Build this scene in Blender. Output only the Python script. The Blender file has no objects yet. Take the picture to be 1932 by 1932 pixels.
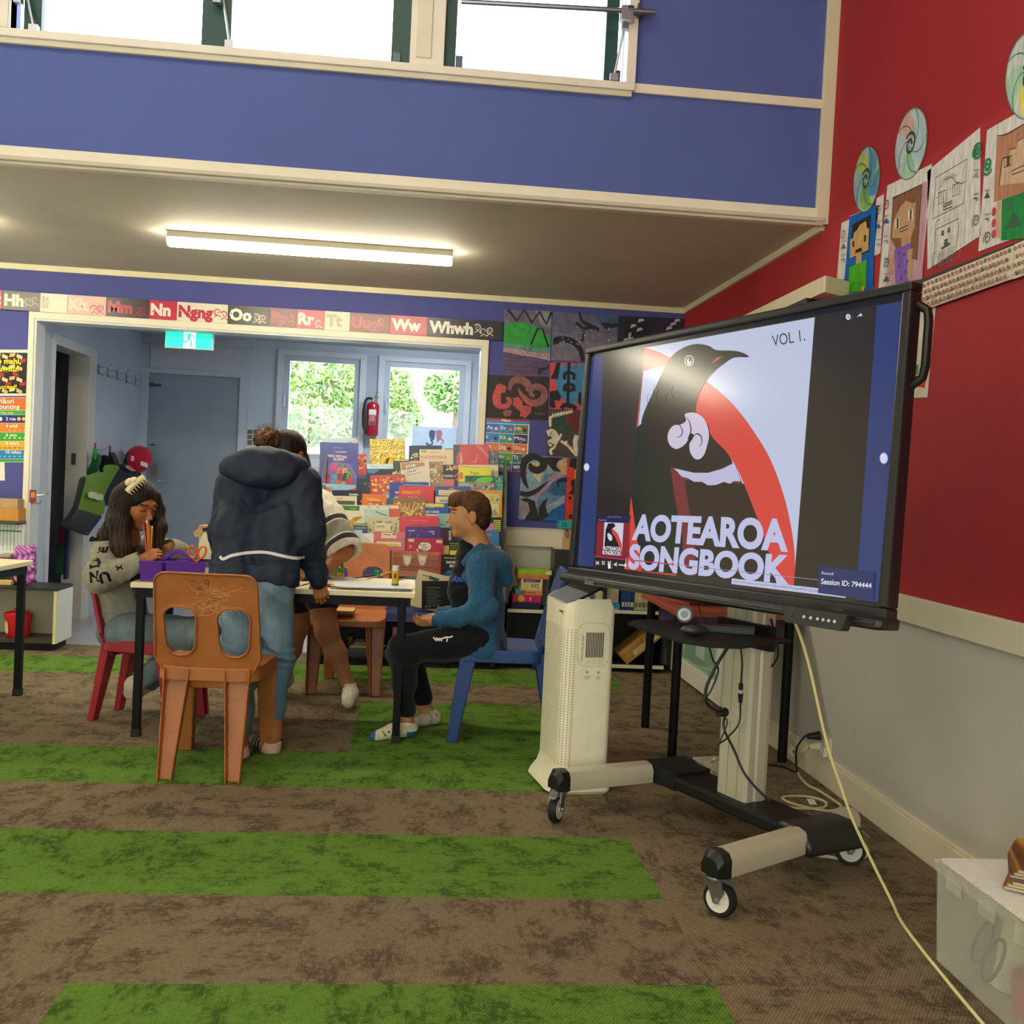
import bpy, math, random
import numpy as np
from math import sin, cos, pi, radians
from mathutils import Vector, Matrix, Euler
from mathutils.bvhtree import BVHTree

SC = bpy.context.scene
COL = SC.collection
random.seed(7)
# ---------------------------------------------------------------- camera
CAM_H, FPX = 1.2, 1930.0
YAW, PITCH, ROLL = .0952, -.0297, .0498
_f = np.array([sin(YAW)*cos(PITCH), cos(YAW)*cos(PITCH), sin(PITCH)])
_r0 = np.array([cos(YAW), -sin(YAW), 0.]); _u0 = np.cross(_r0, _f)
_r = cos(ROLL)*_r0 + sin(ROLL)*_u0
_u = -sin(ROLL)*_r0 + cos(ROLL)*_u0
cam_data = bpy.data.cameras.new('camera')
cam_data.sensor_width = 36.0
cam_data.lens = FPX/1932*36
cam_data.clip_start, cam_data.clip_end = .05, 200
cam = bpy.data.objects.new('camera', cam_data)
COL.objects.link(cam)
cam.matrix_world = Matrix(((_r[0], _u[0], -_f[0], 0), (_r[1], _u[1], -_f[1], 0), (_r[2], _u[2], -_f[2], CAM_H), (0, 0, 0, 1)))
SC.camera = cam
# ---------------------------------------------------------------- world, lights, exposure
SC.view_settings.view_transform = 'Standard'
SC.view_settings.look = 'None'
SC.view_settings.gamma = 1
SC.view_settings.use_curve_mapping = False
SC.view_settings.exposure = 0.0
SC.cycles.use_denoising = True
SC.cycles.max_bounces = 8
SC.cycles.diffuse_bounces = 4
SC.cycles.glossy_bounces = 4
SC.cycles.transparent_max_bounces = 12
SC.cycles.caustics_reflective = False
SC.cycles.caustics_refractive = False
SC.cycles.sample_clamp_indirect = 6
world = bpy.data.worlds.new('overcast_sky')
SC.world = world
world.use_nodes = True
_bg = world.node_tree.nodes['Background']
_bg.inputs[0].default_value = (.90, .96, 1.0, 1)
_bg.inputs[1].default_value = 9.0


def area(name, loc, rot, sx, sy, power, color, portal=False):
    l = bpy.data.lights.new(name, 'AREA')
    l.shape = 'RECTANGLE'; l.size, l.size_y = sx, sy
    l.energy = power; l.color = color
    if portal:
        l.cycles.is_portal = True
    o = bpy.data.objects.new(name, l); COL.objects.link(o)
    o.location = loc; o.rotation_euler = rot
    return o

WARM = (1.0, .91, .70)
# daylight portals in the clerestory, in the added window behind the viewer and in the porch windows
area('sky_portal', (-.45, 4.62, 3.55), (radians(-90), 0, 0), 2.9, 1.2, 1, (1, 1, 1), True)
area('sky_portal', (-1.2, -3.52, 1.9), (radians(90), 0, 0), 4.6, 1.5, 1, (1, 1, 1), True)
area('sky_portal', (-.4, 9.55, 1.75), (radians(-90), 0, 0), 2.0, 1.3, 1, (1, 1, 1), True)
LAMP_W = 62.0     # strength of a batten diffuser


# ---------------------------------------------------------------- helpers
def ray(px, py):
    q = np.array([(px-966)/FPX, -(py-966)/FPX, 1.0])
    return q[0]*_r + q[1]*_u + q[2]*_f

def at(px, py, axis, val):
    """point of the place seen at photo pixel (px, py) that lies on the plane coordinate[axis] = val"""
    d = ray(px, py); o = (0, 0, CAM_H)[axis]
    t = (val-o)/d[axis]
    return Vector((t*d[0], t*d[1], CAM_H+t*d[2]))

def Y(px, py, y): return at(px, py, 1, y)
def Z(px, py, z=0.0): return at(px, py, 2, z)
def X(px, py, x): return at(px, py, 0, x)

def lin(c): return c/12.92 if c <= .04045 else ((c+.055)/1.055)**2.4
_cc = {}
def C(h):
    if not isinstance(h, str): return tuple(h)
    if h not in _cc:
        s = h.lstrip('#'); _cc[h] = tuple(lin(int(s[i:i+2], 16)/255) for i in (0, 2, 4))
    return _cc[h]


# ---------------------------------------------------------------- materials
MATS = {}
def nodes_of(m):
    m.use_nodes = True
    nt = m.node_tree
    return nt, nt.nodes, nt.links, nt.nodes['Principled BSDF']

def paint(name, rough=.6, metal=0., spec=.5, mottle=.06, scale=30., bump=0., bscale=200., coat=0., stretch=(1, 1, 1), trans=0., alpha=1., sheen=0., emit=0., sss=0.):
    """procedural surface whose base colour comes from the mesh colours, with a little mottling and relief"""
    if name in MATS: return MATS[name]
    m = bpy.data.materials.new(name); MATS[name] = m
    nt, N, L, b = nodes_of(m)
    a = N.new('ShaderNodeVertexColor'); a.layer_name = 'Col'
    tc = N.new('ShaderNodeTexCoord'); mp = N.new('ShaderNodeMapping'); mp.inputs['Scale'].default_value = stretch
    L.new(tc.outputs['Object'], mp.inputs[0])
    nz = N.new('ShaderNodeTexNoise'); nz.inputs['Scale'].default_value = scale; nz.inputs['Detail'].default_value = 4
    L.new(mp.outputs[0], nz.inputs['Vector'])
    mr = N.new('ShaderNodeMapRange'); mr.inputs[1].default_value = .3; mr.inputs[2].default_value = .7
    mr.inputs[3].default_value = 1-mottle*1.5; mr.inputs[4].default_value = 1+mottle
    L.new(nz.outputs[0], mr.inputs[0])
    mx = N.new('ShaderNodeVectorMath'); mx.operation = 'SCALE'
    L.new(a.outputs[0], mx.inputs[0]); L.new(mr.outputs[0], mx.inputs['Scale'])
    L.new(mx.outputs[0], b.inputs['Base Color'])
    b.inputs['Roughness'].default_value = rough; b.inputs['Metallic'].default_value = metal
    b.inputs['Specular IOR Level'].default_value = spec
    if coat: b.inputs['Coat Weight'].default_value = coat; b.inputs['Coat Roughness'].default_value = .08
    if trans: b.inputs['Transmission Weight'].default_value = trans
    if alpha < 1: b.inputs['Alpha'].default_value = alpha
    if sheen: b.inputs['Sheen Weight'].default_value = sheen
    if sss:
        b.inputs['Subsurface Weight'].default_value = sss; b.inputs['Subsurface Radius'].default_value = (.012, .004, .002)
        b.inputs['Subsurface Scale'].default_value = 1.0
    if emit:
        L.new(mx.outputs[0], b.inputs['Emission Color']); b.inputs['Emission Strength'].default_value = emit
    if bump:
        n2 = N.new('ShaderNodeTexNoise'); n2.inputs['Scale'].default_value = bscale; n2.inputs['Detail'].default_value = 3
        L.new(mp.outputs[0], n2.inputs['Vector'])
        bp = N.new('ShaderNodeBump'); bp.inputs['Strength'].default_value = bump; bp.inputs['Distance'].default_value = .004
        L.new(n2.outputs[0], bp.inputs['Height']); L.new(bp.outputs[0], b.inputs['Normal'])
    return m

M_WALL = paint('painted_board', .75, mottle=.03, scale=3, bump=.12, bscale=350)
M_TRIM = paint('enamel_trim', .45, mottle=.03, scale=8)
M_PAPER = paint('paper', .8, mottle=.03, scale=40, spec=.2)
M_CRAYON = paint('crayon_paper', .85, mottle=.14, scale=60, stretch=(1, 1, .25), spec=.15)
M_ACRYLIC = paint('painted_art', .55, mottle=.20, scale=22, bump=.15, bscale=60)
M_GLOSSP = paint('laminated_print', .28, mottle=.02, scale=20)
M_PLASTIC = paint('plastic', .38, mottle=.03, scale=20)
M_WORN = paint('scuffed_plastic', .48, mottle=.10, scale=9, bump=.10, bscale=90)
M_GLOSS = paint('gloss_plastic', .15, mottle=.02, scale=20)
M_DARK = paint('matte_black_metal', .5, mottle=.03, scale=20, spec=.2)
M_STEEL = paint('brushed_steel', .32, metal=.9, mottle=.05, scale=12)
M_ALU = paint('satin_aluminium', .42, metal=.35, mottle=.03, scale=9)
M_LAM = paint('melamine', .42, mottle=.03, scale=6)
M_WOOD = paint('varnished_wood', .5, mottle=.16, scale=14, stretch=(1, 1, 8))
M_CARD = paint('cardboard', .85, mottle=.08, scale=16)
M_CLOTH = paint('woven_cloth', .92, mottle=.10, scale=45, bump=.35, bscale=420, spec=.15, sheen=.15)
M_SHELL = paint('rain_jacket_cloth', .62, mottle=.06, scale=14, bump=.10, bscale=60, spec=.3)
M_DENIM = paint('denim', .9, mottle=.13, scale=28, bump=.4, bscale=500, stretch=(1, 1, .35), spec=.1)
M_KNIT = paint('knit', .95, mottle=.10, scale=90, bump=.6, bscale=330, spec=.1)
M_SKIN = paint('skin', .52, mottle=.045, scale=22, bump=.05, bscale=300, spec=.35, sss=.12)
M_HAIR = paint('hair', .55, mottle=.30, scale=70, bump=.6, bscale=130, stretch=(1, 1, .10), spec=.22)
M_RUBBER = paint('rubber', .6, mottle=.03)
M_FOIL = paint('gold_foil', .26, metal=1., mottle=.2, scale=30, bump=1., bscale=70)
M_LEAF = paint('leaves', .6, mottle=.25, scale=8)
M_CABLE = paint('cable_sheath', .45, mottle=.02)
M_SCREEN = paint('lit_screen', .16, mottle=0, emit=.80, spec=.5)
for _l in list(M_SCREEN.node_tree.links):
    if _l.to_socket.name == 'Base Color': M_SCREEN.node_tree.links.remove(_l)
M_SCREEN.node_tree.nodes['Principled BSDF'].inputs['Base Color'].default_value = (.012, .012, .013, 1)
M_FROST = paint('frosted_plastic', .4, mottle=.02, scale=10, alpha=.27)

def glass(name, rough=0., tint=(1, 1, 1)):
    """thin clear pane: mostly transparent with a faint reflection"""
    m = bpy.data.materials.new(name); m.use_nodes = True
    nt = m.node_tree; N = nt.nodes; L = nt.links; N.remove(N['Principled BSDF'])
    t = N.new('ShaderNodeBsdfTransparent'); t.inputs[0].default_value = (*tint, 1)
    g = N.new('ShaderNodeBsdfGlossy'); g.inputs['Roughness'].default_value = rough
    fr = N.new('ShaderNodeFresnel'); fr.inputs[0].default_value = 1.45
    mx = N.new('ShaderNodeMixShader')
    L.new(fr.outputs[0], mx.inputs[0]); L.new(t.outputs[0], mx.inputs[1]); L.new(g.outputs[0], mx.inputs[2])
    L.new(mx.outputs[0], N['Material Output'].inputs[0])
    return m
M_GLASS = glass('window_glass', 0., (.97, 1., .98))

def emissive(name, color, strength):
    m = bpy.data.materials.new(name)
    nt, N, L, b = nodes_of(m)
    b.inputs['Base Color'].default_value = (.8, .8, .8, 1)
    b.inputs['Emission Color'].default_value = (*color, 1); b.inputs['Emission Strength'].default_value = strength
    return m


# ---------------------------------------------------------------- mesh building
def rotz(a): return Matrix.Rotation(a, 4, 'Z')
_text_cache = {}
def text_geo(s, bold=0., res=2):
    """flat glyph triangles of a string at size 1: (verts 2d, faces, width)"""
    k = (s, bold, res)
    if k not in _text_cache:
        cu = bpy.data.curves.new('lettering', 'FONT'); cu.body = s; cu.resolution_u = res; cu.offset = bold
        ob = bpy.data.objects.new('lettering', cu)
        me = bpy.data.meshes.new_from_object(ob)
        vs = [(v.co.x, v.co.y) for v in me.vertices]; fs = [tuple(p.vertices) for p in me.polygons]
        bpy.data.objects.remove(ob); bpy.data.curves.remove(cu); bpy.data.meshes.remove(me)
        xs = [v[0] for v in vs] or [0, 1]; ys = [v[1] for v in vs] or [0, 1]
        _text_cache[k] = (vs, fs, min(xs), max(xs), min(ys), max(ys))
    return _text_cache[k]

class MB:
    def __init__(self, M=None):
        self.v = []; self.f = []; self.c = []; self.mi = []; self.M = M or Matrix(); self.sm = []; self.nb = 0
    def add(self, vs, fs, col, mi=0, smooth=False, M=None):
        o = len(self.v); T = self.M if M is None else self.M @ M
        self.v += [T @ Vector(p) for p in vs]
        col = C(col)
        for f in fs:
            self.f.append(tuple(i+o for i in f)); self.c.append(col); self.mi.append(mi); self.sm.append(smooth)
        return self
    def box(self, lo, hi, col, mi=0, M=None):
        x0, y0, z0 = lo; x1, y1, z1 = hi; self.nb += 1; e = (self.nb % 9)*.00009
        x0 -= e; y0 -= e; z0 -= e*.3; x1 += e; y1 += e; z1 += e
        vs = [(x0, y0, z0), (x1, y0, z0), (x1, y1, z0), (x0, y1, z0), (x0, y0, z1), (x1, y0, z1), (x1, y1, z1), (x0, y1, z1)]
        return self.add(vs, [(0, 3, 2, 1), (4, 5, 6, 7), (0, 1, 5, 4), (1, 2, 6, 5), (2, 3, 7, 6), (3, 0, 4, 7)], col, mi, False, M)
    def cbox(self, c, s, col, mi=0, M=None):
        return self.box([c[i]-s[i]/2 for i in range(3)], [c[i]+s[i]/2 for i in range(3)], col, mi, M)
    def poly(self, pts, col, mi=0):
        return self.add(pts, [tuple(range(len(pts)))], col, mi)
    def prism(self, pts2, h0, h1, col, mi=0, M=None, smooth=False):
        """2d outline (x, y) extruded along z from h0 to h1"""
        n = len(pts2)
        ar = sum(pts2[i][0]*pts2[(i+1) % n][1]-pts2[(i+1) % n][0]*pts2[i][1] for i in range(n))
        if ar < 0: pts2 = pts2[::-1]
        vs = [(x, y, h0) for x, y in pts2]+[(x, y, h1) for x, y in pts2]
        self.add(vs, [tuple(range(n))[::-1], tuple(range(n, 2*n))], col, mi, False, M)
        return self.add(vs, [(i, (i+1) % n, n+(i+1) % n, n+i) for i in range(n)], col, mi, smooth, M)
    def tube(self, pts, r, col, seg=8, mi=0, caps=True, closed=False):
        pts = [Vector(p) for p in pts]; n = len(pts)
        rs = r if isinstance(r, (list, tuple)) else [r]*n
        vs = []; prev = None
        for i, p in enumerate(pts):
            t = (pts[(i+1) % n]-pts[i-1]) if closed else (pts[min(i+1, n-1)]-pts[max(i-1, 0)])
            t.normalize()
            if prev is None:
                a = Vector((0, 0, 1)) if abs(t.z) < .9 else Vector((1, 0, 0))
                u = t.cross(a).normalized()
            else:
                u = (prev-t*prev.dot(t)).normalized()
            prev = u; w = t.cross(u)
            vs += [p+(u*cos(2*pi*k/seg)+w*sin(2*pi*k/seg))*rs[i] for k in range(seg)]
        fs = []
        for i in range(n if closed else n-1):
            a = i*seg; b = ((i+1) % n)*seg
            fs += [(a+k, a+(k+1) % seg, b+(k+1) % seg, b+k) for k in range(seg)]
        if caps and not closed: fs += [tuple(range(seg))[::-1], tuple(range((n-1)*seg, n*seg))]
        return self.add(vs, fs, col, mi, True)
    def lathe(self, prof, col, seg=24, mi=0, M=None, smooth=True):
        """profile [(r, z)] spun about z"""
        vs = []
        for r, z in prof: vs += [(r*cos(2*pi*k/seg), r*sin(2*pi*k/seg), z) for k in range(seg)]
        fs = []
        for i in range(len(prof)-1):
            a, b = i*seg, (i+1)*seg
            fs += [(a+k, a+(k+1) % seg, b+(k+1) % seg, b+k) for k in range(seg)]
        if prof[0][0] > 1e-6: fs.append(tuple(range(seg))[::-1])
        if prof[-1][0] > 1e-6: fs.append(tuple(range((len(prof)-1)*seg, len(prof)*seg)))
        return self.add(vs, fs, col, mi, smooth, M)
    def loft(self, rings, col, mi=0, cap=True, smooth=True, M=None):
        n = len(rings[0]); vs = [p for r in rings for p in r]; fs = []
        for i in range(len(rings)-1):
            fs += [(i*n+k, i*n+(k+1) % n, (i+1)*n+(k+1) % n, (i+1)*n+k) for k in range(n)]
        if cap: fs += [tuple(range(n))[::-1], tuple(range((len(rings)-1)*n, len(rings)*n))]
        return self.add(vs, fs, col, mi, smooth, M)
    def ball(self, c, r, col, seg=12, mi=0, M=None):
        r = r if isinstance(r, (tuple, list)) else (r, r, r); rings = seg//2+1; vs = []; fs = []
        for i in range(rings+1):
            a = pi*i/rings
            vs += [(c[0]+r[0]*sin(a)*cos(2*pi*k/seg), c[1]+r[1]*sin(a)*sin(2*pi*k/seg), c[2]+r[2]*cos(a)) for k in range(seg)]
        for i in range(rings):
            fs += [(i*seg+k, (i+1)*seg+k, (i+1)*seg+(k+1) % seg, i*seg+(k+1) % seg) for k in range(seg)]
        return self.add(vs, fs, col, mi, True, M)
    def build(self, name, mat, parent=None, bevel=0., sharp=35, subsurf=0, solid=0., local=False, bseg=2):
        me = bpy.data.meshes.new(name)
        T = Matrix()
        org = Vector((0, 0, 0))
        if parent is not None:
            if not local: T = wm(parent).inverted()
        elif not local and self.v:
            xs = [p.x for p in self.v]; ys = [p.y for p in self.v]; zs = [p.z for p in self.v]
            org = Vector(((min(xs)+max(xs))/2, (min(ys)+max(ys))/2, min(zs))); T = Matrix.Translation(-org)
        me.from_pydata([T @ p for p in self.v], [], self.f)
        for m in (mat if isinstance(mat, (list, tuple)) else [mat]): me.materials.append(m)
        me.polygons.foreach_set('material_index', self.mi)
        me.polygons.foreach_set('use_smooth', self.sm)
        ca = me.color_attributes.new('Col', 'FLOAT_COLOR', 'CORNER')
        cnt = np.array([len(f) for f in self.f]); cc = np.ones((len(self.f), 4), np.float32); cc[:, :3] = np.array(self.c)
        ca.data.foreach_set('color', np.repeat(cc, cnt, axis=0).ravel())
        me.validate(); me.update()
        if any(self.sm): me.set_sharp_from_angle(angle=radians(sharp))
        o = bpy.data.objects.new(name, me); COL.objects.link(o)
        if parent is not None: o.parent = parent
        else: o.location = org
        if solid:
            md = o.modifiers.new('solid', 'SOLIDIFY'); md.thickness = solid; md.offset = 0
        if bevel:
            md = o.modifiers.new('bevel', 'BEVEL'); md.width = bevel; md.segments = bseg; md.limit_method = 'ANGLE'; md.angle_limit = radians(40)
            md.harden_normals = False
        if subsurf:
            md = o.modifiers.new('sub', 'SUBSURF'); md.levels = subsurf; md.render_levels = subsurf
        return o

def wm(o):
    m = o.matrix_basis.copy()
    return m if o.parent is None else wm(o.parent) @ m

def tag(o, label, cat, group=None):
    o['label'] = label; o['category'] = cat
    if group: o['group'] = group
    return o

def thing(name, label, cat, loc, rz=0., group=None):
    o = bpy.data.objects.new(name, None); COL.objects.link(o); o.empty_display_size = .05
    o.location = loc; o.rotation_euler = (0, 0, rz)
    return tag(o, label, cat, group)

def struct(name, mb, mat, parent=None, **k):
    o = mb.build(name, mat, parent, **k)
    if parent is None: o['kind'] = 'structure'
    return o

def catmull(pts, n, closed):
    out = []; N_ = len(pts); A = [np.array(p, float) for p in pts]
    for i in range(N_ if closed else N_-1):
        p0 = A[i-1] if (closed or i > 0) else A[i]; p1 = A[i]; p2 = A[(i+1) % N_]; p3 = A[(i+2) % N_] if (closed or i+2 < N_) else p2
        for k in range(n):
            t = k/n; out.append(tuple(.5*(2*p1+(p2-p0)*t+(2*p0-5*p1+4*p2-p3)*t*t+(3*p1-p0-3*p2+p3)*t**3)))
    if not closed: out.append(tuple(A[-1]))
    return out

# ---- flat drawings: shapes in the plane of a sheet, each layer lifted a hair above the one below
class Sheet:
    """a sheet of paper/card with origin O, unit axes U (right), V (up), normal N (towards the viewer)"""
    def __init__(self, O, U, V, N, mb=None, lift=.0004):
        self.O, self.U, self.V, self.N = Vector(O), Vector(U).normalized(), Vector(V).normalized(), Vector(N).normalized()
        self.mb = mb or MB(); self.k = 0; self.j = 0; self.lift = lift; self.mi = 0; self.curvy = False
    def p(self, u, v, k=None): return self.O+self.U*u+self.V*v+self.N*(self.lift*(self.k+self.j*.12 if k is None else k))
    def up(self): self.k += 1+self.j*.12; self.j = 0; return self
    def base(self, w, h, col, t=.0015, u0=0, v0=0):
        a = [self.O+self.U*(u0+x*w)+self.V*(v0+y*h) for x, y in ((0, 0), (1, 0), (1, 1), (0, 1))]
        b = [q-self.N*t for q in a]
        self.mb.add(b+a, [(4, 5, 6, 7), (3, 2, 1, 0), (0, 1, 5, 4), (1, 2, 6, 5), (2, 3, 7, 6), (3, 0, 4, 7)], col, self.mi)
        self.k = 1; return self
    def poly(self, pts, col, smooth=False):
        if smooth: pts = catmull(pts, 5, True)
        self.j += 1; self.mb.poly([self.p(*q) for q in pts], col, self.mi); return self
    def rect(self, u0, v0, u1, v1, col): return self.poly([(u0, v0), (u1, v0), (u1, v1), (u0, v1)], col)
    def ell(self, u, v, a, b, col, n=20, rot=0., t0=0., t1=2*pi):
        pts = []
        m = n if t1-t0 > 6.2 else n+1
        for i in range(m):
            t = t0+(t1-t0)*i/n; x, y = a*cos(t), b*sin(t)
            pts.append((u+x*cos(rot)-y*sin(rot), v+x*sin(rot)+y*cos(rot)))
        return self.poly(pts, col)
    def line(self, pts, w, col, closed=False):
        """polyline of width w (or list of widths)"""
        ws = list(w) if isinstance(w, (list, tuple)) else [w]*len(pts)
        if self.curvy and len(pts) > 2 and not closed:
            q = catmull([(a[0], a[1], b) for a, b in zip(pts, ws)], 6, False); pts = [a[:2] for a in q]; ws = [max(a[2], .0005) for a in q]
        n = len(pts); L, R = [], []; self.j += 1
        for i in range(n):
            a = pts[(i-1) % n] if (closed or i > 0) else pts[i]; b = pts[(i+1) % n] if (closed or i < n-1) else pts[i]
            dx, dy = b[0]-a[0], b[1]-a[1]; l = math.hypot(dx, dy) or 1
            nx, ny = -dy/l*ws[i]/2, dx/l*ws[i]/2
            L.append((pts[i][0]+nx, pts[i][1]+ny)); R.append((pts[i][0]-nx, pts[i][1]-ny))
        vs = [self.p(*q) for q in R]+[self.p(*q) for q in L]
        fs = [(i, (i+1) % n, n+(i+1) % n, n+i) for i in range(n if closed else n-1)]
        self.mb.add(vs, fs, col, self.mi); return self
    def spiral(self, u, v, r0, r1, t0, t1, w, col, n=26):
        pts = [(u+(r0+(r1-r0)*i/n)*cos(t0+(t1-t0)*i/n), v+(r0+(r1-r0)*i/n)*sin(t0+(t1-t0)*i/n)) for i in range(n+1)]
        ws = w if not isinstance(w, tuple) else [w[0]+(w[1]-w[0])*i/n for i in range(n+1)]
        return self.line(pts, ws, col)
    def text(self, s, u, v, h, col, w=None, bold=0., align='l', rot=0., vert=False, slant=0.):
        """h: height of a capital letter; w: stretch the run to this width"""
        vs, fs, x0, x1, y0, y1 = text_geo(s, bold)
        sy = h/.72; sx = sy if w is None else w/max(x1-x0, 1e-6)
        self.j += 1; W = (x1-x0)*sx; ox = {'l': 0, 'c': -W/2, 'r': -W}[align]
        pts = []
        for x, y in vs:
            a, b = (x-x0)*sx+ox+slant*y*sy, y*sy
            if vert: a, b = -b, a
            pts.append(self.p(u+a*cos(rot)-b*sin(rot), v+a*sin(rot)+b*cos(rot)))
        self.mb.add(pts, fs, col, self.mi); return self
    def img(self, fn):
        """returns a function mapping photo pixels to (u, v) on this sheet"""
        O, U, V, N = self.O, self.U, self.V, self.N; c = Vector((0, 0, CAM_H)); k = (O-c).dot(N)
        Gi = np.linalg.inv(np.array([[U.dot(U), U.dot(V)], [U.dot(V), V.dot(V)]]))
        def f(px, py):
            d = Vector(ray(px, py)); q = c+d*(k/d.dot(N))-O
            return tuple(Gi @ np.array([q.dot(U), q.dot(V)]))
        return f
    def px(self):
        if not hasattr(self, '_px'): self._px = self.img(None)
        return self._px

def wall_sheet(axis, val, corners, off=.002, mb=None, lift=.0004):
    """sheet on a wall plane from four photo corners (tl, tr, br, bl); axis 1: wall facing -y, axis 0: wall facing -x"""
    tl, tr, br, bl = [at(x, y, axis, val-off) for x, y in corners]
    N = Vector((0, -1, 0)) if axis == 1 else Vector((-1, 0, 0))
    U = ((tr-tl)+(br-bl))/2; w = U.length; V = ((tl-bl)+(tr-br))/2; h = V.length
    U.normalize(); V = (V-U*V.dot(U)).normalized()
    O = (tl+tr+br+bl)/4-U*w/2-V*h/2
    s = Sheet(O, U, V, N, mb, lift); s.w, s.h = w, h
    return s
# ---------------------------------------------------------------- smooth solids: distance functions meshed by surface nets
def _len(x, y, z): return np.sqrt(x*x+y*y+z*z)
def cone(a, b, ra, rb=None):
    a = np.array(a, float); b = np.array(b, float); rb = ra if rb is None else rb; d = b-a; dd = max(float(d @ d), 1e-12)
    def f(x, y, z):
        px, py, pz = x-a[0], y-a[1], z-a[2]
        t = np.clip((px*d[0]+py*d[1]+pz*d[2])/dd, 0, 1)
        return _len(px-t*d[0], py-t*d[1], pz-t*d[2])-(ra+t*(rb-ra))
    m = max(ra, rb); f.lo = np.minimum(a, b)-m; f.hi = np.maximum(a, b)+m; return f
def basis(ax, up=(0, 0, 1)):
    """rows: side, forward(ax), up"""
    f = np.array(ax, float); f /= np.linalg.norm(f); u = np.array(up, float); s = np.cross(f, u); s /= np.linalg.norm(s); u = np.cross(s, f)
    return np.array([s, f, u])
def ell(c, r, B=None):
    c = np.array(c, float); r = np.array(r, float); B = np.eye(3) if B is None else np.array(B, float)
    def f(x, y, z):
        p = [x-c[0], y-c[1], z-c[2]]
        q = [B[i, 0]*p[0]+B[i, 1]*p[1]+B[i, 2]*p[2] for i in range(3)]
        k0 = _len(q[0]/r[0], q[1]/r[1], q[2]/r[2]); k1 = _len(q[0]/r[0]**2, q[1]/r[1]**2, q[2]/r[2]**2)
        return k0*(k0-1)/np.maximum(k1, 1e-6)
    e = np.sqrt(((B*r[:, None])**2).sum(0)); f.lo = c-e; f.hi = c+e; return f
def rbox(c, h, rad=.01, B=None):
    c = np.array(c, float); h = np.array(h, float)-rad; B = np.eye(3) if B is None else np.array(B, float)
    def f(x, y, z):
        p = [x-c[0], y-c[1], z-c[2]]
        q = [np.abs(B[i, 0]*p[0]+B[i, 1]*p[1]+B[i, 2]*p[2])-h[i] for i in range(3)]
        return _len(*[np.maximum(k, 0) for k in q])+np.minimum(np.maximum(q[0], np.maximum(q[1], q[2])), 0)-rad
    e = np.abs(B.T) @ (h+rad); f.lo = c-e; f.hi = c+e; return f
def smin(a, b, k):
    if k <= 0: return np.minimum(a, b)
    h = np.clip(.5+.5*(b-a)/k, 0, 1); return b+(a-b)*h-k*h*(1-h)
def smax(a, b, k): return -smin(-a, -b, k)
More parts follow.
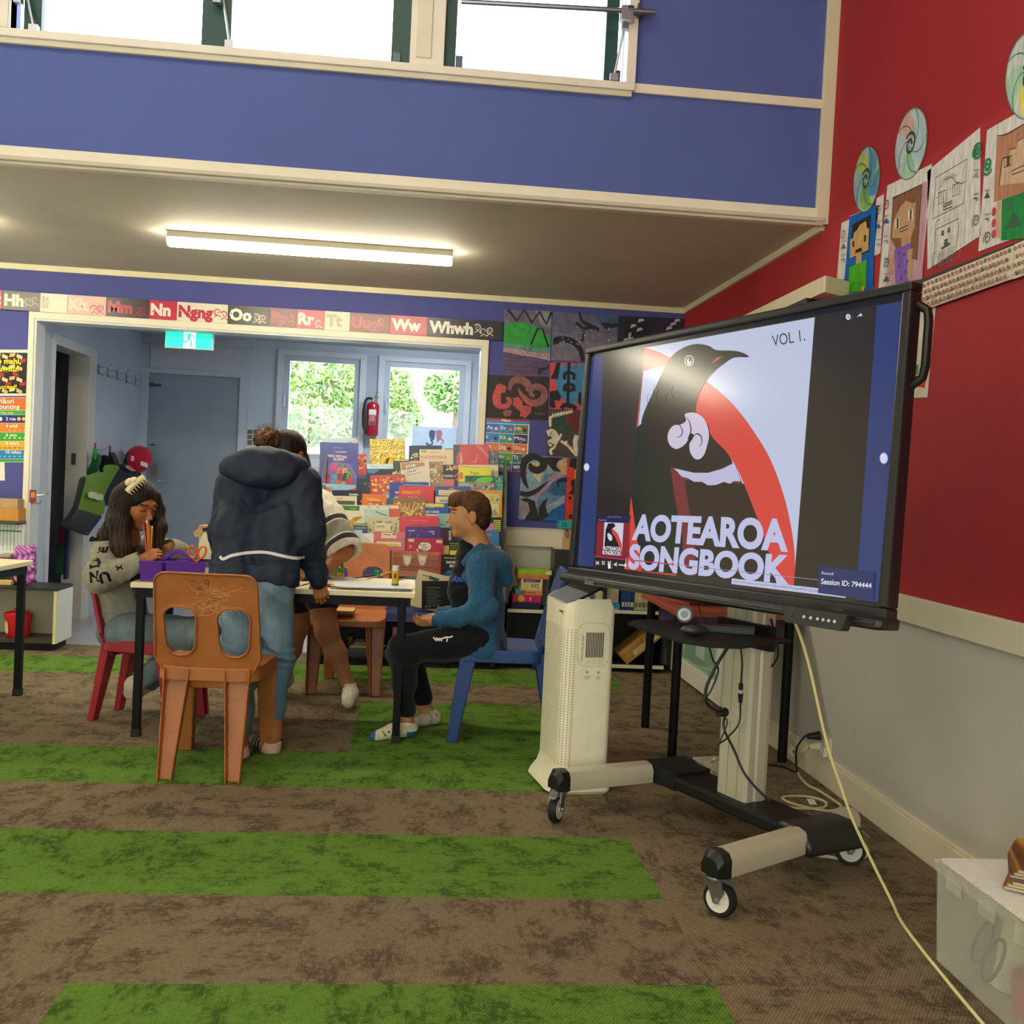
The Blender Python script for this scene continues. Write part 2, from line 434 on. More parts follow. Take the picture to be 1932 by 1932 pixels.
class Solid:
    def __init__(self): self.ops = []; self.lo = np.full(3, 1e9); self.hi = np.full(3, -1e9)
    def add(self, f, k=.015):
        self.ops.append(('a', f, k)); self.lo = np.minimum(self.lo, f.lo); self.hi = np.maximum(self.hi, f.hi); return self
    def cut(self, f, k=.01): self.ops.append(('c', f, k)); return self
    def keep(self, f, k=.005): self.ops.append(('k', f, k)); return self
    def warp(self, f): self.ops.append(('w', f, 0)); return self        # f(x, y, z, d) -> d
    def limb(self, pts, rs, k=.02):
        for i in range(len(pts)-1): self.add(cone(pts[i], pts[i+1], rs[i], rs[i+1]), k if i else k)
        return self
    def __call__(self, x, y, z):
        d = np.full(x.shape, .09)
        for o, f, k in self.ops:
            if o == 'w': d = f(x, y, z, d); continue
            if o == 'k': d = smax(d, f(x, y, z), k); continue
            p = .085+k; lo, hi = f.lo-p, f.hi+p
            m = (x > lo[0]) & (x < hi[0]) & (y > lo[1]) & (y < hi[1]) & (z > lo[2]) & (z < hi[2])
            if not m.any(): continue
            e = f(x[m], y[m], z[m])
            d[m] = smin(d[m], e, k) if o == 'a' else smax(d[m], -e, k)
        return d
    def mesh(self, h, pad=.03):
        lo = self.lo-pad; n = np.maximum(np.ceil((self.hi+pad-lo)/h).astype(int)+1, 4)
        S = 4; nc = (n+S-1)//S+1
        cx, cy, cz = [lo[i]+np.arange(nc[i])*h*S for i in range(3)]
        g = np.meshgrid(cx, cy, cz, indexing='ij'); dc = self(*[q.ravel() for q in g]).reshape(nc)
        near = np.abs(dc) < h*S*3.2
        big = np.repeat(np.repeat(np.repeat(near, S, 0), S, 1), S, 2); val = np.repeat(np.repeat(np.repeat(dc, S, 0), S, 1), S, 2)
        # shift so that the coarse sample sits in the middle of its block
        o = S//2
        big = big[o:o+n[0], o:o+n[1], o:o+n[2]]; val = val[o:o+n[0], o:o+n[1], o:o+n[2]]
        n = np.array(big.shape); D = val.astype(np.float64).copy()
        idx = np.argwhere(big); p = lo+idx*h
        out = np.empty(len(p))
        for s in range(0, len(p), 400000):
            q = p[s:s+400000]; out[s:s+400000] = self(q[:, 0], q[:, 1], q[:, 2])
        D[big] = out
        ins = D < 0
        c = np.zeros(n-1, np.int16)
        for a in (0, 1):
            for b in (0, 1):
                for e in (0, 1): c += ins[a:n[0]-1+a, b:n[1]-1+b, e:n[2]-1+e]
        act = (c > 0) & (c < 8); vid = np.full(n-1, -1, np.int64); cell = np.argwhere(act); vid[act] = np.arange(len(cell))
        acc = np.zeros((len(cell), 3)); cnt = np.zeros(len(cell))
        co = [(a, b, e) for a in (0, 1) for b in (0, 1) for e in (0, 1)]
        dv = {k: D[cell[:, 0]+k[0], cell[:, 1]+k[1], cell[:, 2]+k[2]] for k in co}
        for k in co:
            for ax in range(3):
                if k[ax]: continue
                k2 = list(k); k2[ax] = 1; k2 = tuple(k2); A, B_ = dv[k], dv[k2]; m = (A < 0) != (B_ < 0)
                t = A[m]/(A[m]-B_[m]); q = np.tile(np.array(k, float), (m.sum(), 1)); q[:, ax] = t
                acc[m] += q; cnt[m] += 1
        V = lo+(cell+acc/cnt[:, None])*h
        F = []
        for ax in range(3):
            sl0 = [slice(None)]*3; sl1 = [slice(None)]*3; sl0[ax] = slice(0, -1); sl1[ax] = slice(1, None)
            A, B_ = ins[tuple(sl0)], ins[tuple(sl1)]
            e = np.argwhere(A != B_); o1, o2 = (ax+1) % 3, (ax+2) % 3
            e = e[(e[:, o1] > 0) & (e[:, o2] > 0) & (e[:, o1] < n[o1]-1) & (e[:, o2] < n[o2]-1)]
            fl = A[e[:, 0], e[:, 1], e[:, 2]]
            def cidx(d1, d2):
                q = e.copy(); q[:, o1] -= d1; q[:, o2] -= d2; return vid[q[:, 0], q[:, 1], q[:, 2]]
            Q = np.stack([cidx(1, 1), cidx(0, 1), cidx(0, 0), cidx(1, 0)], 1)
            Q[~fl] = Q[~fl][:, ::-1]; F.append(Q)
        F = np.concatenate(F); F = F[(F >= 0).all(1)]
        return V, F
def solid_object(name, S, h, mat, color, parent=None, local=False, smooth_iter=0):
    """color: '#hex' or fn(face centres, normals) -> rgb rows"""
    V, F = S.mesh(h)
    cen = V[F].mean(1)
    if callable(color): cc = color(cen)
    else: cc = np.tile(np.array(C(color)), (len(F), 1))
    me = bpy.data.meshes.new(name)
    T = Matrix(); org = Vector((0, 0, 0))
    if parent is not None:
        if not local: T = wm(parent).inverted()
    elif not local:
        org = Vector(((V[:, 0].min()+V[:, 0].max())/2, (V[:, 1].min()+V[:, 1].max())/2, V[:, 2].min())); T = Matrix.Translation(-org)
    A = np.array(T); V2 = V @ A[:3, :3].T+A[:3, 3]
    me.vertices.add(len(V2)); me.vertices.foreach_set('co', V2.astype(np.float32).ravel())
    me.loops.add(4*len(F)); me.polygons.add(len(F))
    me.polygons.foreach_set('loop_start', np.arange(len(F))*4)
    me.loops.foreach_set('vertex_index', F.ravel().astype(np.int32))
    me.update(calc_edges=True)
    me.polygons.foreach_set('use_smooth', np.ones(len(F), bool))
    for m in (mat if isinstance(mat, (list, tuple)) else [mat]): me.materials.append(m)
    ca = me.color_attributes.new('Col', 'FLOAT_COLOR', 'CORNER'); q = np.ones((len(F), 4), np.float32); q[:, :3] = cc
    ca.data.foreach_set('color', np.repeat(q, 4, 0).ravel())
    me.validate(); me.update()
    o = bpy.data.objects.new(name, me); COL.objects.link(o); o.location = org
    if parent is not None: o.parent = parent
    o['_'] = 0; del o['_']
    return o
def recolor(o, color):
    me = o.data; n = len(me.loops); q = np.ones((n, 4), np.float32); q[:, :3] = C(color)
    me.color_attributes['Col'].data.foreach_set('color', q.ravel())
def wavy(seed, amp, freq):
    """soft cloth-like relief"""
    r = np.random.RandomState(seed); K = r.randn(6, 3)*freq; P_ = r.rand(6)*6.28
    def f(x, y, z, d):
        s = 0; w = np.sin(K[5, 0]*x*.6+K[5, 1]*y*.6+K[5, 2]*z*.6+P_[5])*1.5
        for i in range(5): s = s+np.sin(K[i, 0]*x+K[i, 1]*y+K[i, 2]*z+P_[i]+w)
        return d-amp*s/3
    return f
# ================================================================ the setting
XR, YB, YC, XL, YREAR, YV = 1.768, 6.86, 4.45, -4.6, -3.5, 9.4
CREAM, GREYW, BLUE, RED = '#e9e0c4', '#c9c6ba', '#5363a6', '#a81f26'
# ---- carpet: half-metre tiles, each its own colour and its own direction of weave
def make_floor():
    T = .507; y0 = 2.90-T*13; mb = MB(); uvs = []
    rnd = random.Random(3)
    for j in range(22):
        ya, yb = y0+j*T, min(y0+(j+1)*T, YB)
        if ya >= YB: break
        row = j-13          # row 0 spans 2.90 .. 3.41
        for i in range(-9, 6):
            xa, xb = .78+(i-1)*T, .78+i*T
            xa, xb = max(xa, XL), min(xb, XR)
            if xb <= xa: continue
            g = False
            if row == 0: g = i <= 0
            elif row == 2: g = i <= 0
            elif row in (3, 4): g = -1 <= i <= 0
            elif row == 6: g = i <= 1
            elif row == -2: g = -2 <= i <= 0
            elif row in (-4, -7): g = i <= 0
            mb.poly([(xa, ya, 0), (xb, ya, 0), (xb, yb, 0), (xa, yb, 0)], '#628634' if g else '#80725a')
            r = rnd.random() < .5; ox, oy = rnd.random()*40, rnd.random()*40
            for x, y in ((xa, ya), (xb, ya), (xb, yb), (xa, yb)):
                uvs += [(x+ox, y+oy)] if r else [(y+ox, x+oy)]
    m = bpy.data.materials.new('carpet_tiles')
    nt, N, L, b = nodes_of(m)
    a = N.new('ShaderNodeVertexColor'); a.layer_name = 'Col'
    uv = N.new('ShaderNodeUVMap'); uv.uv_map = 'weave'
    def noise(scale, detail, sx, sy, lo, hi, rough=.6):
        mp = N.new('ShaderNodeMapping'); mp.inputs['Scale'].default_value = (sx, sy, 1); L.new(uv.outputs[0], mp.inputs[0])
        n = N.new('ShaderNodeTexNoise'); n.inputs['Scale'].default_value = scale; n.inputs['Detail'].default_value = detail; n.inputs['Roughness'].default_value = rough
        L.new(mp.outputs[0], n.inputs['Vector'])
        r = N.new('ShaderNodeMapRange'); r.inputs[1].default_value = lo; r.inputs[2].default_value = hi; L.new(n.outputs[0], r.inputs[0])
        return r.outputs[0]
    def math_(op, x, y):
        n = N.new('ShaderNodeMath'); n.operation = op
        for k, q in enumerate((x, y)):
            if isinstance(q, (int, float)): n.inputs[k].default_value = q
            else: L.new(q, n.inputs[k])
        return n.outputs[0]
    big = noise(6.5, 8, 1, 1.25, .475, .575, .74)
    streak = noise(40, 3, .5, 1.7, .40, .54)
    streak2 = noise(40, 3, 1.7, .5, .42, .56)
    speck = noise(150, 2, 1, 1, .56, .70)
    blot = math_('MAXIMUM', math_('MULTIPLY', big, math_('MAXIMUM', streak, streak2)), math_('MULTIPLY', speck, .55))
    # ribbed loops of the pile
    geo = N.new('ShaderNodeNewGeometry'); mp = N.new('ShaderNodeMapping'); mp.inputs['Rotation'].default_value = (0, 0, .6)
    L.new(geo.outputs['Position'], mp.inputs[0])
    wv = N.new('ShaderNodeTexWave'); wv.inputs['Scale'].default_value = 38; wv.inputs['Distortion'].default_value = 2.5; wv.inputs['Detail Scale'].default_value = 3
    L.new(mp.outputs[0], wv.inputs[0])
    fine = noise(330, 2, 1, 1, .35, .65)
    med = noise(60, 3, 1, 1, .3, .7)
    shade = math_('ADD', math_('MULTIPLY', wv.outputs['Fac'], .34), math_('ADD', math_('MULTIPLY', fine, .34), math_('MULTIPLY', med, .26)))
    shade = math_('ADD', shade, .52)
    mx = N.new('ShaderNodeMix'); mx.data_type = 'RGBA'
    dk = N.new('ShaderNodeVectorMath'); dk.operation = 'MULTIPLY'; dk.inputs[1].default_value = (.36, .34, .36)
    L.new(a.outputs[0], dk.inputs[0])
    L.new(math_('MULTIPLY', blot, .85), mx.inputs[0]); L.new(a.outputs[0], mx.inputs[6]); L.new(dk.outputs[0], mx.inputs[7])
    sc = N.new('ShaderNodeVectorMath'); sc.operation = 'SCALE'; L.new(mx.outputs[2], sc.inputs[0]); L.new(shade, sc.inputs['Scale'])
    L.new(sc.outputs[0], b.inputs['Base Color']); b.inputs['Roughness'].default_value = .95; b.inputs['Specular IOR Level'].default_value = .1
    bp = N.new('ShaderNodeBump'); bp.inputs['Strength'].default_value = .5; bp.inputs['Distance'].default_value = .003
    L.new(shade, bp.inputs['Height']); L.new(bp.outputs[0], b.inputs['Normal'])
    o = struct('floor', mb, m, local=True)
    l = o.data.uv_layers.new(name='weave'); l.data.foreach_set('uv', np.array(uvs, np.float32).ravel())
make_floor()
struct('floor_porch', MB().box((-3.6, YB, -.05), (1.2, YV, 0), '#a9aab2'), paint('vinyl', .3, mottle=.05, scale=20), local=True)

# ---- back wall: blue pinboard above the dado, grey below, wide opening into the porch
OX0, OX1, OZ = -2.475, .408, 2.092
TH = .12
b = MB()
b.box((XL, YB, .895), (OX0, YB+TH, 2.5), '#4d5193'); b.box((OX1, YB, .895), (XR, YB+TH, 2.5), '#4d5193'); b.box((OX0, YB, OZ), (OX1, YB+TH, 2.5), '#4d5193')  # darker and more purple than BLUE: the weaker light here put into the colour
b.box((XL, YB, 0), (OX0, YB+TH, .895), GREYW); b.box((OX1, YB, 0), (XR, YB+TH, .895), GREYW)
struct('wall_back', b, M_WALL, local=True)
b = MB()
b.box((XL, YB-.022, .775), (OX0-.035, YB, .893), CREAM); b.box((OX1+.035, YB-.022, .77), (XR, YB, .878), CREAM)
struct('trim_1', b, M_TRIM, local=True, bevel=.003)
b = MB()      # lining and architrave of the opening
b.box((OX0-.035, YB-.018, 0), (OX0, YB, OZ+.042), CREAM); b.box((OX1, YB-.018, 0), (OX1+.035, YB, OZ+.042), CREAM)
b.box((OX0, YB-.018, OZ), (OX1, YB, OZ+.042), CREAM)
b.box((OX0, YB-.012, 0), (OX0+.014, YB+TH+.02, OZ), '#d5d8d8'); b.box((OX1-.014, YB-.012, 0), (OX1, YB+TH+.02, OZ), '#d5d8d8'); b.box((OX0, YB-.012, OZ-.014), (OX1, YB+TH+.02, OZ), '#d5d8d8')
struct('trim_2', b, M_TRIM, local=True, bevel=.002)
# ---- right wall: red pinboard above the dado, grey below
b = MB()
b.box((XR, YREAR, .86), (XR+TH, YB+TH, 4.9), RED); b.box((XR, YREAR, 0), (XR+TH, YB+TH, .86), GREYW)
struct('wall_right', b, M_WALL, local=True)
b = MB(); b.box((XR-.022, YREAR, .772), (XR, YB, .866), CREAM)
struct('trim_3', b, M_TRIM, local=True, bevel=.003)
b = MB(); b.box((XR-.02, YREAR, 0), (XR, 5.42, .105), CREAM); b.box((XR-.013, YREAR, .105), (XR, 5.42, .118), CREAM)
struct('baseboard_right', b, M_TRIM, local=True, bevel=.003)
b = MB(); b.box((OX1+.035, YB-.018, 0), (XR, YB, .11), CREAM); b.box((XL, YB-.018, 0), (OX0-.035, YB, .11), CREAM)
struct('baseboard_back', b, M_TRIM, local=True, bevel=.003)
# ---- lower ceiling between the clerestory and the back wall
CZ0, CZ1 = 2.425, 2.432
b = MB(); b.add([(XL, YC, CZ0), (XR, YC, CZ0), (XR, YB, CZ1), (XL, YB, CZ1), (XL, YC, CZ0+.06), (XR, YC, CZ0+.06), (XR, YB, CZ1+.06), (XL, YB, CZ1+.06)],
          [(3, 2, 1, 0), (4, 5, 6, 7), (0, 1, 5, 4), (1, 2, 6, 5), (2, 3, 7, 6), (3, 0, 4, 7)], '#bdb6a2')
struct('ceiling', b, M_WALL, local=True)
b = MB(); b.box((XL, YB-.02, CZ1-.036), (XR, YB, CZ1), '#e6dcb2')
q = [(XR-.018, YC+.02, CZ0-.035), (XR, YC+.02, CZ0-.035), (XR, YB, CZ1-.036), (XR-.018, YB, CZ1-.036)]
b.add([Vector(p) for p in q]+[Vector(p)+Vector((0, 0, .037)) for p in q], [(3, 2, 1, 0), (4, 5, 6, 7), (0, 1, 5, 4), (1, 2, 6, 5), (2, 3, 7, 6), (3, 0, 4, 7)], '#d8cfae')
struct('trim_4', b, M_TRIM, local=True)
# ---- clerestory wall above the beam, with its row of windows
WX0, WX1, WZ0, WZ1 = -1.745, .825, 2.963, 4.15
b = MB()
b.box((XL, YC, CZ0), (XR, YC+.1, WZ0-.02), BLUE); b.box((WX1, YC, WZ0-.02), (XR, YC+.1, WZ1), BLUE); b.box((XL, YC, WZ0-.02), (WX0, YC+.1, WZ1), BLUE); b.box((XL, YC, WZ1), (XR, YC+.1, 5.0), BLUE)
struct('wall_clerestory', b, M_WALL, local=True)
b = MB()
b.box((XL, YC-.018, 2.435), (XR-.02, YC, 2.478), '#f2e9d2'); b.box((XL, YC-.030, 2.418), (XR-.02, YC+.02, 2.435), '#cfc7b0'); b.box((XL, YC-.012, 2.405), (XR-.02, YC+.03, 2.418), '#ddd5bd')
b.box((XR-.058, YC-.02, 2.41), (XR, YC, 5), '#e2d8b8'); b.box((WX1+.04, YC-.016, 2.915), (XR-.058, YC, 2.955), '#efe5cb')
struct('trim_5', b, M_TRIM, local=True, bevel=.003)
def clerestory():
    t = MB()
    W = '#efe8d8'; G = '#1f4a46'
    t.box((WX0-.04, YC-.03, WZ0-.045), (WX1+.04, YC+.06, WZ0-.012), W); t.box((WX0-.04, YC-.02, WZ0-.07), (WX1+.03, YC, WZ0-.045), '#d9d0b8')
    t.box((WX0-.04, YC-.03, WZ0-.012), (WX0, YC+.06, WZ1+.04), W); t.box((WX1, YC-.03, WZ0-.012), (WX1+.04, YC+.06, WZ1+.04), W); t.box((WX0, YC-.03, WZ1), (WX1, YC+.06, WZ1+.04), W)
    t.box((-.11, YC-.012, WZ0-.012), (.035, YC+.05, WZ1), W); t.box((-.085, YC-.02, WZ0+.02), (-.02, YC-.012, WZ1-.02), '#e6ddc6')
    o = struct('window_1', t, M_TRIM, local=True, bevel=.003)
    g = MB()
    for x0, x1 in ((WX0+.04, WX0+.11), (-.985, -.865), (-.19, -.11), (.035, .085), (.735, .79)):
        g.box((x0, YC+.03, WZ0-.012), (x1, YC+.075, WZ1), G)
    g.box((WX0, YC+.035, WZ0-.012), (WX1, YC+.07, WZ0+.012), '#dfe3e0')
    f = g.build('window_frame', M_TRIM, o)
    p = MB()
    for x0, x1 in ((WX0+.10, -.97), (-.88, -.18), (.075, .745)):
        p.box((x0, YC+.05, WZ0), (x1, YC+.054, WZ1), '#ffffff')
    p.build('pane', M_GLASS, o)
    for a, c, n in (((35, 0), (64, 55), 0), ((410, 0), (433, 85), 1), ((1180, 50), (1158, 147), 2)):
        s = MB(); A, B = Y(*a, YC-.01), Y(*c, YC-.01)
        s.tube([A+Vector((0, .03, .12 if n < 2 else 0)), B], .006, '#d8dbe6'); s.cbox(B, (.035, .03, .03), '#c9cdd6'); s.cbox(A, (.03, .03, .03), '#aab0b8')
        s.build('window_stay', M_STEEL, o)
    s = MB(); A, B = Y(870, 3, YC-.06), Y(1236, 23, YC-.06)
    s.tube([A, B], .011, '#8f939b', 10); s.tube([B-Vector((.12, 0, .0)), B-Vector((.095, 0, 0))], .019, '#6b6f78', 10)
    s.cbox(Y(1182, 28, YC-.05), (.05, .05, .06), '#b8bcc6'); s.cbox(Y(1205, 24, YC-.03), (.02, .07, .05), '#6d727a')
    s.build('winding_rod', M_STEEL, o)
    l = MB()
    for a in ((748, 112), (1163, 145), (866, 118)):
        q = Y(*a, YC+.02); l.cbox(q, (.03, .02, .05), '#5d6b78')
    l.build('window_latch', M_STEEL, o)
clerestory()
# ---- the rest of the room round the viewer
b = MB(); b.add([(XL, YC, 4.9), (XR, YC, 4.9), (XR, YREAR, 2.9), (XL, YREAR, 2.9), (XL, YC, 5), (XR, YC, 5), (XR, YREAR, 3), (XL, YREAR, 3)],
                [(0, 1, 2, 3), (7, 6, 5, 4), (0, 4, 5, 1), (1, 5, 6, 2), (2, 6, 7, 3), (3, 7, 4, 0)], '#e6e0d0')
struct('ceiling_high', b, M_WALL, local=True)
struct('wall_left', MB().box((XL-.1, YREAR, 0), (XL, YB+TH, 5), '#d9cfb4'), M_WALL, local=True)
b = MB(); b.box((XL, YREAR-.1, 0), (XR, YREAR, 1.15), CREAM); b.box((XL, YREAR-.1, 2.65), (XR, YREAR, 3), CREAM); b.box((XL, YREAR-.1, 1.15), (-3.5, YREAR, 2.65), CREAM); b.box((1.1, YREAR-.1, 1.15), (XR, YREAR, 2.65), CREAM)
struct('wall_rear', b, M_WALL, local=True)
b = MB()
for x in (-3.5, -2.35, -1.2, -.05, 1.06): b.box((x, YREAR-.08, 1.15), (x+.04, YREAR-.02, 2.65), '#f0eadb')
b.box((-3.5, YREAR-.08, 1.15), (1.1, YREAR-.02, 1.19), '#f0eadb'); b.box((-3.5, YREAR-.08, 2.61), (1.1, YREAR-.02, 2.65), '#f0eadb')
o = struct('window_2', b, M_TRIM, local=True)  # unseen window, added to let soft daylight in from behind
MB().box((-3.46, YREAR-.052, 1.19), (1.06, YREAR-.048, 2.61), '#ffffff').build('pane', M_GLASS, o)

# ---- porch beyond the opening
PW = '#b9c4d2'
PXL, PXR, PCZ = -2.47, 1.1, 2.35
b = MB(); b.box((PXL-.14, YB+TH, 0), (PXL, 7.21, PCZ), PW); b.box((PXL-.14, 8.03, 0), (PXL, YV+.1, PCZ), PW); b.box((PXL-.14, 7.21, 1.99), (PXL, 8.03, PCZ), PW)
struct('wall_porch_left', b, M_WALL, local=True)
struct('wall_porch_right', MB().box((PXR, YB+TH, 0), (PXR+.1, YV+.1, PCZ), PW), M_WALL, local=True)
struct('ceiling_porch', MB().box((PXL-.1, YB+TH, PCZ), (PXR+.1, YV+.1, PCZ+.05), '#cdd3da'), M_WALL, local=True)
# back wall of the porch with door and two windows
DX0, DX1, DZ = -2.395, -1.605, 2.005
wa = [(-1.25, -.52), (-.35, .43)]; wz0, wz1 = 1.53, 2.30
V0, V1 = YV, YV+.1
b = MB(); b.box((PXL, V0, 0), (DX0, V1, PCZ), PW); b.box((DX1, V0, 0), (wa[0][0], V1, PCZ), PW); b.box((DX0, V0, DZ), (DX1, V1, PCZ), PW)
b.box((wa[0][0], V0, 0), (PXR, V1, wz0-.26), PW); b.box((wa[0][1], V0, wz0-.26), (wa[1][0], V1, PCZ), '#aeb9c6'); b.box((wa[1][1], V0, wz0-.26), (PXR, V1, PCZ), PW)
b.box((wa[0][0], V0, wz1-.02), (wa[1][1], V1, PCZ), PW)
struct('wall_porch_back', b, M_WALL, local=True)
b = MB(); b.box((PXL-1.0, 7.0, 0), (PXL-.96, 9, 2.3), '#6a6f78'); b.box((PXL-1, 8.1, 0), (PXL-.14, 8.14, 2.3), '#6a6f78'); b.box((PXL-1, 7.1, 0), (PXL-.14, 7.14, 2.3), '#6a6f78'); b.box((PXL-1, 7.1, 2.3), (PXL-.14, 8.1, 2.33), '#6a6f78')
struct('door_2', b, M_TRIM, local=True)
b = MB(); b.box((PXL-.14, 7.93, 0), (PXL+.012, 8.03, 2.03), '#cfcdc4'); b.box((PXL-.14, 7.20, 1.975), (PXL+.012, 8.08, 2.04), '#cdd0d0'); b.box((PXL-.1, 8.03, 0), (PXL+.012, 8.10, 2.04), '#d6d3c6'); b.box((PXL-.14, 7.15, 0), (PXL+.012, 7.21, 2.04), '#c3cbd4')
o = struct('trim_6', b, M_TRIM, local=True, bevel=.002)
q = at(139, 866, 1, 7.925); MB().cbox(q, (.03, .012, .085), '#7d8796').build('strike_plate', M_STEEL, o)
# door
b = MB(); b.box((DX0, V0-.012, .0), (DX1, V0+.03, DZ), '#7f8a99')
o = struct('door_1', b, M_TRIM, local=True, bevel=.003)
fr = MB(); fr.box((DX0-.075, V0-.03, 0), (DX0, V0, DZ+.02), '#aeb9c6'); fr.box((DX1, V0-.03, 0), (DX1+.075, V0, DZ+.02), '#aeb9c6'); fr.box((DX0-.075, V0-.03, DZ), (DX1+.075, V0, DZ+.045), '#aeb9c6'); fr.box((DX0, V0-.012, DZ+.045), (DX1, V0, DZ+.27), '#bcc4cb')
fr.box((DX0-.10, V0-.02, DZ+.27), (DX1+.10, V0, PCZ), '#b5bfc9')
fr.build('door_frame', M_TRIM, o, bevel=.003)
h = MB(); q = Y(292, 888, V0-.014); h.cbox(q, (.05, .01, .14), '#a4a496'); h.tube([Y(300, 907, V0-.05), Y(312, 908, V0-.055)], .009, '#c9c9c4'); h.tube([Y(300, 907, V0-.0), Y(300, 907, V0-.05)], .009, '#c9c9c4')
h.build('door_handle', M_STEEL, o)
h = MB(); h.tube([Y(288, 726, V0-.03), Y(303, 727, V0-.06)], .01, '#59606a'); h.cbox(Y(287, 726, V0-.02), (.03, .03, .035), '#4b525b'); h.tube([Y(283, 839, V0-.03), Y(292, 839, V0-.03)], .006, '#59606a')
h.build('door_stay', M_STEEL, o)
# windows of the porch
for n, (x0, x1) in enumerate(wa):
    b = MB(); c = '#c9d2dc'
    zb = wz0-.26
    for a0, a1, t0, t1 in ((x0, x1, .05, .02), ):
        b.box((x0-.03, V0-.03, zb-.03), (x1+.03, V0, zb+.045), c); b.box((x0-.03, V0-.03, wz1-.065), (x1+.03, V0, wz1-.02), c)
        b.box((x0-.03, V0-.03, zb), (x0+.025, V0, wz1-.02), c); b.box((x1-.025, V0-.03, zb), (x1+.03, V0, wz1-.02), c)
    c2 = '#b5c0ce'
    b.box((x0+.025, V0+.0, zb+.045), (x0+.075, V0+.05, wz1-.06), c2); b.box((x1-.075, V0, zb+.045), (x1-.025, V0+.05, wz1-.06), c2)
    b.box((x0+.025, V0, zb+.045), (x1-.025, V0+.05, zb+.09), c2); b.box((x0+.025, V0, wz1-.11), (x1-.025, V0+.05, wz1-.06), c2)
    o = struct('window_%d' % (n+3), b, M_TRIM, local=True, bevel=.002)
    MB().box((x0+.07, V0+.022, zb+.08), (x1-.07, V0+.026, wz1-.10), '#ffffff').build('pane', M_GLASS, o)
    l = MB(); q = Y(537 if n == 0 else 729, 755 if n == 0 else 768, V0-.035); l.cbox(q, (.016, .02, .11), '#8b98a8'); l.build('window_latch', M_STEEL, o)
s = Sheet((-1.10, V0+.020, 1.50), (1, 0, 0), (0, 0, 1), (0, -1, 0))
s.text('Sorry', .03, -.02, .075, '#f4f8f4', rot=-.1, slant=.2)
s.mb.build('soap_lettering', M_PAPER, bpy.data.objects['window_3'])
# sill board below the windows
struct('trim_7', MB().box((wa[0][0]-.05, V0-.05, wz0-.33), (wa[1][1]+.05, V0, wz0-.285), '#c3cbd2'), M_TRIM, local=True, bevel=.004)
# glazed door at the far end of the right wall
b = MB(); A = 5.46; B2 = 6.55; xr = XR-.02
for y0, y1, z0, z1 in ((A, B2, .02, .13), (A, A+.09, .02, .80), (B2-.09, B2, .02, .80), (A, B2, .72, .80)): b.box((xr-.03, y0, z0), (XR, y1, z1), '#e3e1d0')
o = struct('door_3', b, M_TRIM, local=True, bevel=.004)
g = MB(); g.box((xr-.005, A+.09, .13), (xr+.005, B2-.09, .72), '#8fae9c')
for k, (y0, y1, z0, z1) in enumerate(((A+.2, A+.36, .3, .62), (A+.42, A+.6, .2, .5), (A+.45, A+.62, .52, .68), (A+.66, A+.82, .34, .64), (A+.84, A+.95, .16, .42), (A+.12, A+.2, .18, .4))):
    g.box((xr-.006, y0, z0), (xr-.005, y1, z1), '#c3d5c6' if k % 2 else '#a9c4b1')  # paler patches: reflections of papers painted onto the glass
g.build('pane', M_GLOSS, o)
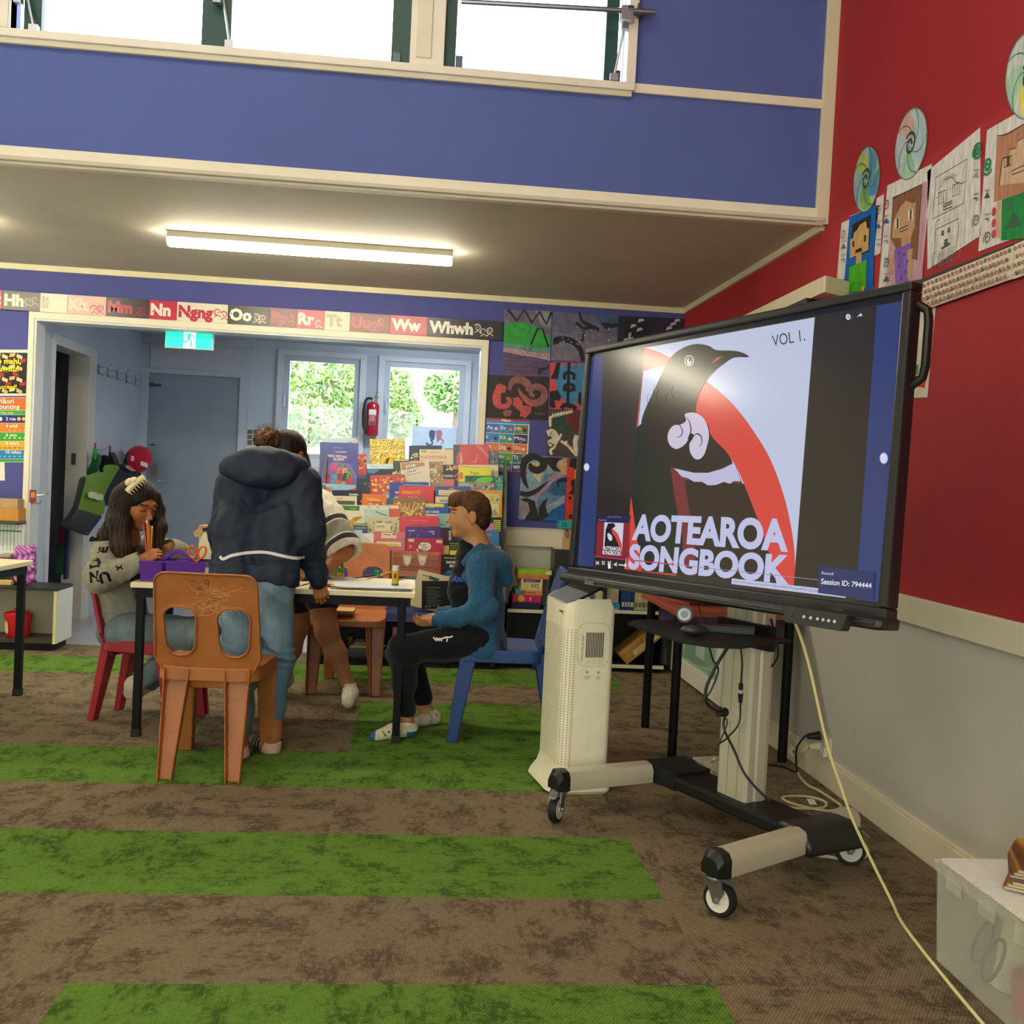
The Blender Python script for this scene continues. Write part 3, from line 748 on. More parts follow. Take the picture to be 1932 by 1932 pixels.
# ---- outside the porch windows
def outside():
    struct('ground', MB().box((-30, YV+.1, -.2), (30, 60, -.15), '#9a9d8c'), M_WALL, local=True)
    rnd = random.Random(5)
    def tree(name, label, blobs, cols, n, size, group=None):
        t = thing(name, label, 'tree', (blobs[0][0], blobs[0][1], -.15), 0, group)
        m = MB(); vs = []; 
        for i in range(n):
            bx, by, bz, br, bh = blobs[rnd.randrange(len(blobs))]
            while True:
                p = Vector((rnd.uniform(-1, 1), rnd.uniform(-1, 1), rnd.uniform(-1, 1)))
                if .45 < p.length < 1: break
            c = Vector((bx+p.x*br, by+p.y*br, bz+p.z*bh))
            d = Vector((rnd.gauss(0, 1), rnd.gauss(0, 1), rnd.gauss(0, 1))).normalized(); e = d.orthogonal().normalized()
            s_ = size*rnd.uniform(.6, 1.5)
            m.add([c-d*s_, c+e*s_*.4, c+d*s_, c-e*s_*.4], [(0, 1, 2, 3)], cols[rnd.randrange(len(cols))])
        m.build('foliage', M_LEAF, t)
        k = MB(); x, y = blobs[0][0], blobs[0][1]
        k.tube([(x, y, -.15), (x+.1, y, blobs[0][2])], [.12, .06], '#6b5c48'); k.build('trunk', M_WOOD, t)
    G1 = ['#8aa860', '#a8c86c', '#6f8f4c', '#b9cf86', '#5f7f46']
    G2 = ['#9fbf7a', '#b4d08c', '#7fa065', '#8fb37a']
    P = lambda px, py, y: Y(px, py, y)
    a = P(610, 720, 15); b_ = P(655, 745, 15.5); c = P(585, 800, 14.6); d = P(645, 800, 15)
    tree('leafy_tree', 'leafy green tree outside filling the left porch window', [(a.x, 15, a.z, .55, .55), (b_.x, 15.5, b_.z, .5, .7), (c.x, 14.6, c.z, .5, .35), (d.x, 15, d.z, .5, .4)], G1, 5200, .055)
    a = P(745, 750, 15); b_ = P(760, 790, 15)
    tree('small_shrub', 'small green shrub outside by left edge of right porch window', [(a.x, 15, a.z, .30, .45), (b_.x, 15, b_.z, .3, .3)], G1, 1500, .055)
    a = P(855, 735, 14.6); b_ = P(880, 700, 15.0); 
    tree('feathery_tree', 'feathery pale green tree outside at right of right porch window', [(a.x, 14.6, a.z, .42, .34), (b_.x, 15.0, b_.z, .5, .5)], G2, 3000, .06)
    w = MB(); p0, p1 = P(540, 835, 13.6), P(900, 800, 13.6)
    w.box((p0.x-2, 13.6, -.15), (p1.x-.6, 14.0, p1.z-.42), '#cfd0c6')
    tag(w.build('garden_wall', paint('pale_stone', .9, mottle=.3, scale=9, bump=.6, bscale=12)), 'pale stone garden wall outside below the trees', 'wall')
outside()
# ---- ceiling battens
def batten(name, label, cx, cy, cz, L, pw=1., along='x'):
    t = thing(name, label, 'ceiling light', (cx, cy, cz), 0 if along == 'x' else pi/2, 'ceiling battens')
    bx = MB().box((-L/2, -.045, -.035), (L/2, .045, 0), '#e9e2c8').build('body', M_TRIM, t, local=True, bevel=.004)
    d = MB(); n = 10
    ring = lambda x, s: [(x, .045*s*cos(pi+pi*k/n), -.035+.045*s*sin(pi+pi*k/n)*.95) for k in range(n+1)]
    d.loft([ring(-L/2, .9), ring(-L/2+.012, 1), ring(L/2-.012, 1), ring(L/2, .9)], '#ffffff')
    d.build('diffuser', emissive('lit_diffuser', WARM, LAMP_W*pw), t, local=True)
    return t
A = Z(584, 462, 2.625)
batten('ceiling_light', 'long warm white batten light on the low ceiling above the table', -.61, 5.60, 2.428, 1.50)
batten('ceiling_light', 'batten light on low ceiling past the left edge, only its glow showing', -3.06, 5.60, 2.428, 1.50)
for x in (-3.2, -.7):  # unseen lamps, added to light the room from above and behind
    for y in (-1.6, .6, 2.6):
        batten('ceiling_light', 'batten light on the high ceiling behind and above the viewer', x, y, 2.0*(y-YREAR)/(YC-YREAR)+2.88, 1.5, .62)
# ================================================================ chairs
def chair_meshes():
    """moulded one-piece school chair, sitter facing +y: seat, backrest and four channel legs, as separate parts"""
    out = []
    th = .0045
    # backrest: a plate leaning back, with two arched openings either side of a centre strip
    def plate(x, y, z):
        t = (z-.43)/.37
        yc = -.155-.095*t-.01*t*t+.10*np.clip(x*x, 0, .06)*(.3+.7*np.clip(t, 0, 1))
        w = np.where(t > .1, .206-.012*np.clip(t, 0, 1), .206-.9*np.clip(.467-z, 0, .2)*.55)
        ox = np.abs(x)-w+.045; oz = np.maximum(z-.80+.045, .36-z)
        o = np.sqrt(np.maximum(ox, 0)**2+np.maximum(oz, 0)**2)+np.minimum(np.maximum(ox, oz), 0)-.045
        # openings
        cx = np.abs(x)-.102; zt, zb = .615, .475
        dz = np.maximum(z-zt, zb+.02-z); hw = .052+.006*(z-.5)/.1
        qx = np.abs(cx)-(hw-.045); qz = np.maximum(z-zt, zb+.045-z)
        hole = np.sqrt(np.maximum(qx, 0)**2+np.maximum(qz, 0)**2)+np.minimum(np.maximum(qx, qz), 0)-.045
        d = np.abs(y-yc)-th
        rim = np.maximum(np.abs(y-yc+.006)-.011, np.minimum(np.abs(o+.004), np.abs(hole-.004))-.0035)
        d = np.minimum(np.maximum(d, np.maximum(o, -hole)), np.maximum(rim, np.maximum(o-.001, -hole)))
        # cut-out between the rear legs
        return np.maximum(d, .34-z)
    plate.lo = np.array((-.22, -.29, .33)); plate.hi = np.array((.22, -.10, .81))
    out.append(('backrest', Solid().add(plate), .0045))
    def seat(x, y, z):
        w = .192+.02*np.clip((y+.17)/.38, 0, 1)
        ox = np.abs(x)-w+.06; oy = np.maximum(y-.225, -.175-y)+.06
        o = np.sqrt(np.maximum(ox, 0)**2+np.maximum(oy, 0)**2)+np.minimum(np.maximum(ox, oy), 0)-.06
        zc = .428-.016*np.clip(1-(x/.2)**2, 0, 1)*np.clip(1-((y-.0)/.22)**2, 0, 1)-.02*np.clip((y-.13)/.09, 0, 1.2)**2
        top = np.maximum(np.abs(z-zc)-th, o)
        skirt = np.maximum(np.abs(o+.004)-.004, np.maximum(z-zc-th, .372-z))
        return np.minimum(top, skirt)
    seat.lo = np.array((-.22, -.185, .36)); seat.hi = np.array((.22, .235, .44))
    out.append(('seat', Solid().add(seat), .0045))
    def leg(top, bot, wt, wb, dt, db, ribdir):
        top, bot = np.array(top), np.array(bot); L = top[2]-bot[2]
        def f(x, y, z):
            t = np.clip((z-bot[2])/L, 0, 1); px = x-(bot[0]+(top[0]-bot[0])*t); py = y-(bot[1]+(top[1]-bot[1])*t)
            w = (wb+(wt-wb)*t)/2; dd = (db+(dt-db)*t)/2
            q = np.maximum(np.abs(px)-w, np.abs(py)-dd)
            groove = np.maximum(np.maximum(np.abs(px)-(w-.006), np.abs(py+ribdir*-.006)-dd), 0*z-1) if False else np.maximum(np.abs(px)-(w-.006), -ribdir*py-(dd-.008)) 
            q = np.maximum(q, -np.maximum(np.abs(px)-(w-.006), ribdir*(-py)-(dd-.006)))
            return np.maximum(q, np.maximum(bot[2]-z, z-top[2]))
        lo = np.minimum(top, bot)-.06; hi = np.maximum(top, bot)+.06; lo[2] = bot[2]; hi[2] = top[2]
        f.lo, f.hi = lo, hi
        return Solid().add(f)
    for s in (-1, 1):
        out.append(('leg', leg((s*.115, -.157, .42), (s*.128, -.235, 0), .100, .056, .05, .034, -1), .0045))
        out.append(('leg', leg((s*.165, .165, .41), (s*.172, .225, 0), .085, .056, .075, .05, 1), .0045))
    return out
_chair_src = None
def chair(label, loc, rz, color, scuff=None):
    global _chair_src
    t = thing('school_chair', label, 'chair', loc, rz, 'moulded plastic school chairs')
    if _chair_src is None:
        _chair_src = [solid_object(n, S, h, M_WORN, color, t, local=True) for n, S, h in chair_meshes()]
        parts = _chair_src
    else:
        parts = []
        for p in _chair_src:
            c = p.copy(); c.data = p.data.copy(); c.parent = t; COL.objects.link(c); parts.append(c)
        for c in parts: recolor(c, color)
    return t, parts
ORANGE = '#b06c34'
ch1, ch1p = chair('scuffed orange plastic chair in front, its back to the viewer', (-.755, 4.18, 0), radians(-3), ORANGE)
ch2, _ = chair('dark red plastic chair under the seated girl', (-1.205, 4.93, 0), radians(-104), '#9c1f2e')
ch2.scale = (.9, .9, .9)
ch3, _ = chair('blue plastic chair under the seated boy', (.455, 4.80, 0), radians(86), '#22447c')
ch4, ch4p = chair('scratched orange plastic chair on the far side of the table', (-.33, 5.77, 0), radians(178), '#ae6836')
def scratches(owner, back, n, seed, zlo, zhi, col, digit=False):
    """scratch marks and a pen number on the viewer's side of a backrest"""
    rnd = random.Random(seed); m = MB()
    dg = -1 if digit else 1
    def yb(x, z):
        t = (z-.43)/.37; return -.155-.095*t-.01*t*t+.10*min(x*x, .06)*(.3+.7*max(0, min(1, t)))+dg*.0056
    def stroke(pts, w, c):
        vs = []; fs = []
        for i, (x, z) in enumerate(pts):
            a = pts[max(i-1, 0)]; b_ = pts[min(i+1, len(pts)-1)]; dx, dz = b_[0]-a[0], b_[1]-a[1]; l = math.hypot(dx, dz) or 1
            vs += [(x-dz/l*w/2, yb(x, z), z+dx/l*w/2), (x+dz/l*w/2, yb(x, z), z-dx/l*w/2)]
        fs = [(2*i, 2*i+1, 2*i+3, 2*i+2) for i in range(len(pts)-1)]
        m.add(vs, fs, c)
    for i in range(n):
        x = rnd.gauss(0, .05); z = rnd.uniform(zlo, zhi); a = rnd.choice((rnd.gauss(0, .15), rnd.gauss(.2, .3), rnd.uniform(0, 3)))
        L = rnd.uniform(.01, .06); k = rnd.gauss(0, 6)
        pts = [(x+cos(a+k*L*j/6)*L*j/6, z+sin(a+k*L*j/6)*L*j/6) for j in range(7)]
        pts = [(max(-.17, min(.17, p)), max(zlo-.01, min(zhi+.02, q))) for p, q in pts]
        stroke(pts, rnd.uniform(.0008, .002), col)
    if digit:
        c = '#3a2a1c'; cx, cz = .005, .765
        stroke([(cx+.008*cos(a), cz+.008*sin(a)) for a in np.linspace(0, 6.5, 14)], .002, c); stroke([(cx+.008, cz+.004), (cx+.007, cz-.012), (cx+.005, cz-.02)], .002, c)
        for x in (-.05, .06): stroke([(x, cz+.004), (x+.016, cz+.0)], .0016, c)
        stroke([(-.03, .735), (-.02, .742), (-.012, .738), (-.022, .733)], .003, '#6b3c1c'); stroke([(-.085, .775), (-.05, .765)], .002, '#8a4c20')
    m.build('scratch_marks', M_PAPER, back, local=True)
scratches(ch1, ch1p[0], 70, 4, .625, .735, '#d9a06a', True)
scratches(ch4, ch4p[0], 60, 9, .64, .79, '#dba472')

# ================================================================ tables
def school_table(label, x0, x1, y0, y1, zt, legs, top_col='#ece0b6', group='school tables', edge=.024, leg=.034):
    t = thing('school_table', label, 'table', ((x0+x1)/2, (y0+y1)/2, 0), 0, group)
    MB().box((x0, y0, zt-edge), (x1, y1, zt), top_col).build('tabletop', M_LAM, t, bevel=.003)
    f = MB(); K = '#0b0b0c'; i = .02
    f.box((x0+i, y0+i, zt-edge-.042), (x1-i, y0+i+.025, zt-edge), K); f.box((x0+i, y1-i-.025, zt-edge-.042), (x1-i, y1-i, zt-edge), K)
    f.box((x0+i, y0+i, zt-edge-.042), (x0+i+.025, y1-i, zt-edge), K); f.box((x1-i-.025, y0+i, zt-edge-.042), (x1-i, y1-i, zt-edge), K)
    f.build('frame', M_DARK, t)
    for x, y in legs:
        l = MB().box((x-leg/2, y-leg/2, .02), (x+leg/2, y+leg/2, zt-edge), K).build('leg', M_DARK, t, bevel=.003)
        MB().box((x-leg/2-.002, y-leg/2-.002, 0), (x+leg/2+.002, y+leg/2+.002, .035), '#0c0c0d').build('foot_cap', M_RUBBER, l)
    return t
TZ = .682
school_table('cream topped table with black frame where the children work', -1.212, .022, 4.565, 5.165, TZ, [(-1.172, 4.60), (-.036, 4.60), (-1.172, 5.13), (-.036, 5.13)])
L1 = at(33, 1312, 2, 0)
a = at(58, 1064, 2, TZ); b = at(0, 1075, 2, TZ); ang = math.atan2(a.y-b.y, a.x-b.x)
t = school_table('cream topped table with black frame cut off by the left edge', -.6, .6, -.3, .3, TZ, [(.56, -.262), (.56, .262), (-.56, -.262), (-.56, .262)])
t.rotation_euler.z = ang; off = rotz(ang) @ Vector((.56, -.262, 0)); t.location = (L1.x-off.x, L1.y-off.y, 0)
# small table with red edge against the right wall
D1, D2 = at(1217, 1372, 2, 0), at(1267, 1432, 2, 0)
zt = at(1262, 1150, 1, D2.y-.02).z
t = thing('side_table', 'black legged table with dull red top by the right wall, behind the screen stand', 'table', (1.45, 4.72, 0))
MB().box((D2.x-.02, D2.y-.03, zt-.028), (1.74, D1.y+.10, zt), '#a4523f').build('tabletop', M_LAM, t, bevel=.003)
for x, y in ((D2.x, D2.y), (D1.x, D1.y), (1.70, D2.y), (1.70, D1.y)):
    MB().tube([(x, y, 0), (x, y, zt-.028)], .021, '#0f0f11', 12).build('leg', M_DARK, t)
MB().box((D2.x+.05, D2.y+.12, zt-.14), (1.70, D1.y, zt-.03), '#4e4874').build('tray', M_LAM, t)
# ================================================================ interactive screen on its wheeled stand
TVC = Vector((.945, 3.264, 1.315)); TVR = Vector((.404, -.914, .025)).normalized(); TVN = Vector((-.914, -.402, .052)).normalized()
TVU = TVN.cross(TVR); TVU = -TVU if TVU.z < 0 else TVU
TVW, TVH = 1.482, .833
def tv():
    M = Matrix(((TVR.x, -TVN.x, TVU.x, TVC.x), (TVR.y, -TVN.y, TVU.y, TVC.y), (TVR.z, -TVN.z, TVU.z, TVC.z), (0, 0, 0, 1)))   # local x right, y back, z up
    t = thing('interactive_screen', 'large black framed touch screen showing a songbook cover with a dark bird', 'screen', TVC)
    w, h = TVW/2, TVH/2; K = '#1d1e1f'
    f = MB(M); bt, bs = .024, .030
    f.box((-w-bs, -.014, h), (w+bs, .03, h+bt), K); f.box((-w-bs, -.014, -h), (-w, .03, h), K); f.box((w, -.014, -h), (w+bs, .03, h), K)
    f.box((-w-bs, -.014, -h-.035), (w+bs, .03, -h), K)
    f.build('bezel', M_PLASTIC, t, bevel=.006)
    l = MB(M)      # the deep lip with its rounded ends
    prof = [(-.014, -h-.024), (-.046, -h-.030), (-.050, -h-.050), (-.038, -h-.057), (.028, -h-.057), (.03, -h-.024)]
    rings = []
    for x, s in ((-w-.045, .55), (-w-.038, .85), (-w-.025, 1), (w+.025, 1), (w+.038, .85), (w+.045, .55)):
        rings.append([(x, .01+(y-.01)*s, -h-.042+(z+h+.042)*s) for y, z in prof])
    l.loft(rings, '#232425', smooth=False); l.box((-w-.02, -.052, -h-.043), (w+.02, -.047, -h-.038), '#3a3b3c')
    l.build('tray_lip', M_PLASTIC, t, bevel=.003)
    b = MB(M).box((-w+.03, .03, -h+.03), (w-.03, .085, h-.03), '#141415').box((-w, .003, -h), (w, .03, h), '#141415').box((-.45, .085, -.35), (.45, .105, .3), '#18181a')
    b.build('back_shell', M_PLASTIC, t, bevel=.01)
    g = MB(M); z0, z1 = .17, .385; xw = w+bs
    g.tube([(xw-.005, .02, z0), (xw+.024, .025, z0+.02), (xw+.03, .025, z0+.05), (xw+.03, .025, z1-.05), (xw+.024, .025, z1-.02), (xw-.005, .02, z1)], .012, '#121213', 10)
    g.build('carry_handle', M_PLASTIC, t)
    p = MB(M); p.prism([(.46, 0), (.70, 0), (.68, -.045), (.48, -.045)], 0, .03, '#2b2c2e', M=Matrix.Translation((0, -.048, -h-.026)) @ Matrix.Rotation(pi/2, 4, 'X'))
    po = p.build('button_panel', M_PLASTIC, t, bevel=.004)
    for k, x in enumerate((.50, .55, .575, .60, .62, .64, .66)):
        MB(M).lathe([(0, 0), (.005, 0), (.004, .003), (0, .003)], '#d9d9d2' if k else '#454648', 10, M=Matrix.Translation((x, -.079, -h-.048)) @ Matrix.Rotation(pi/2, 4, 'X')).build('button', M_PLASTIC, po)
    s = Sheet(M @ Vector((0, -.0515, -h-.056)), TVR, TVU, TVN)
    s.k = 3; s.text('newline', .62, .036, .010, '#55565a', bold=.01); s.text('Smart', -.585, .002, .018, '#8d8f90', bold=.02)
    s.mb.build('lettering', M_PAPER, t)
    # ---- the picture, drawn in the plane of the panel
    s = Sheet(M @ Vector((0, .0, 0)), TVR, TVU, TVN, lift=.0002)
    q = s.px(); R = lambda pts, c: s.poly([q(*p) for p in pts], c)
    zx = lambda x, y: q(1050+x*.37785, 520+y*.37785)      # coordinates read off an enlarged crop
    Zp = lambda pts, c: s.poly([zx(*p) for p in pts], c)
    s.rect(-w, -h, w, h, '#0b0c12'); s.up()
    Zp([(175, 405), (1735, 125), (1605, 1630), (105, 1445)], '#2b3d78'); s.up()
    Zp([(238, 395), (1600, 145), (1492, 1634), (186, 1464)], '#2a2320'); s.up()
    # cover of the songbook
    Zp([(445, 360), (1290, 208), (1185, 1545), (342, 1466)], '#c9d2ee'); s.up()
    red = '#e0453c'
    s.poly([zx(*p) for p in catmull([(440, 360), (520, 385), (660, 460), (760, 535), (850, 610), (930, 700), (1000, 800), (1060, 900), (1110, 1020), (1150, 1150), (1180, 1300), (1192, 1430), (1185, 1545)], 4, False)]+[zx(*p) for p in catmull([(1150, 1540), (1060, 1420), (1015, 1300), (985, 1180), (945, 1060), (900, 960), (840, 870), (770, 815), (700, 760), (660, 650), (610, 540), (540, 455), (430, 480)], 4, False)]+[zx(400, 760), zx(395, 900)], red)
    0 and Zp([(440, 360), (520, 385), (660, 460), (760, 535), (850, 610), (930, 700), (1000, 800), (1060, 900), (1110, 1020), (1150, 1150), (1180, 1300), (1192, 1430), (1185, 1545), (1150, 1540), (1060, 1420), (1015, 1300), (985, 1180), (945, 1060), (900, 960), (840, 870), (770, 815), (700, 760), (660, 650), (610, 540), (540, 455), (430, 480), (400, 760), (395, 900)], red)
    Zp([(372, 1110), (440, 1180), (560, 1330), (600, 1500), (345, 1467)], red); s.up()
    Zp([(560, 950), (900, 960), (985, 1180), (1060, 1420), (1100, 1537), (560, 1487), (540, 1200)], '#7a2b30'); s.up()
    Zp([(400, 760), (450, 720), (500, 850), (570, 950), (590, 1100), (630, 1300), (640, 1495), (430, 1475), (400, 1300), (376, 1115), (385, 950)], '#17201c')
    Zp([(640, 1020), (938, 1040), (1000, 1200), (1064, 1390), (1100, 1537), (700, 1500), (690, 1300), (660, 1150)], '#2a1d17'); s.up()
    # the bird
    s.curvy = True; Sp = lambda pts, c: s.poly([zx(*p) for p in pts], c, True)
    body = [(800, 372), (760, 350), (700, 342), (640, 358), (585, 395), (550, 440), (520, 505), (480, 590), (440, 680), (425, 745), (440, 820), (480, 880), (530, 930), (600, 965), (690, 985), (760, 985), (830, 965), (880, 940), (850, 880), (800, 830), (770, 790), (755, 740), (700, 690), (705, 620), (740, 540), (790, 480), (840, 440), (890, 410), (962, 407), (930, 385), (880, 375)]
    Sp(body, '#221c18'); s.up()
    Zp([(775, 440), (800, 410), (835, 402), (800, 428)], '#b4553c')
    for (x, y), r in (((665, 425), 27),):
        pts = [(x+r*.85*cos(a), y+r*sin(a)) for a in np.linspace(0, 6.28, 20)[:-1]]; Zp(pts, '#e7e3d6'); s.up()
        Zp([(x+r*.68*cos(a), y+r*.83*sin(a)) for a in np.linspace(0, 6.28, 20)[:-1]], '#221c18'); s.up()
        Zp([(x+r*.42*cos(a), y+3+r*.6*sin(a)) for a in np.linspace(0, 6.28, 20)[:-1]], '#e7e3d6'); s.up()
        Zp([(x+3+r*.2*cos(a), y-3+r*.32*sin(a)) for a in np.linspace(0, 6.28, 14)[:-1]], '#221c18')
    for x, y in ((470, 620), (500, 570), (510, 650), (485, 700), (520, 720), (500, 780), (465, 730), (530, 840), (515, 600), (560, 620), (590, 580), (560, 700)):
        s.line([zx(x+14*cos(a), y+34*sin(a)) for a in np.linspace(1.7, 4.2, 8)], .002, '#4a403a')
    # two curls of white throat feathers
    Wc = '#d9cfe8'
    Sp([(645, 692), (690, 685), (730, 705), (755, 745), (765, 800), (755, 850), (740, 895), (715, 918), (690, 912), (670, 880), (668, 840), (690, 800), (672, 790), (655, 830), (630, 855), (600, 866), (572, 850), (558, 815), (565, 775), (590, 748), (620, 745), (650, 725)], Wc); s.up()
    s.line([zx(*p) for p in ((650, 700), (668, 735), (675, 775), (662, 815), (668, 830), (672, 800))], [.001, .004, .006, .006, .004, .001], '#2b2230')
    s.line([zx(*p) for p in ((604, 810), (625, 800), (632, 775), (622, 752), (612, 742))], [.001, .004, .005, .003, .002], '#2b2230')
    s.line([zx(*p) for p in ((712, 855), (728, 838), (726, 805), (708, 790), (690, 800), (678, 830))], [.001, .004, .005, .004, .003, .001], '#2b2230')
    # scalloped breast band
    Zp([(590, 962), (690, 985), (760, 985), (830, 965), (885, 938), (905, 970), (925, 1028), (890, 1026), (870, 1040), (840, 1030), (800, 1046), (760, 1048), (730, 1030), (690, 1030), (660, 1012), (630, 1005), (612, 985)], '#c9c6ea'); s.up()
    s.curvy = False
    # lettering on the cover
    def band(txt, tl, tr, br, bl, col, bold):
        vs, fs, x0, x1, y0, y1 = text_geo(txt, bold, 5); s.j += 1; A = [np.array(zx(*p)) for p in (tl, tr, br, bl)]
        P3 = []
        for x, y in vs:
            a, b_ = (x-x0)/(x1-x0), (y-y0)/(y1-y0); uv = (A[3]*(1-a)+A[2]*a)*(1-b_)+(A[0]*(1-a)+A[1]*a)*b_; P3.append(s.p(*uv))
        s.mb.add(P3, fs, col)
    band('AOTEAROA', (395, 1190), (1160, 1214), (1160, 1383), (378, 1322), '#c9cdf2', .045)
    band('SONGBOOK', (372, 1338), (1172, 1396), (1160, 1542), (360, 1466), '#c9cdf2', .045)
    band('VOL 1.', (1078, 300), (1240, 268), (1246, 325), (1084, 356), '#3c4152', .0); s.up()
    # player window and controls
    Zp([(212, 1195), (375, 1197), (370, 1235), (208, 1228)], '#1c2450'); Zp([(208, 1230), (370, 1236), (366, 1410), (200, 1400)], '#8e2436'); s.up()
    Zp([(244, 1232), (340, 1236), (330, 1398), (236, 1392)], '#d8dcf0'); s.up()
    Zp([(262, 1238), (290, 1236), (300, 1250), (280, 1268), (298, 1300), (322, 1360), (328, 1396), (238, 1392), (246, 1330), (250, 1270)], '#1e1a1c'); s.up()
    Zp([(284, 1262), (312, 1290), (330, 1340), (332, 1396), (322, 1396), (316, 1350), (300, 1310), (282, 1285)], red)
    Zp([(258, 1290), (268, 1286), (282, 1300), (284, 1320), (272, 1326), (262, 1312)], '#e4dcec'); s.up()
    band('AOTEAROA', (240, 1350), (326, 1356), (326, 1376), (238, 1370), '#f0eef8', .03); band('SONGBOOK', (236, 1372), (326, 1378), (324, 1398), (234, 1391), '#f0eef8', .03)
    band('NEXT (SHIFT+N)', (260, 1202), (328, 1203), (328, 1213), (260, 1211), '#8d93b8', 0); band('Power Nat', (217, 1216), (254, 1217), (254, 1226), (216, 1225), '#aab0d0', 0)
    s.line([zx(196, 1402), zx(585, 1442)], .004, '#c83a5e'); s.line([zx(585, 1442), zx(1440, 1533)], .002, '#9a8fa8')
    s.ell(*zx(585, 1442), .006, .006, '#d9486c')
    for k, x in enumerate((210, 239, 268)):
        if k == 1:
            for dx in (-4, 4): Zp([(x+dx-2, 1425), (x+dx+2, 1425), (x+dx+2, 1445), (x+dx-2, 1445)], '#e8e8ee')
        else:
            g_ = 1 if k else -1; Zp([(x-6*g_, 1424), (x+5*g_, 1435), (x-6*g_, 1446)], '#e8e8ee'); Zp([(x+5*g_, 1424), (x+8*g_, 1424), (x+8*g_, 1446), (x+5*g_, 1446)], '#e8e8ee')
    Zp([(293, 1438), (299, 1438), (306, 1430), (306, 1454), (299, 1447), (293, 1447)], '#e8e8ee'); s.line([zx(317, 1444), zx(348, 1447)], .004, '#f2f2f4'); s.ell(*zx(349, 1447), .006, .007, '#f2f2f4')
    Zp([(262, 1440), (274, 1443), (276, 1462), (264, 1464)], '#ffffff')
    # tool tip, session box, side buttons
    Zp([(882, 1512), (1452, 1577), (1450, 1610), (879, 1540)], '#c9cff0'); s.up()
    band('https://www.youtube.com/watch?v=FC28OtmF9l&list=PLuQ6z4f4NK-1gZwd8d9R5v-_SK5XHNDe-l', (888, 1520), (1444, 1584), (1444, 1602), (888, 1533), '#5a6084', 0)
    Zp([(1318, 1450), (1592, 1480), (1585, 1622), (1312, 1585)], '#232f66'); s.up()
    band('Room9', (1332, 1478), (1390, 1484), (1389, 1497), (1331, 1491), '#dfe3f6', .01); band('Session ID: 794444', (1329, 1512), (1581, 1536), (1579, 1562), (1327, 1541), '#e9ecfa', .02)
    for (x, y), r in (((1641, 913), 26), ((157, 957), 18)):
        k = .72; s.poly([zx(x+r*1.2*k*cos(a), y+r*1.2*sin(a)) for a in np.linspace(0, 6.28, 22)[:-1]], '#5f79c4'); s.up()
        s.poly([zx(x+r*k*cos(a), y+r*sin(a)) for a in np.linspace(0, 6.28, 22)[:-1]], '#e6eaf8'); s.up()
    s.poly([zx(1464+12*cos(a), 208+15*sin(a)) for a in np.linspace(0, 6.28, 18)[:-1]], '#dfe3f0'); s.up(); s.line([zx(1464, 198), zx(1464, 209), zx(1471, 213)], .002, '#2b3354')
    Zp([(1508, 212), (1516, 198), (1524, 195), (1524, 188), (1536, 199), (1525, 208), (1525, 202), (1517, 204)], '#dfe3f0')
    s.mb.build('display', M_SCREEN, t)
    cam_ = MB(M); x = .235-.74; cam_.box((x-.03, .0, h+bt), (x+.03, .03, h+bt+.01), '#0e0e0f').box((x-.008, .005, h+bt+.01), (x+.008, .025, h+bt+.03), '#0e0e0f')
    cam_.build('sensor', M_PLASTIC, t)
tv()
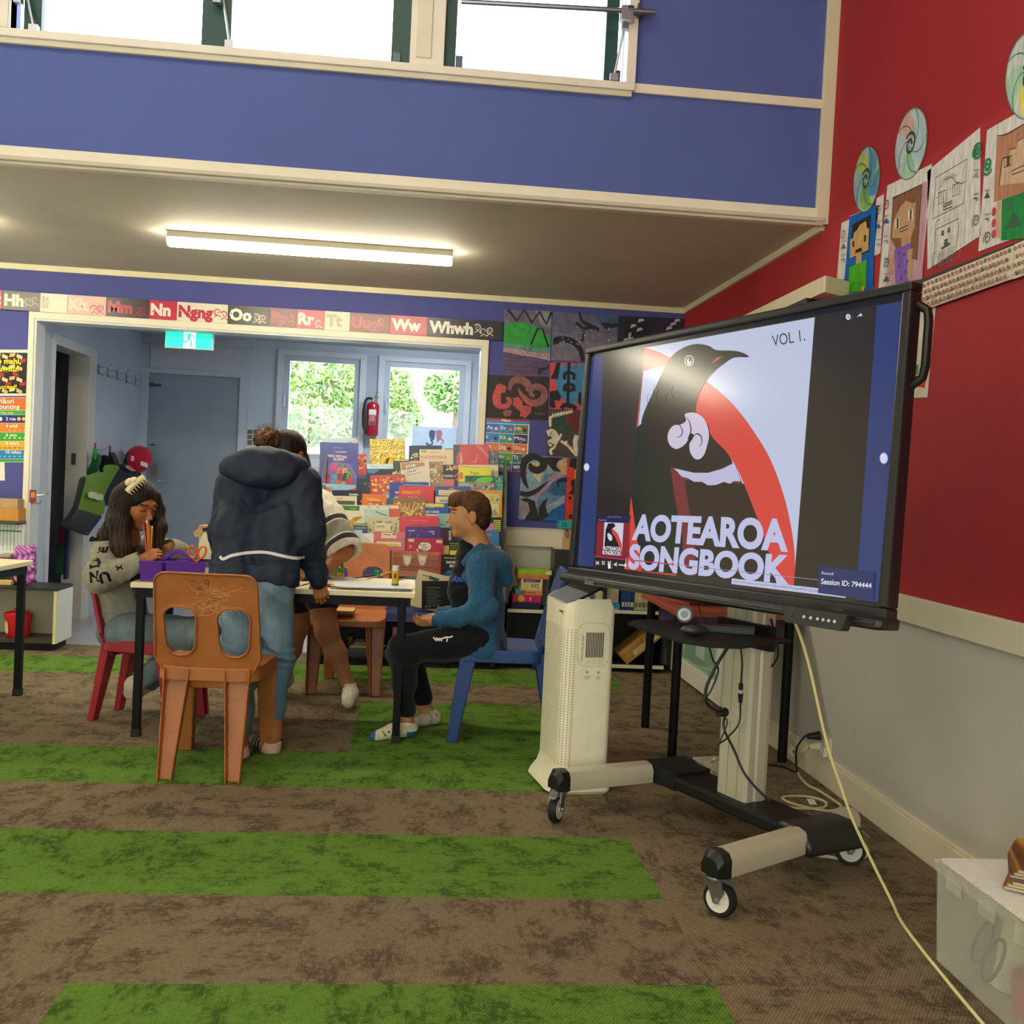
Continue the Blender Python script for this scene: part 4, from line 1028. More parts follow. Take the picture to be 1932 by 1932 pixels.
def stand():
    base = Vector((1.18, 3.35, 0)); rz = math.atan2(-.915, .404)
    t = thing('screen_stand', 'silver and black wheeled stand carrying the large touch screen', 'stand', base, rz)
    A = '#cfcab2'; K = '#1c1d1e'
    c = MB(); pr = [(-.075, -.042), (-.062, -.05), (.062, -.05), (.075, -.042), (.075, -.02), (.068, -.012), (.075, -.004), (.075, .03), (.066, .05), (-.066, .05), (-.075, .03)]
    pr = [(x-.045, y) for x, y in pr]; c.prism(pr, .16, 1.45, A); 
    for x in (-.065, -.015): c.box((x-.0012, -.0512, .17), (x+.0012, -.05, 1.4), '#a7a28c')
    c.build('column', M_ALU, t, local=True, bevel=.003)
    m = MB().box((-.25, -.10, 1.15), (.25, -.05, 1.22), K).box((-.25, -.10, 1.36), (.25, -.05, 1.43), K).box((-.05, -.11, 1.1), (.05, -.04, 1.5), K)
    m.build('mounting_bracket', M_DARK, t, local=True, bevel=.004)
    b = MB(); b.box((-.37, -.085, .115), (.29, .085, .163), K)
    b.prism([(-.37, -.085), (-.30, -.085), (-.30, .085), (-.37, .085), (-.44, .11), (-.49, .11), (-.50, -.10), (-.43, -.10)], .112, .175, K)
    b.build('cross_beam', M_DARK, t, local=True, bevel=.012)
    b = MB(); pf = []
    rings = []
    for x, dz in ((.24, 0), (.28, .004), (.33, .004), (.365, -.012), (.385, -.045)):
        rings.append([(x, -.11, .105), (x, .13, .105), (x, .13, max(.11, .18+dz)), (x, -.11, max(.11, .18+dz))])
    b.loft(rings, K); b.build('corner_joint', M_PLASTIC, t, local=True, bevel=.012)
    for s, fx, bx in ((-1, -.462, -.42), (1, .385, .275)):
        f0, f1, b0, b1 = Vector((fx, -.455, 0)), Vector((fx*.97 if s < 0 else .325, -.10, 0)), Vector((bx, .12, 0)), Vector((bx*.97 if s < 0 else .245, .215, 0))
        def prof(p, w=.042, zt=.185, zb=.115):
            k = [(-w, zb), (w, zb), (w, zt-.025), (w*.7, zt-.006), (0, zt), (-w*.7, zt-.006), (-w, zt-.025)]
            return [(p.x+x, p.y, z) for x, z in k]
        MB().loft([prof(f0), prof(f1)], A).build('arm', M_ALU, t, local=True)
        MB().loft([prof(b0), prof(b1)], A).build('arm', M_ALU, t, local=True)
        MB().loft([prof(f0-Vector((0, .045, 0)), .036, .165), prof(f0-Vector((0, .03, 0)), .043, .186), prof(f0, .043, .187)], '#111112').build('end_cap', M_PLASTIC, t, local=True, sharp=30)
        for p, a in ((f0-Vector((0, .02, 0)), .35 if s > 0 else -.9), (b1-Vector((0, .02, 0)), .9)):
            caster(t, p, a)
    # glass shelf with brackets
    zs = .735
    g = MB(); g.prism([(-.275, -.32), (-.22, -.39), (.15, -.455), (.24, -.42), (.28, -.34), (.22, -.06), (-.18, -.06), (-.275, -.24)], zs, zs+.008, '#1b211e')
    g.build('shelf', M_DARK, t, local=True, bevel=.002)
    MB().box((-.11, -.30, zs-.03), (-.085, -.04, zs), K).box((.085, -.24, zs-.03), (.11, -.04, zs), K).box((-.13, -.075, zs-.045), (.13, -.048, zs+.035), K).build('shelf_bracket', M_DARK, t, local=True, bevel=.003)
    d = MB().lathe([(0, 0), (.036, 0), (.034, .005), (0, .005)], '#c6c3ae', 24, M=Matrix.Translation((-.03, -.05, .44)) @ Matrix.Rotation(pi/2, 4, 'X'))
    d.build('cable_port', M_PLASTIC, t, local=True)
    return t
def caster(t, p, a):
    Mx = Matrix.Translation((p.x, p.y, 0)) @ rotz(a)
    o = MB(Mx); 
    br = '#9a9c98'
    o.lathe([(0, .098), (.03, .098), (.032, .104), (.03, .112), (0, .115)], br, 16)
    for s in (-1, 1):
        o.prism([(-.02, .105), (.03, .105), (.040, .075), (.022, .04), (.008, .04)], s*.021-.002, s*.021+.002, br, M=Matrix.Rotation(pi/2, 4, 'X'))
    o.box((-.02, -.022, .095), (.032, .022, .101), br); o.tube([(.018, -.027, .05), (.018, .027, .05)], .006, '#c9c9c4', 8)
    o.prism([(.02, .118), (.06, .112), (.075, .098), (.05, .10), (.02, .104)], -.014, .014, '#8b8d88', M=Matrix.Rotation(pi/2, 4, 'X'))
    c = o.build('caster', M_STEEL, t, local=True)
    w = MB(Mx); T = Matrix.Translation((.018, 0, .05)) @ Matrix.Rotation(pi/2, 4, 'X')
    w.lathe([(.034, -.013), (.046, -.015), (.050, -.008), (.050, .008), (.046, .015), (.034, .013)], '#131313', 28, M=T)
    w.build('tyre', M_RUBBER, c, local=True)
    w = MB(Mx); w.lathe([(0, -.016), (.01, -.018), (.014, -.0142), (.03, -.0142), (.036, -.0162), (.036, .0162), (.03, .0142), (.014, .0142), (.01, .018), (0, .016)], '#e6e0ca', 28, M=T)
    w.build('wheel_hub', M_PLASTIC, c, local=True)
ST = stand()
STM = wm(ST)
# ================================================================ air purifier
def purifier():
    q0 = at(1062, 1500, 2, 0); yaw = radians(9)
    base = Vector((q0.x+.055, q0.y+.17, 0))
    t = thing('air_purifier', 'tall white air purifier standing left of the screen stand', 'air purifier', base, yaw)
    W, D = .205, .31      # x: front (left, perforated) to back; y: width
    def ring(z, gx=0, gy=0, n=5, rad=.05, cut=None, fx0=0):
        x0, x1, y0, y1 = -W/2-gx-fx0, W/2+gx, -D/2-gy, D/2+gy; pts = []
        for cx, cy, a0, r in ((x1-.03, y0+.03, -pi/2, .03), (x1-.03, y1-.03, 0, .03), (x0+rad, y1-rad, pi/2, rad), (x0+rad, y0+rad, pi, rad)):
            pts += [(cx+r*cos(a0+pi/2*k/n), cy+r*sin(a0+pi/2*k/n), z) for k in range(n+1)]
        return pts
    b = MB(); Wc = '#f8f1d2'
    def topz(x):
        u = (x+W/2)/W
        return .735+.075*u/.72 if u < .72 else .81-.10*(u-.72)/.28
    r = ring(.78); top = [(x, y, topz(x)) for x, y, z in r]
    b.loft([ring(.0, .004, .004, fx0=.02), ring(.012, .012, .012, fx0=.03), ring(.03, .010, .010, fx0=.026), ring(.065, .002, .004, fx0=.008), ring(.10), ring(.4), top], Wc)
    bo = b.build('body', M_PLASTIC, t, local=True, bevel=0)
    k = MB(); lid = []
    u = [-W/2+.012, -W/2+.06, W*.22-.004]
    for x in (-W/2+.010, -W/2+.03, -W/2+.07, W*.22-.002): 
        hw = D/2-.012-(.02 if x < -W/2+.02 else 0); lid.append([(x, -hw, topz(x)+.001), (x, hw, topz(x)+.001), (x, hw, topz(x)-.01), (x, -hw, topz(x)-.01)])
    k.loft(lid, '#1d1b1a'); k.build('control_panel', M_DARK, t, local=True)
    gr = MB()
    for i in range(9):
        x = -.012+i*.0085; gr.box((x, -D/2+.015, topz(x)-.004), (x+.0035, D/2-.015, topz(x)+.006), '#2a2825')
    gr.build('outlet_grille', M_PLASTIC, t, local=True)
    # side vent with its recessed panel, facing the viewer
    s = Sheet((-W/2, -D/2-.0012, 0), (1, 0, 0), (0, 0, 1), (0, -1, 0), lift=.0006)
    v = MB(); cx, cz = .115, .585
    fr = [(cx+.066*(abs(cos(a))**.45)*(1 if cos(a) > 0 else -1), cz+.085*(abs(sin(a))**.45)*(1 if sin(a) > 0 else -1)) for a in np.linspace(0, 2*pi, 40)[:-1]]
    s.line(fr, .0022, '#d2ccb2', True); s.up()
    s.rect(.085, .535, .158, .632, '#15140f'); s.up()
    for i in range(11):
        x = .0905+i*.0066; s.rect(x-.0013, .520, x+.0013, .642, '#efe8cd')
        s.line([(x-.001, .522), (x-.001-.004*(5-i)/5, .508)], .0014, '#c9c3aa')
    s.line([(.063+.011*cos(a), (.600 if sin(a) > 0 else .545)+.03*sin(a)+.0) for a in np.linspace(0, 2*pi, 30)[:-1]], .0014, '#cfc9b0', True)
    s.text('Twist Air Flow System', .066, .622, .0085, '#3a382f', w=.10, rot=-pi/2)
    s.line([(.034, .72), (.034, .10)], .0012, '#d5cfb6')
    for x, l in ((.094, 'Laser PM'), (.140, 'Gas')):
        s.ell(x, .478, .0055, .0055, '#c9c3ab'); s.up(); s.ell(x, .478, .003, .003, '#8f8a76')
        s.text(l, x, .459, .0045, '#3a382f', align='c'); s.text('Sensor', x, .452, .0045, '#3a382f', align='c')
    s.mb.build('side_vent', M_PLASTIC, t, local=True)
    # perforated front
    h = MB(); a = (-W/2-.0006)
    for j in range(52):
        for i in range(16):
            y = -D/2+.055+i*.0135+(.0067 if j % 2 else 0); z = .115+j*.0103
            if y > D/2-.05: continue
            h.add([(a, y-.0034, z), (a, y, z-.0034), (a, y+.0034, z), (a, y, z+.0034)], [(0, 1, 2, 3)], '#a39d86')
    for j in range(52):
        for i in range(5):
            an = pi+pi/2*(i+.5)/5; z = .115+j*.0103; R_ = .0506
            c = Vector((-W/2+.05+R_*cos(an), -D/2+.05+R_*sin(an), z)); tt = Vector((-sin(an), cos(an), 0))*.0034; zz = Vector((0, 0, .0034))
            h.add([c-tt, c-zz, c+tt, c+zz], [(3, 2, 1, 0)], '#a39d86')
    ho = h.build('perforated_front', M_PLASTIC, t, local=True); ho['kind'] = 'stuff'
    s = Sheet((-W/2-.001, D/2-.06, .70), (0, -1, 0), (0, 0, 1), (-1, 0, 0)); s.text('coway', .16, 0, .014, '#55503f', bold=.02); s.mb.build('lettering', M_PAPER, t, local=True)
purifier()
# ================================================================ things on the back wall
def zf(s, ox, oy, k):
    q = s.px(); return lambda x, y: q(ox+x*k, oy+y*k)
def art(name, corners, k, col, label, cat, axis, val, draw, mat, group=None, t=.0015, off=.003, mb=None):
    """a flat work on a wall; corners and drawing in the pixels of an enlarged crop k = (x, y, scale)"""
    s = wall_sheet(axis, val, [(k[0]+x*k[2], k[1]+y*k[2]) for x, y in corners], off=off)
    z = zf(s, *k); s.curvy = name == 'painting' and draw is not d1
    if col is not None: s.base(s.w, s.h, col, t=t)
    L = lambda pts, c: s.poly([z(*p) for p in pts], c)
    T = lambda pts, w, c: s.line([z(*p) for p in pts], w, c)
    draw(s, z, L, T)
    return tag(s.mb.build(name, mat), label, cat, group)
KF = (900, 560, .2587)
PG = 'paintings on the back wall'
def d1(s, z, L, T):
    L([(205, 95), (545, 105), (538, 290), (480, 250), (380, 190), (280, 195), (200, 160)], '#6d6478')
    L([(420, 100), (545, 105), (540, 230), (470, 205)], '#8d8d92'); s.up()
    L([(198, 200), (300, 185), (420, 205), (480, 250), (538, 300), (536, 385), (440, 385), (330, 362), (194, 352)], '#2fa03c'); s.up()
    L([(194, 340), (330, 352), (440, 380), (536, 372), (534, 412), (440, 410), (330, 385), (192, 372)], '#5f8f8a')
    L([(192, 372), (330, 385), (440, 410), (534, 412), (531, 470), (440, 445), (330, 430), (190, 405)], '#b08d94')
    L([(190, 400), (330, 428), (440, 445), (531, 468), (525, 578), (186, 566)], '#5d4a68'); s.up()
    for y in (430, 460, 500, 530): T([(195, y), (280, y+14), (380, y+8), (510, y+34)], .006, '#4a3858')
    T([(225, 92), (290, 175), (345, 95), (400, 190), (455, 108), (505, 200), (545, 110)], .018, '#17151c')
    T([(395, 345), (440, 235), (478, 235), (520, 365)], .013, '#17151c'); T([(345, 375), (370, 410), (395, 378)], .006, '#221d26')
    L([(440, 545), (450, 520), (500, 515), (525, 490), (523, 520), (480, 545), (460, 572), (440, 568)], '#2c2236')
def d2(s, z, L, T):
    L([(555, 108), (1030, 145), (1025, 300), (900, 260), (760, 240), (650, 270), (548, 250)], '#6a6580')
    L([(860, 130), (1030, 145), (1026, 220), (900, 200)], '#3c5f86'); s.up()
    L([(548, 300), (800, 330), (1016, 350), (1015, 480), (540, 462)], '#7b7484'); s.up()
    T([(745, 112), (770, 180), (830, 210), (890, 240)], [.012, .022, .022, .014], '#20222c'); T([(720, 190), (770, 230), (775, 290), (765, 325)], [.02, .02, .014, .02], '#20222c')
    T([(770, 235), (840, 220), (890, 245)], [.02, .03, .02], '#20222c'); L([(905, 190), (1028, 195), (1026, 222), (930, 235)], '#1d222e')
    T([(580, 345), (575, 310), (640, 310), (700, 330), (750, 380), (775, 470)], [.05, .03, .04, .04, .035, .03], '#191a20')
    rnd = random.Random(2)
    for i in range(34):
        x, y = rnd.uniform(600, 1000), rnd.uniform(200, 350); s.ell(*z(x, y), .004*rnd.uniform(.5, 1.3), .004, '#c9c7d2', 7)
def d3(s, z, L, T):
    L([(1060, 190), (1200, 150), (1300, 200), (1250, 300), (1080, 300)], '#1a1522'); s.up()
    for x, y in ((1195, 178), (1140, 218), (1185, 245), (1430, 205), (1400, 235), (1460, 180)):
        for k in range(4): T([(x-24+k*3, y+8-k*7), (x+24-k*3, y-8-k*3)], .005, '#cfc9cf')
def d4(s, z, L, T):
    R1, R2 = '#c45450', '#8f5a58'
    T([(165, 640), (145, 720), (150, 780), (185, 800), (225, 790), (238, 755), (215, 735)], [.03, .055, .05, .035, .035, .03, .02], R1)
    L([(165, 630), (215, 655), (205, 700), (170, 700)], R1)
    T([(235, 680), (260, 615), (320, 605), (370, 640), (375, 690)], [.02, .04, .05, .05, .03], R2)
    T([(300, 665), (330, 720), (390, 770), (450, 770), (490, 730), (480, 675), (430, 655), (395, 675), (395, 710), (420, 725)], [.004, .03, .045, .05, .05, .045, .045, .035, .03, .02], R2)
    T([(305, 668), (335, 730), (390, 785), (450, 785)], [.003, .012, .016, .006], R1)
    L([(262, 740), (300, 730), (330, 760), (330, 790), (395, 800), (395, 840), (345, 890), (335, 870), (310, 875), (320, 840), (290, 815), (262, 790)], R1)
    L([(185, 840), (215, 822), (255, 830), (245, 870), (200, 872)], R2)
    s.up(); s.text('Toarino', *z(420, 858), .016, '#8f8474')
def d5(s, z, L, T):
    L([(610, 500), (875, 490), (862, 700), (740, 780), (640, 770), (590, 690), (570, 600)], '#3f86b4'); s.up()
    L([(535, 475), (610, 480), (590, 600), (540, 600)], '#1e1c22')
    L([(535, 480), (580, 478), (555, 560), (538, 580)], '#d5504e')
    for y0 in (575, 660): T([(640, y0+30), (640, y0-10), (672, y0-22), (705, y0-10), (705, y0+30)], .022, '#17171b')
    T([(640, 660), (670, 690), (705, 660)], .02, '#17171b'); T([(672, 480), (668, 560), (665, 690), (660, 790)], .02, '#17171b')
    L([(530, 690), (590, 680), (615, 730), (600, 760), (565, 750), (575, 812), (527, 808)], '#17171b')
    T([(615, 815), (640, 790), (700, 800), (720, 822)], .03, '#17171b'); L([(740, 700), (760, 690), (762, 800), (735, 770)], '#17171b')
def d6(s, z, L, T):
    L([(520, 850), (640, 830), (700, 900), (690, 1010), (560, 1000), (515, 950)], '#2f4a34')
    L([(640, 838), (858, 838), (850, 1000), (720, 990), (660, 920)], '#6b2a26'); s.up()
    W = '#ddd8c0'
    T([(525, 880), (600, 855), (690, 838)], .010, W)
    for i in range(8): x = 545+i*20; T([(x, 872-i*5), (x+12, 850-i*4)], .009, W); T([(x, 872-i*5), (x+14, 882-i*5)], .009, W)
    T([(530, 880), (535, 950)], .012, W)
    for i in range(4): T([(522, 890+i*16), (545, 884+i*16)], .009, W)
    T([(512, 1000), (545, 990), (570, 1020), (565, 1050), (530, 1060), (540, 1090)], [.04, .05, .05, .04, .03, .02], W)
    T([(615, 1000), (600, 1030), (575, 1070), (560, 1100), (535, 1120), (545, 1150)], .016, W)
    T([(610, 1050), (660, 1085), (700, 1130), (728, 1160)], .018, W); T([(655, 1050), (640, 1080)], .014, W); T([(690, 1095), (670, 1110)], .014, W); T([(728, 1010), (715, 1060), (725, 1150)], .03, W)
def d7(s, z, L, T):
    L([(330, 1155), (520, 1165), (500, 1290), (440, 1360), (360, 1380), (318, 1440)], '#7fa7b6')
    L([(500, 1290), (655, 1290), (645, 1440), (560, 1500), (440, 1560), (420, 1450)], '#5f86a6'); s.up()
    L([(545, 1350), (650, 1330), (642, 1450), (560, 1450), (520, 1420)], '#27608f'); L([(540, 1560), (640, 1500), (632, 1640), (470, 1632)], '#1460ac')
    L([(360, 1220), (450, 1200), (500, 1240), (470, 1300), (455, 1355), (420, 1310)], '#d7c08c'); L([(590, 1200), (658, 1175), (655, 1300), (610, 1285), (585, 1240)], '#c1a07c')
    L([(310, 1480), (360, 1490), (385, 1540), (350, 1600), (330, 1620), (300, 1615)], '#9a8f95'); L([(330, 1180), (345, 1170), (395, 1180), (375, 1200)], '#d7c08c'); s.up()
    T([(430, 1450), (500, 1380), (570, 1310), (650, 1300)], [.02, .035, .035, .01], '#a78796'); T([(440, 1600), (430, 1500), (450, 1430)], [.004, .012, .02], '#b890a0'); s.up()
    K = '#1e1d20'
    T([(375, 1400), (345, 1340), (335, 1270), (350, 1200), (400, 1165), (455, 1180), (460, 1210)], [.006, .03, .04, .05, .05, .035, .02], K)
    T([(385, 1215), (400, 1250), (440, 1265), (480, 1240), (495, 1170)], [.02, .045, .05, .05, .06], K)
    L([(510, 1168), (630, 1175), (590, 1200), (575, 1235), (615, 1278), (560, 1270), (520, 1225)], K)
    T([(314, 1430), (370, 1440), (440, 1410), (525, 1340)], [.03, .035, .03, .004], K)
    T([(595, 1390), (590, 1350), (620, 1335), (656, 1335)], [.006, .02, .025, .03], K)
    L([(312, 1480), (360, 1465), (420, 1490), (440, 1560), (445, 1600), (450, 1540), (480, 1490), (515, 1468), (500, 1520), (510, 1570), (525, 1590), (470, 1632), (345, 1625), (385, 1560), (370, 1500)], K)
def d8(s, z, L, T):
    L([(660, 1178), (1000, 1190), (985, 1660), (640, 1650)], '#1c1a1c'); s.up(); O = '#dc3a26'
    L([(660, 1178), (680, 1180), (672, 1240), (712, 1250), (708, 1330), (680, 1345), (695, 1400), (665, 1440), (705, 1440), (698, 1600), (690, 1652), (640, 1648)], O); L([(712, 1260), (730, 1262), (726, 1330), (708, 1330)], '#e8a02c'); s.up()
    L([(668, 1455), (690, 1455), (688, 1480), (668, 1480)], '#1c1a1c'); L([(668, 1590), (700, 1585), (698, 1620), (668, 1618)], '#1c1a1c')
for c, col, lab, fn, mt in (
    ([(205, 95), (545, 105), (525, 580), (185, 568)], '#7f7a84', 'painting of green hill band over purple with black zigzags along its top', d1, M_ACRYLIC),
    ([(555, 108), (1030, 145), (1015, 480), (540, 462)], '#74707f', 'grey and blue painting with thick dark curls and white specks', d2, M_ACRYLIC),
    ([(1035, 140), (1520, 158), (1505, 500), (1020, 480)], '#2a2133', 'dark purple painting with pale scribbled leaf shapes in the wall corner', d3, M_ACRYLIC),
    ([(80, 568), (530, 585), (510, 900), (62, 885)], '#2d241c', 'dark brown collage of glossy red koru shapes beside the opening', d4, M_ACRYLIC),
    ([(535, 475), (875, 490), (860, 830), (525, 815)], '#d5504e', 'red and blue painting with a black chain down its middle', d5, M_ACRYLIC),
    ([(520, 822), (860, 838), (845, 1175), (508, 1155)], '#4d4038', 'green, maroon and brown painting with cream fern fronds', d6, M_ACRYLIC),
    ([(660, 1178), (1000, 1190), (985, 1660), (640, 1650)], '#1c1a1c', 'black painting with a bright red stepped band by screen edge', d8, M_ACRYLIC),
    ([(330, 1155), (660, 1172), (632, 1640), (298, 1622)], '#8fa0b0', 'blue and cream painting with large black swirls, lowest in the row', d7, M_ACRYLIC)):
    art('painting', c, KF, col, lab, 'painting', 1, YB, fn, mt, PG, off=.006 if fn in (d7, d5) else .003)
def dal(s, z, L, T):
    L([(72, 880), (385, 900), (384, 915), (71, 897)], '#a31f45'); L([(71, 898), (384, 916), (383, 932), (70, 918)], '#2a86c8'); s.up()
    s.text('Māori', *z(178, 908), .018, '#f6e8c0', bold=.03); s.text('He Tauira Tūā Ora', *z(165, 929), .008, '#e8f0f8')
    rows = [('Aa', 'Ee', 'Hh'), ('Ii', 'Kk', 'Mm'), ('Nn', 'Ng', 'Oo'), ('P', 'Rr', 'Tt'), ('', 'Ww', 'Wh')]
    cols = [('#2f6fb8', '#2a7fb8', '#7b7a3a'), ('#2d7ec0', '#2c8a78', '#23307f'), ('#d9722e', '#c8702e', '#dd7030'), ('#2d4a5a', '#3a9a45', '#2c6a58'), ('#8a7a68', '#2c7a78', '#1f3a78')]
    for j in range(5):
        for i in range(3):
            x0, y0 = 66+i*104-j*5, 922+j*70+i*5.5; L([(x0, y0), (x0+101, y0+5), (x0+98, y0+71), (x0-3, y0+66)], cols[j][i])
    s.up()
    for j in range(5):
        for i in range(3):
            x0, y0 = 66+i*104-j*5, 922+j*70+i*5.5; s.text(rows[j][i] or ' ', *z(x0+4, y0+40), .026, '#f2efe2', bold=.015)
            if rows[j][i] not in ('', 'P'): s.ell(*z(x0+74, y0+40), .013, .011, ('#e8d8c0', '#e08a30', '#1c1f22')[(i+2*j) % 3], 10)
            s.line([z(x0+34, y0+56), z(x0+62, y0+57)], .002, '#d8e0e0')
    s.text('ng', *z(160, 1112), .016, '#f2efe2'); s.text('wh', *z(268, 1252), .016, '#f2efe2')
    L([(52, 1258), (366, 1274), (365, 1288), (50, 1272)], '#8c1d3c')
art('alphabet_chart', [(72, 880), (385, 900), (365, 1288), (48, 1272)], KF, '#e9ecec', 'illustrated alphabet chart with blue, orange and green squares', 'poster', 1, YB, dal, M_GLOSSP)
# ---- alphabet frieze: one card per letter
def card(x0, x1, bg, txt, tc, orn, label, sub=''):
    yt = lambda x: 547.5+.0662*x-(.000004*x*x); h = 35.5
    s = wall_sheet(1, YB, [(x0, yt(x0)), (x1, yt(x1)), (x1, yt(x1)+h), (x0, yt(x0)+h)], off=.022)
    s.base(s.w, s.h, bg, t=.001); w, hh = s.w, s.h; rnd = random.Random(int(x0))
    n = len(txt)
    s.text(txt, .010, .028, hh*.60, tc, bold=.05); s.up()
    tw = text_geo(txt, .05); tw = (tw[3]-tw[2])*hh*.60/.72+.02
    for k in range(max(2, int((w-tw)/.05))):
        u = tw+.02+k*.042; 
        if u > w-.02: break
        v = hh*rnd.uniform(.35, .62); s.spiral(u, v, .004, .024, rnd.uniform(0, 6), rnd.uniform(8, 11), (.003, .008), orn)
        s.line([(u-.02, v-.035), (u, v-.02), (u+.022, v-.034)], .006, orn)
    for k in range(n): s.ell(.022+k*(tw-.02)/n, .05+rnd.random()*.02, .005, .004, bg, 8)
    if sub: s.text(sub, w-.06, .012, .012, orn)
    return tag(s.mb.build('letter_card', M_GLOSSP), label, 'alphabet card', 'alphabet frieze over the opening')
for a in ((-60, 4, '#b8263a', 'Ee', '#e9e2c8', '#e9e2c8', 'red letter card at the far left end of the alphabet frieze'),
    (5, 76, '#4b4438', 'Hh', '#d9d0ae', '#a89a78', 'brown letter card reading Hh in the alphabet frieze'),
    (76, 127, '#d8cfae', 'Ii', '#b3a68a', '#eee6cb', 'cream letter card reading Ii in the alphabet frieze'),
    (127.5, 200, '#d9a48a', 'Kk', '#e7c3ae', '#b33a3c', 'salmon letter card reading Kk in the alphabet frieze'),
    (201, 281, '#3a2f33', 'Mm', '#b93a42', '#9a3036', 'dark letter card with red Mm in the alphabet frieze'),
    (281.5, 333.5, '#c42c40', 'Nn', '#efe6d2', '#e9dcc6', 'red letter card reading Nn in the alphabet frieze'),
    (334, 429.5, '#e4dcc4', 'Ngng', '#bf2a42', '#bf2a42', 'cream letter card with red Ngng in the alphabet frieze'),
    (430, 508.5, '#37302b', 'Oo', '#efe8d2', '#c9bd9c', 'dark letter card with white Oo in the alphabet frieze'),
    (509, 559, '#7a3a30', 'Pp', '#a0463a', '#c07a5c', 'rust coloured letter card reading Pp in the alphabet frieze'),
    (559.5, 612, '#c8404a', 'Rr', '#ecd6c4', '#ecd6c4', 'red letter card with pale Rr in the alphabet frieze'),
    (612.5, 660, '#d3caac', 'Tt', '#a59a80', '#6b6252', 'pale letter card reading Tt in the alphabet frieze'),
    (660.5, 735, '#7d3530', 'Uu', '#b8463f', '#c86a55', 'maroon letter card reading Uu in the alphabet frieze'),
    (735.5, 806, '#c0353f', 'Ww', '#f0e6d0', '#e8b8a4', 'red letter card with white Ww in the alphabet frieze'),
    (806.5, 948, '#2e2a2c', 'Whwh', '#efe9d4', '#d9d2ba', 'dark letter card reading Whwh at right end of the frieze')): card(*a)
# ---- posters left of the opening
KC = (0, 640, .3107)
def dp(s, z, L, T):
    L([(-390, 82), (172, 82), (163, 330), (-400, 328)], '#262320'); s.up()
    rnd = random.Random(8)
    for j in range(7):
        for i in range(14):
            x, y = -380+i*44+(j % 2)*20, 86+j*35; c = ('#d8b878', '#b8323c', '#e2cf9a', '#1f1c1a')[(i*2+j*3) % 4]; k = 1 if (i+j) % 2 else -1
            if x+44 > 172: continue
            L([(x, y+2), (x+34, y+10*k+8), (x+30, y+10*k+28), (x-4, y+24)], c)
    s.up()
    s.text('Kia kaha tō mahi,', *z(130, 150), .036, '#f4ea22', bold=.03, align='r'); s.text('kia angitu!', *z(116, 195), .036, '#f4ea22', bold=.03, align='r'); s.text('Work hard to succeed!', *z(104, 300), .026, '#f4ea22', bold=.02, align='r')
art('poster', [(-410, 64), (182, 62), (172, 345), (-420, 343)], KC, '#e8e2cc', 'woven pattern poster with yellow lettering left of the opening', 'poster', 1, YB, dp, M_GLOSSP)
def dc(s, z, L, T):
    bands = [(355, 432, '#d9702c'), (432, 460, '#49a83a'), (460, 510, '#20307c'), (510, 566, '#e0842e'), (566, 620, '#3f9e3c'), (620, 674, '#e0b03a'), (674, 728, '#2a84b8'), (728, 746, '#3f9e3c')]
    for a, b, c in bands: L([(-388, a), (174-(a-355)*.03, a), (174-(b-355)*.03, b-2), (-390, b-2)], c)
    s.up(); W = '#f4eedc'
    s.text('Māori', *z(85, 390), .030, W, bold=.02, align='r'); s.text('Counting', *z(120, 423), .030, W, bold=.02, align='r'); s.text('Kia kaha! Kia ora!', *z(82, 454), .016, W, align='r')
    for t_, y in (('2 rua', 492), ('4 whā', 536), ('6 ono', 590), ('8 waru', 640), ('10 tekau', 694)): s.text(t_, *z(36, y), .021, W, bold=.02)
    s.ell(*z(2, 484), .013, .013, W)
    for i, x in enumerate((116, 145)): s.ell(*z(x, 484), .012, .012, '#f2c12e', 12)
    for y, n, c in ((552, 4, '#e8b83c'), (600, 5, '#d8e060'), (660, 7, '#a8702a'), (712, 8, '#7fc0dc'), (528, 1, '#e8b83c')):
        for i in range(n): s.ell(*z(150-i*30, y), .009, .005, c, 8)
art('counting_chart', [(-400, 352), (178, 352), (165, 748), (-413, 746)], KC, '#e8e6da', 'counting chart in orange, green and blue bands left of opening', 'poster', 1, YB, dc, M_GLOSSP)
art('notice', [(-60, 748), (30, 748), (27, 858), (-64, 858)], KC, '#ece6d2', 'plain white sheet pinned below the counting chart', 'notice', 1, YB, lambda s, z, L, T: T([(-40, 790), (0, 790)], .004, '#9a9484'), M_PAPER)
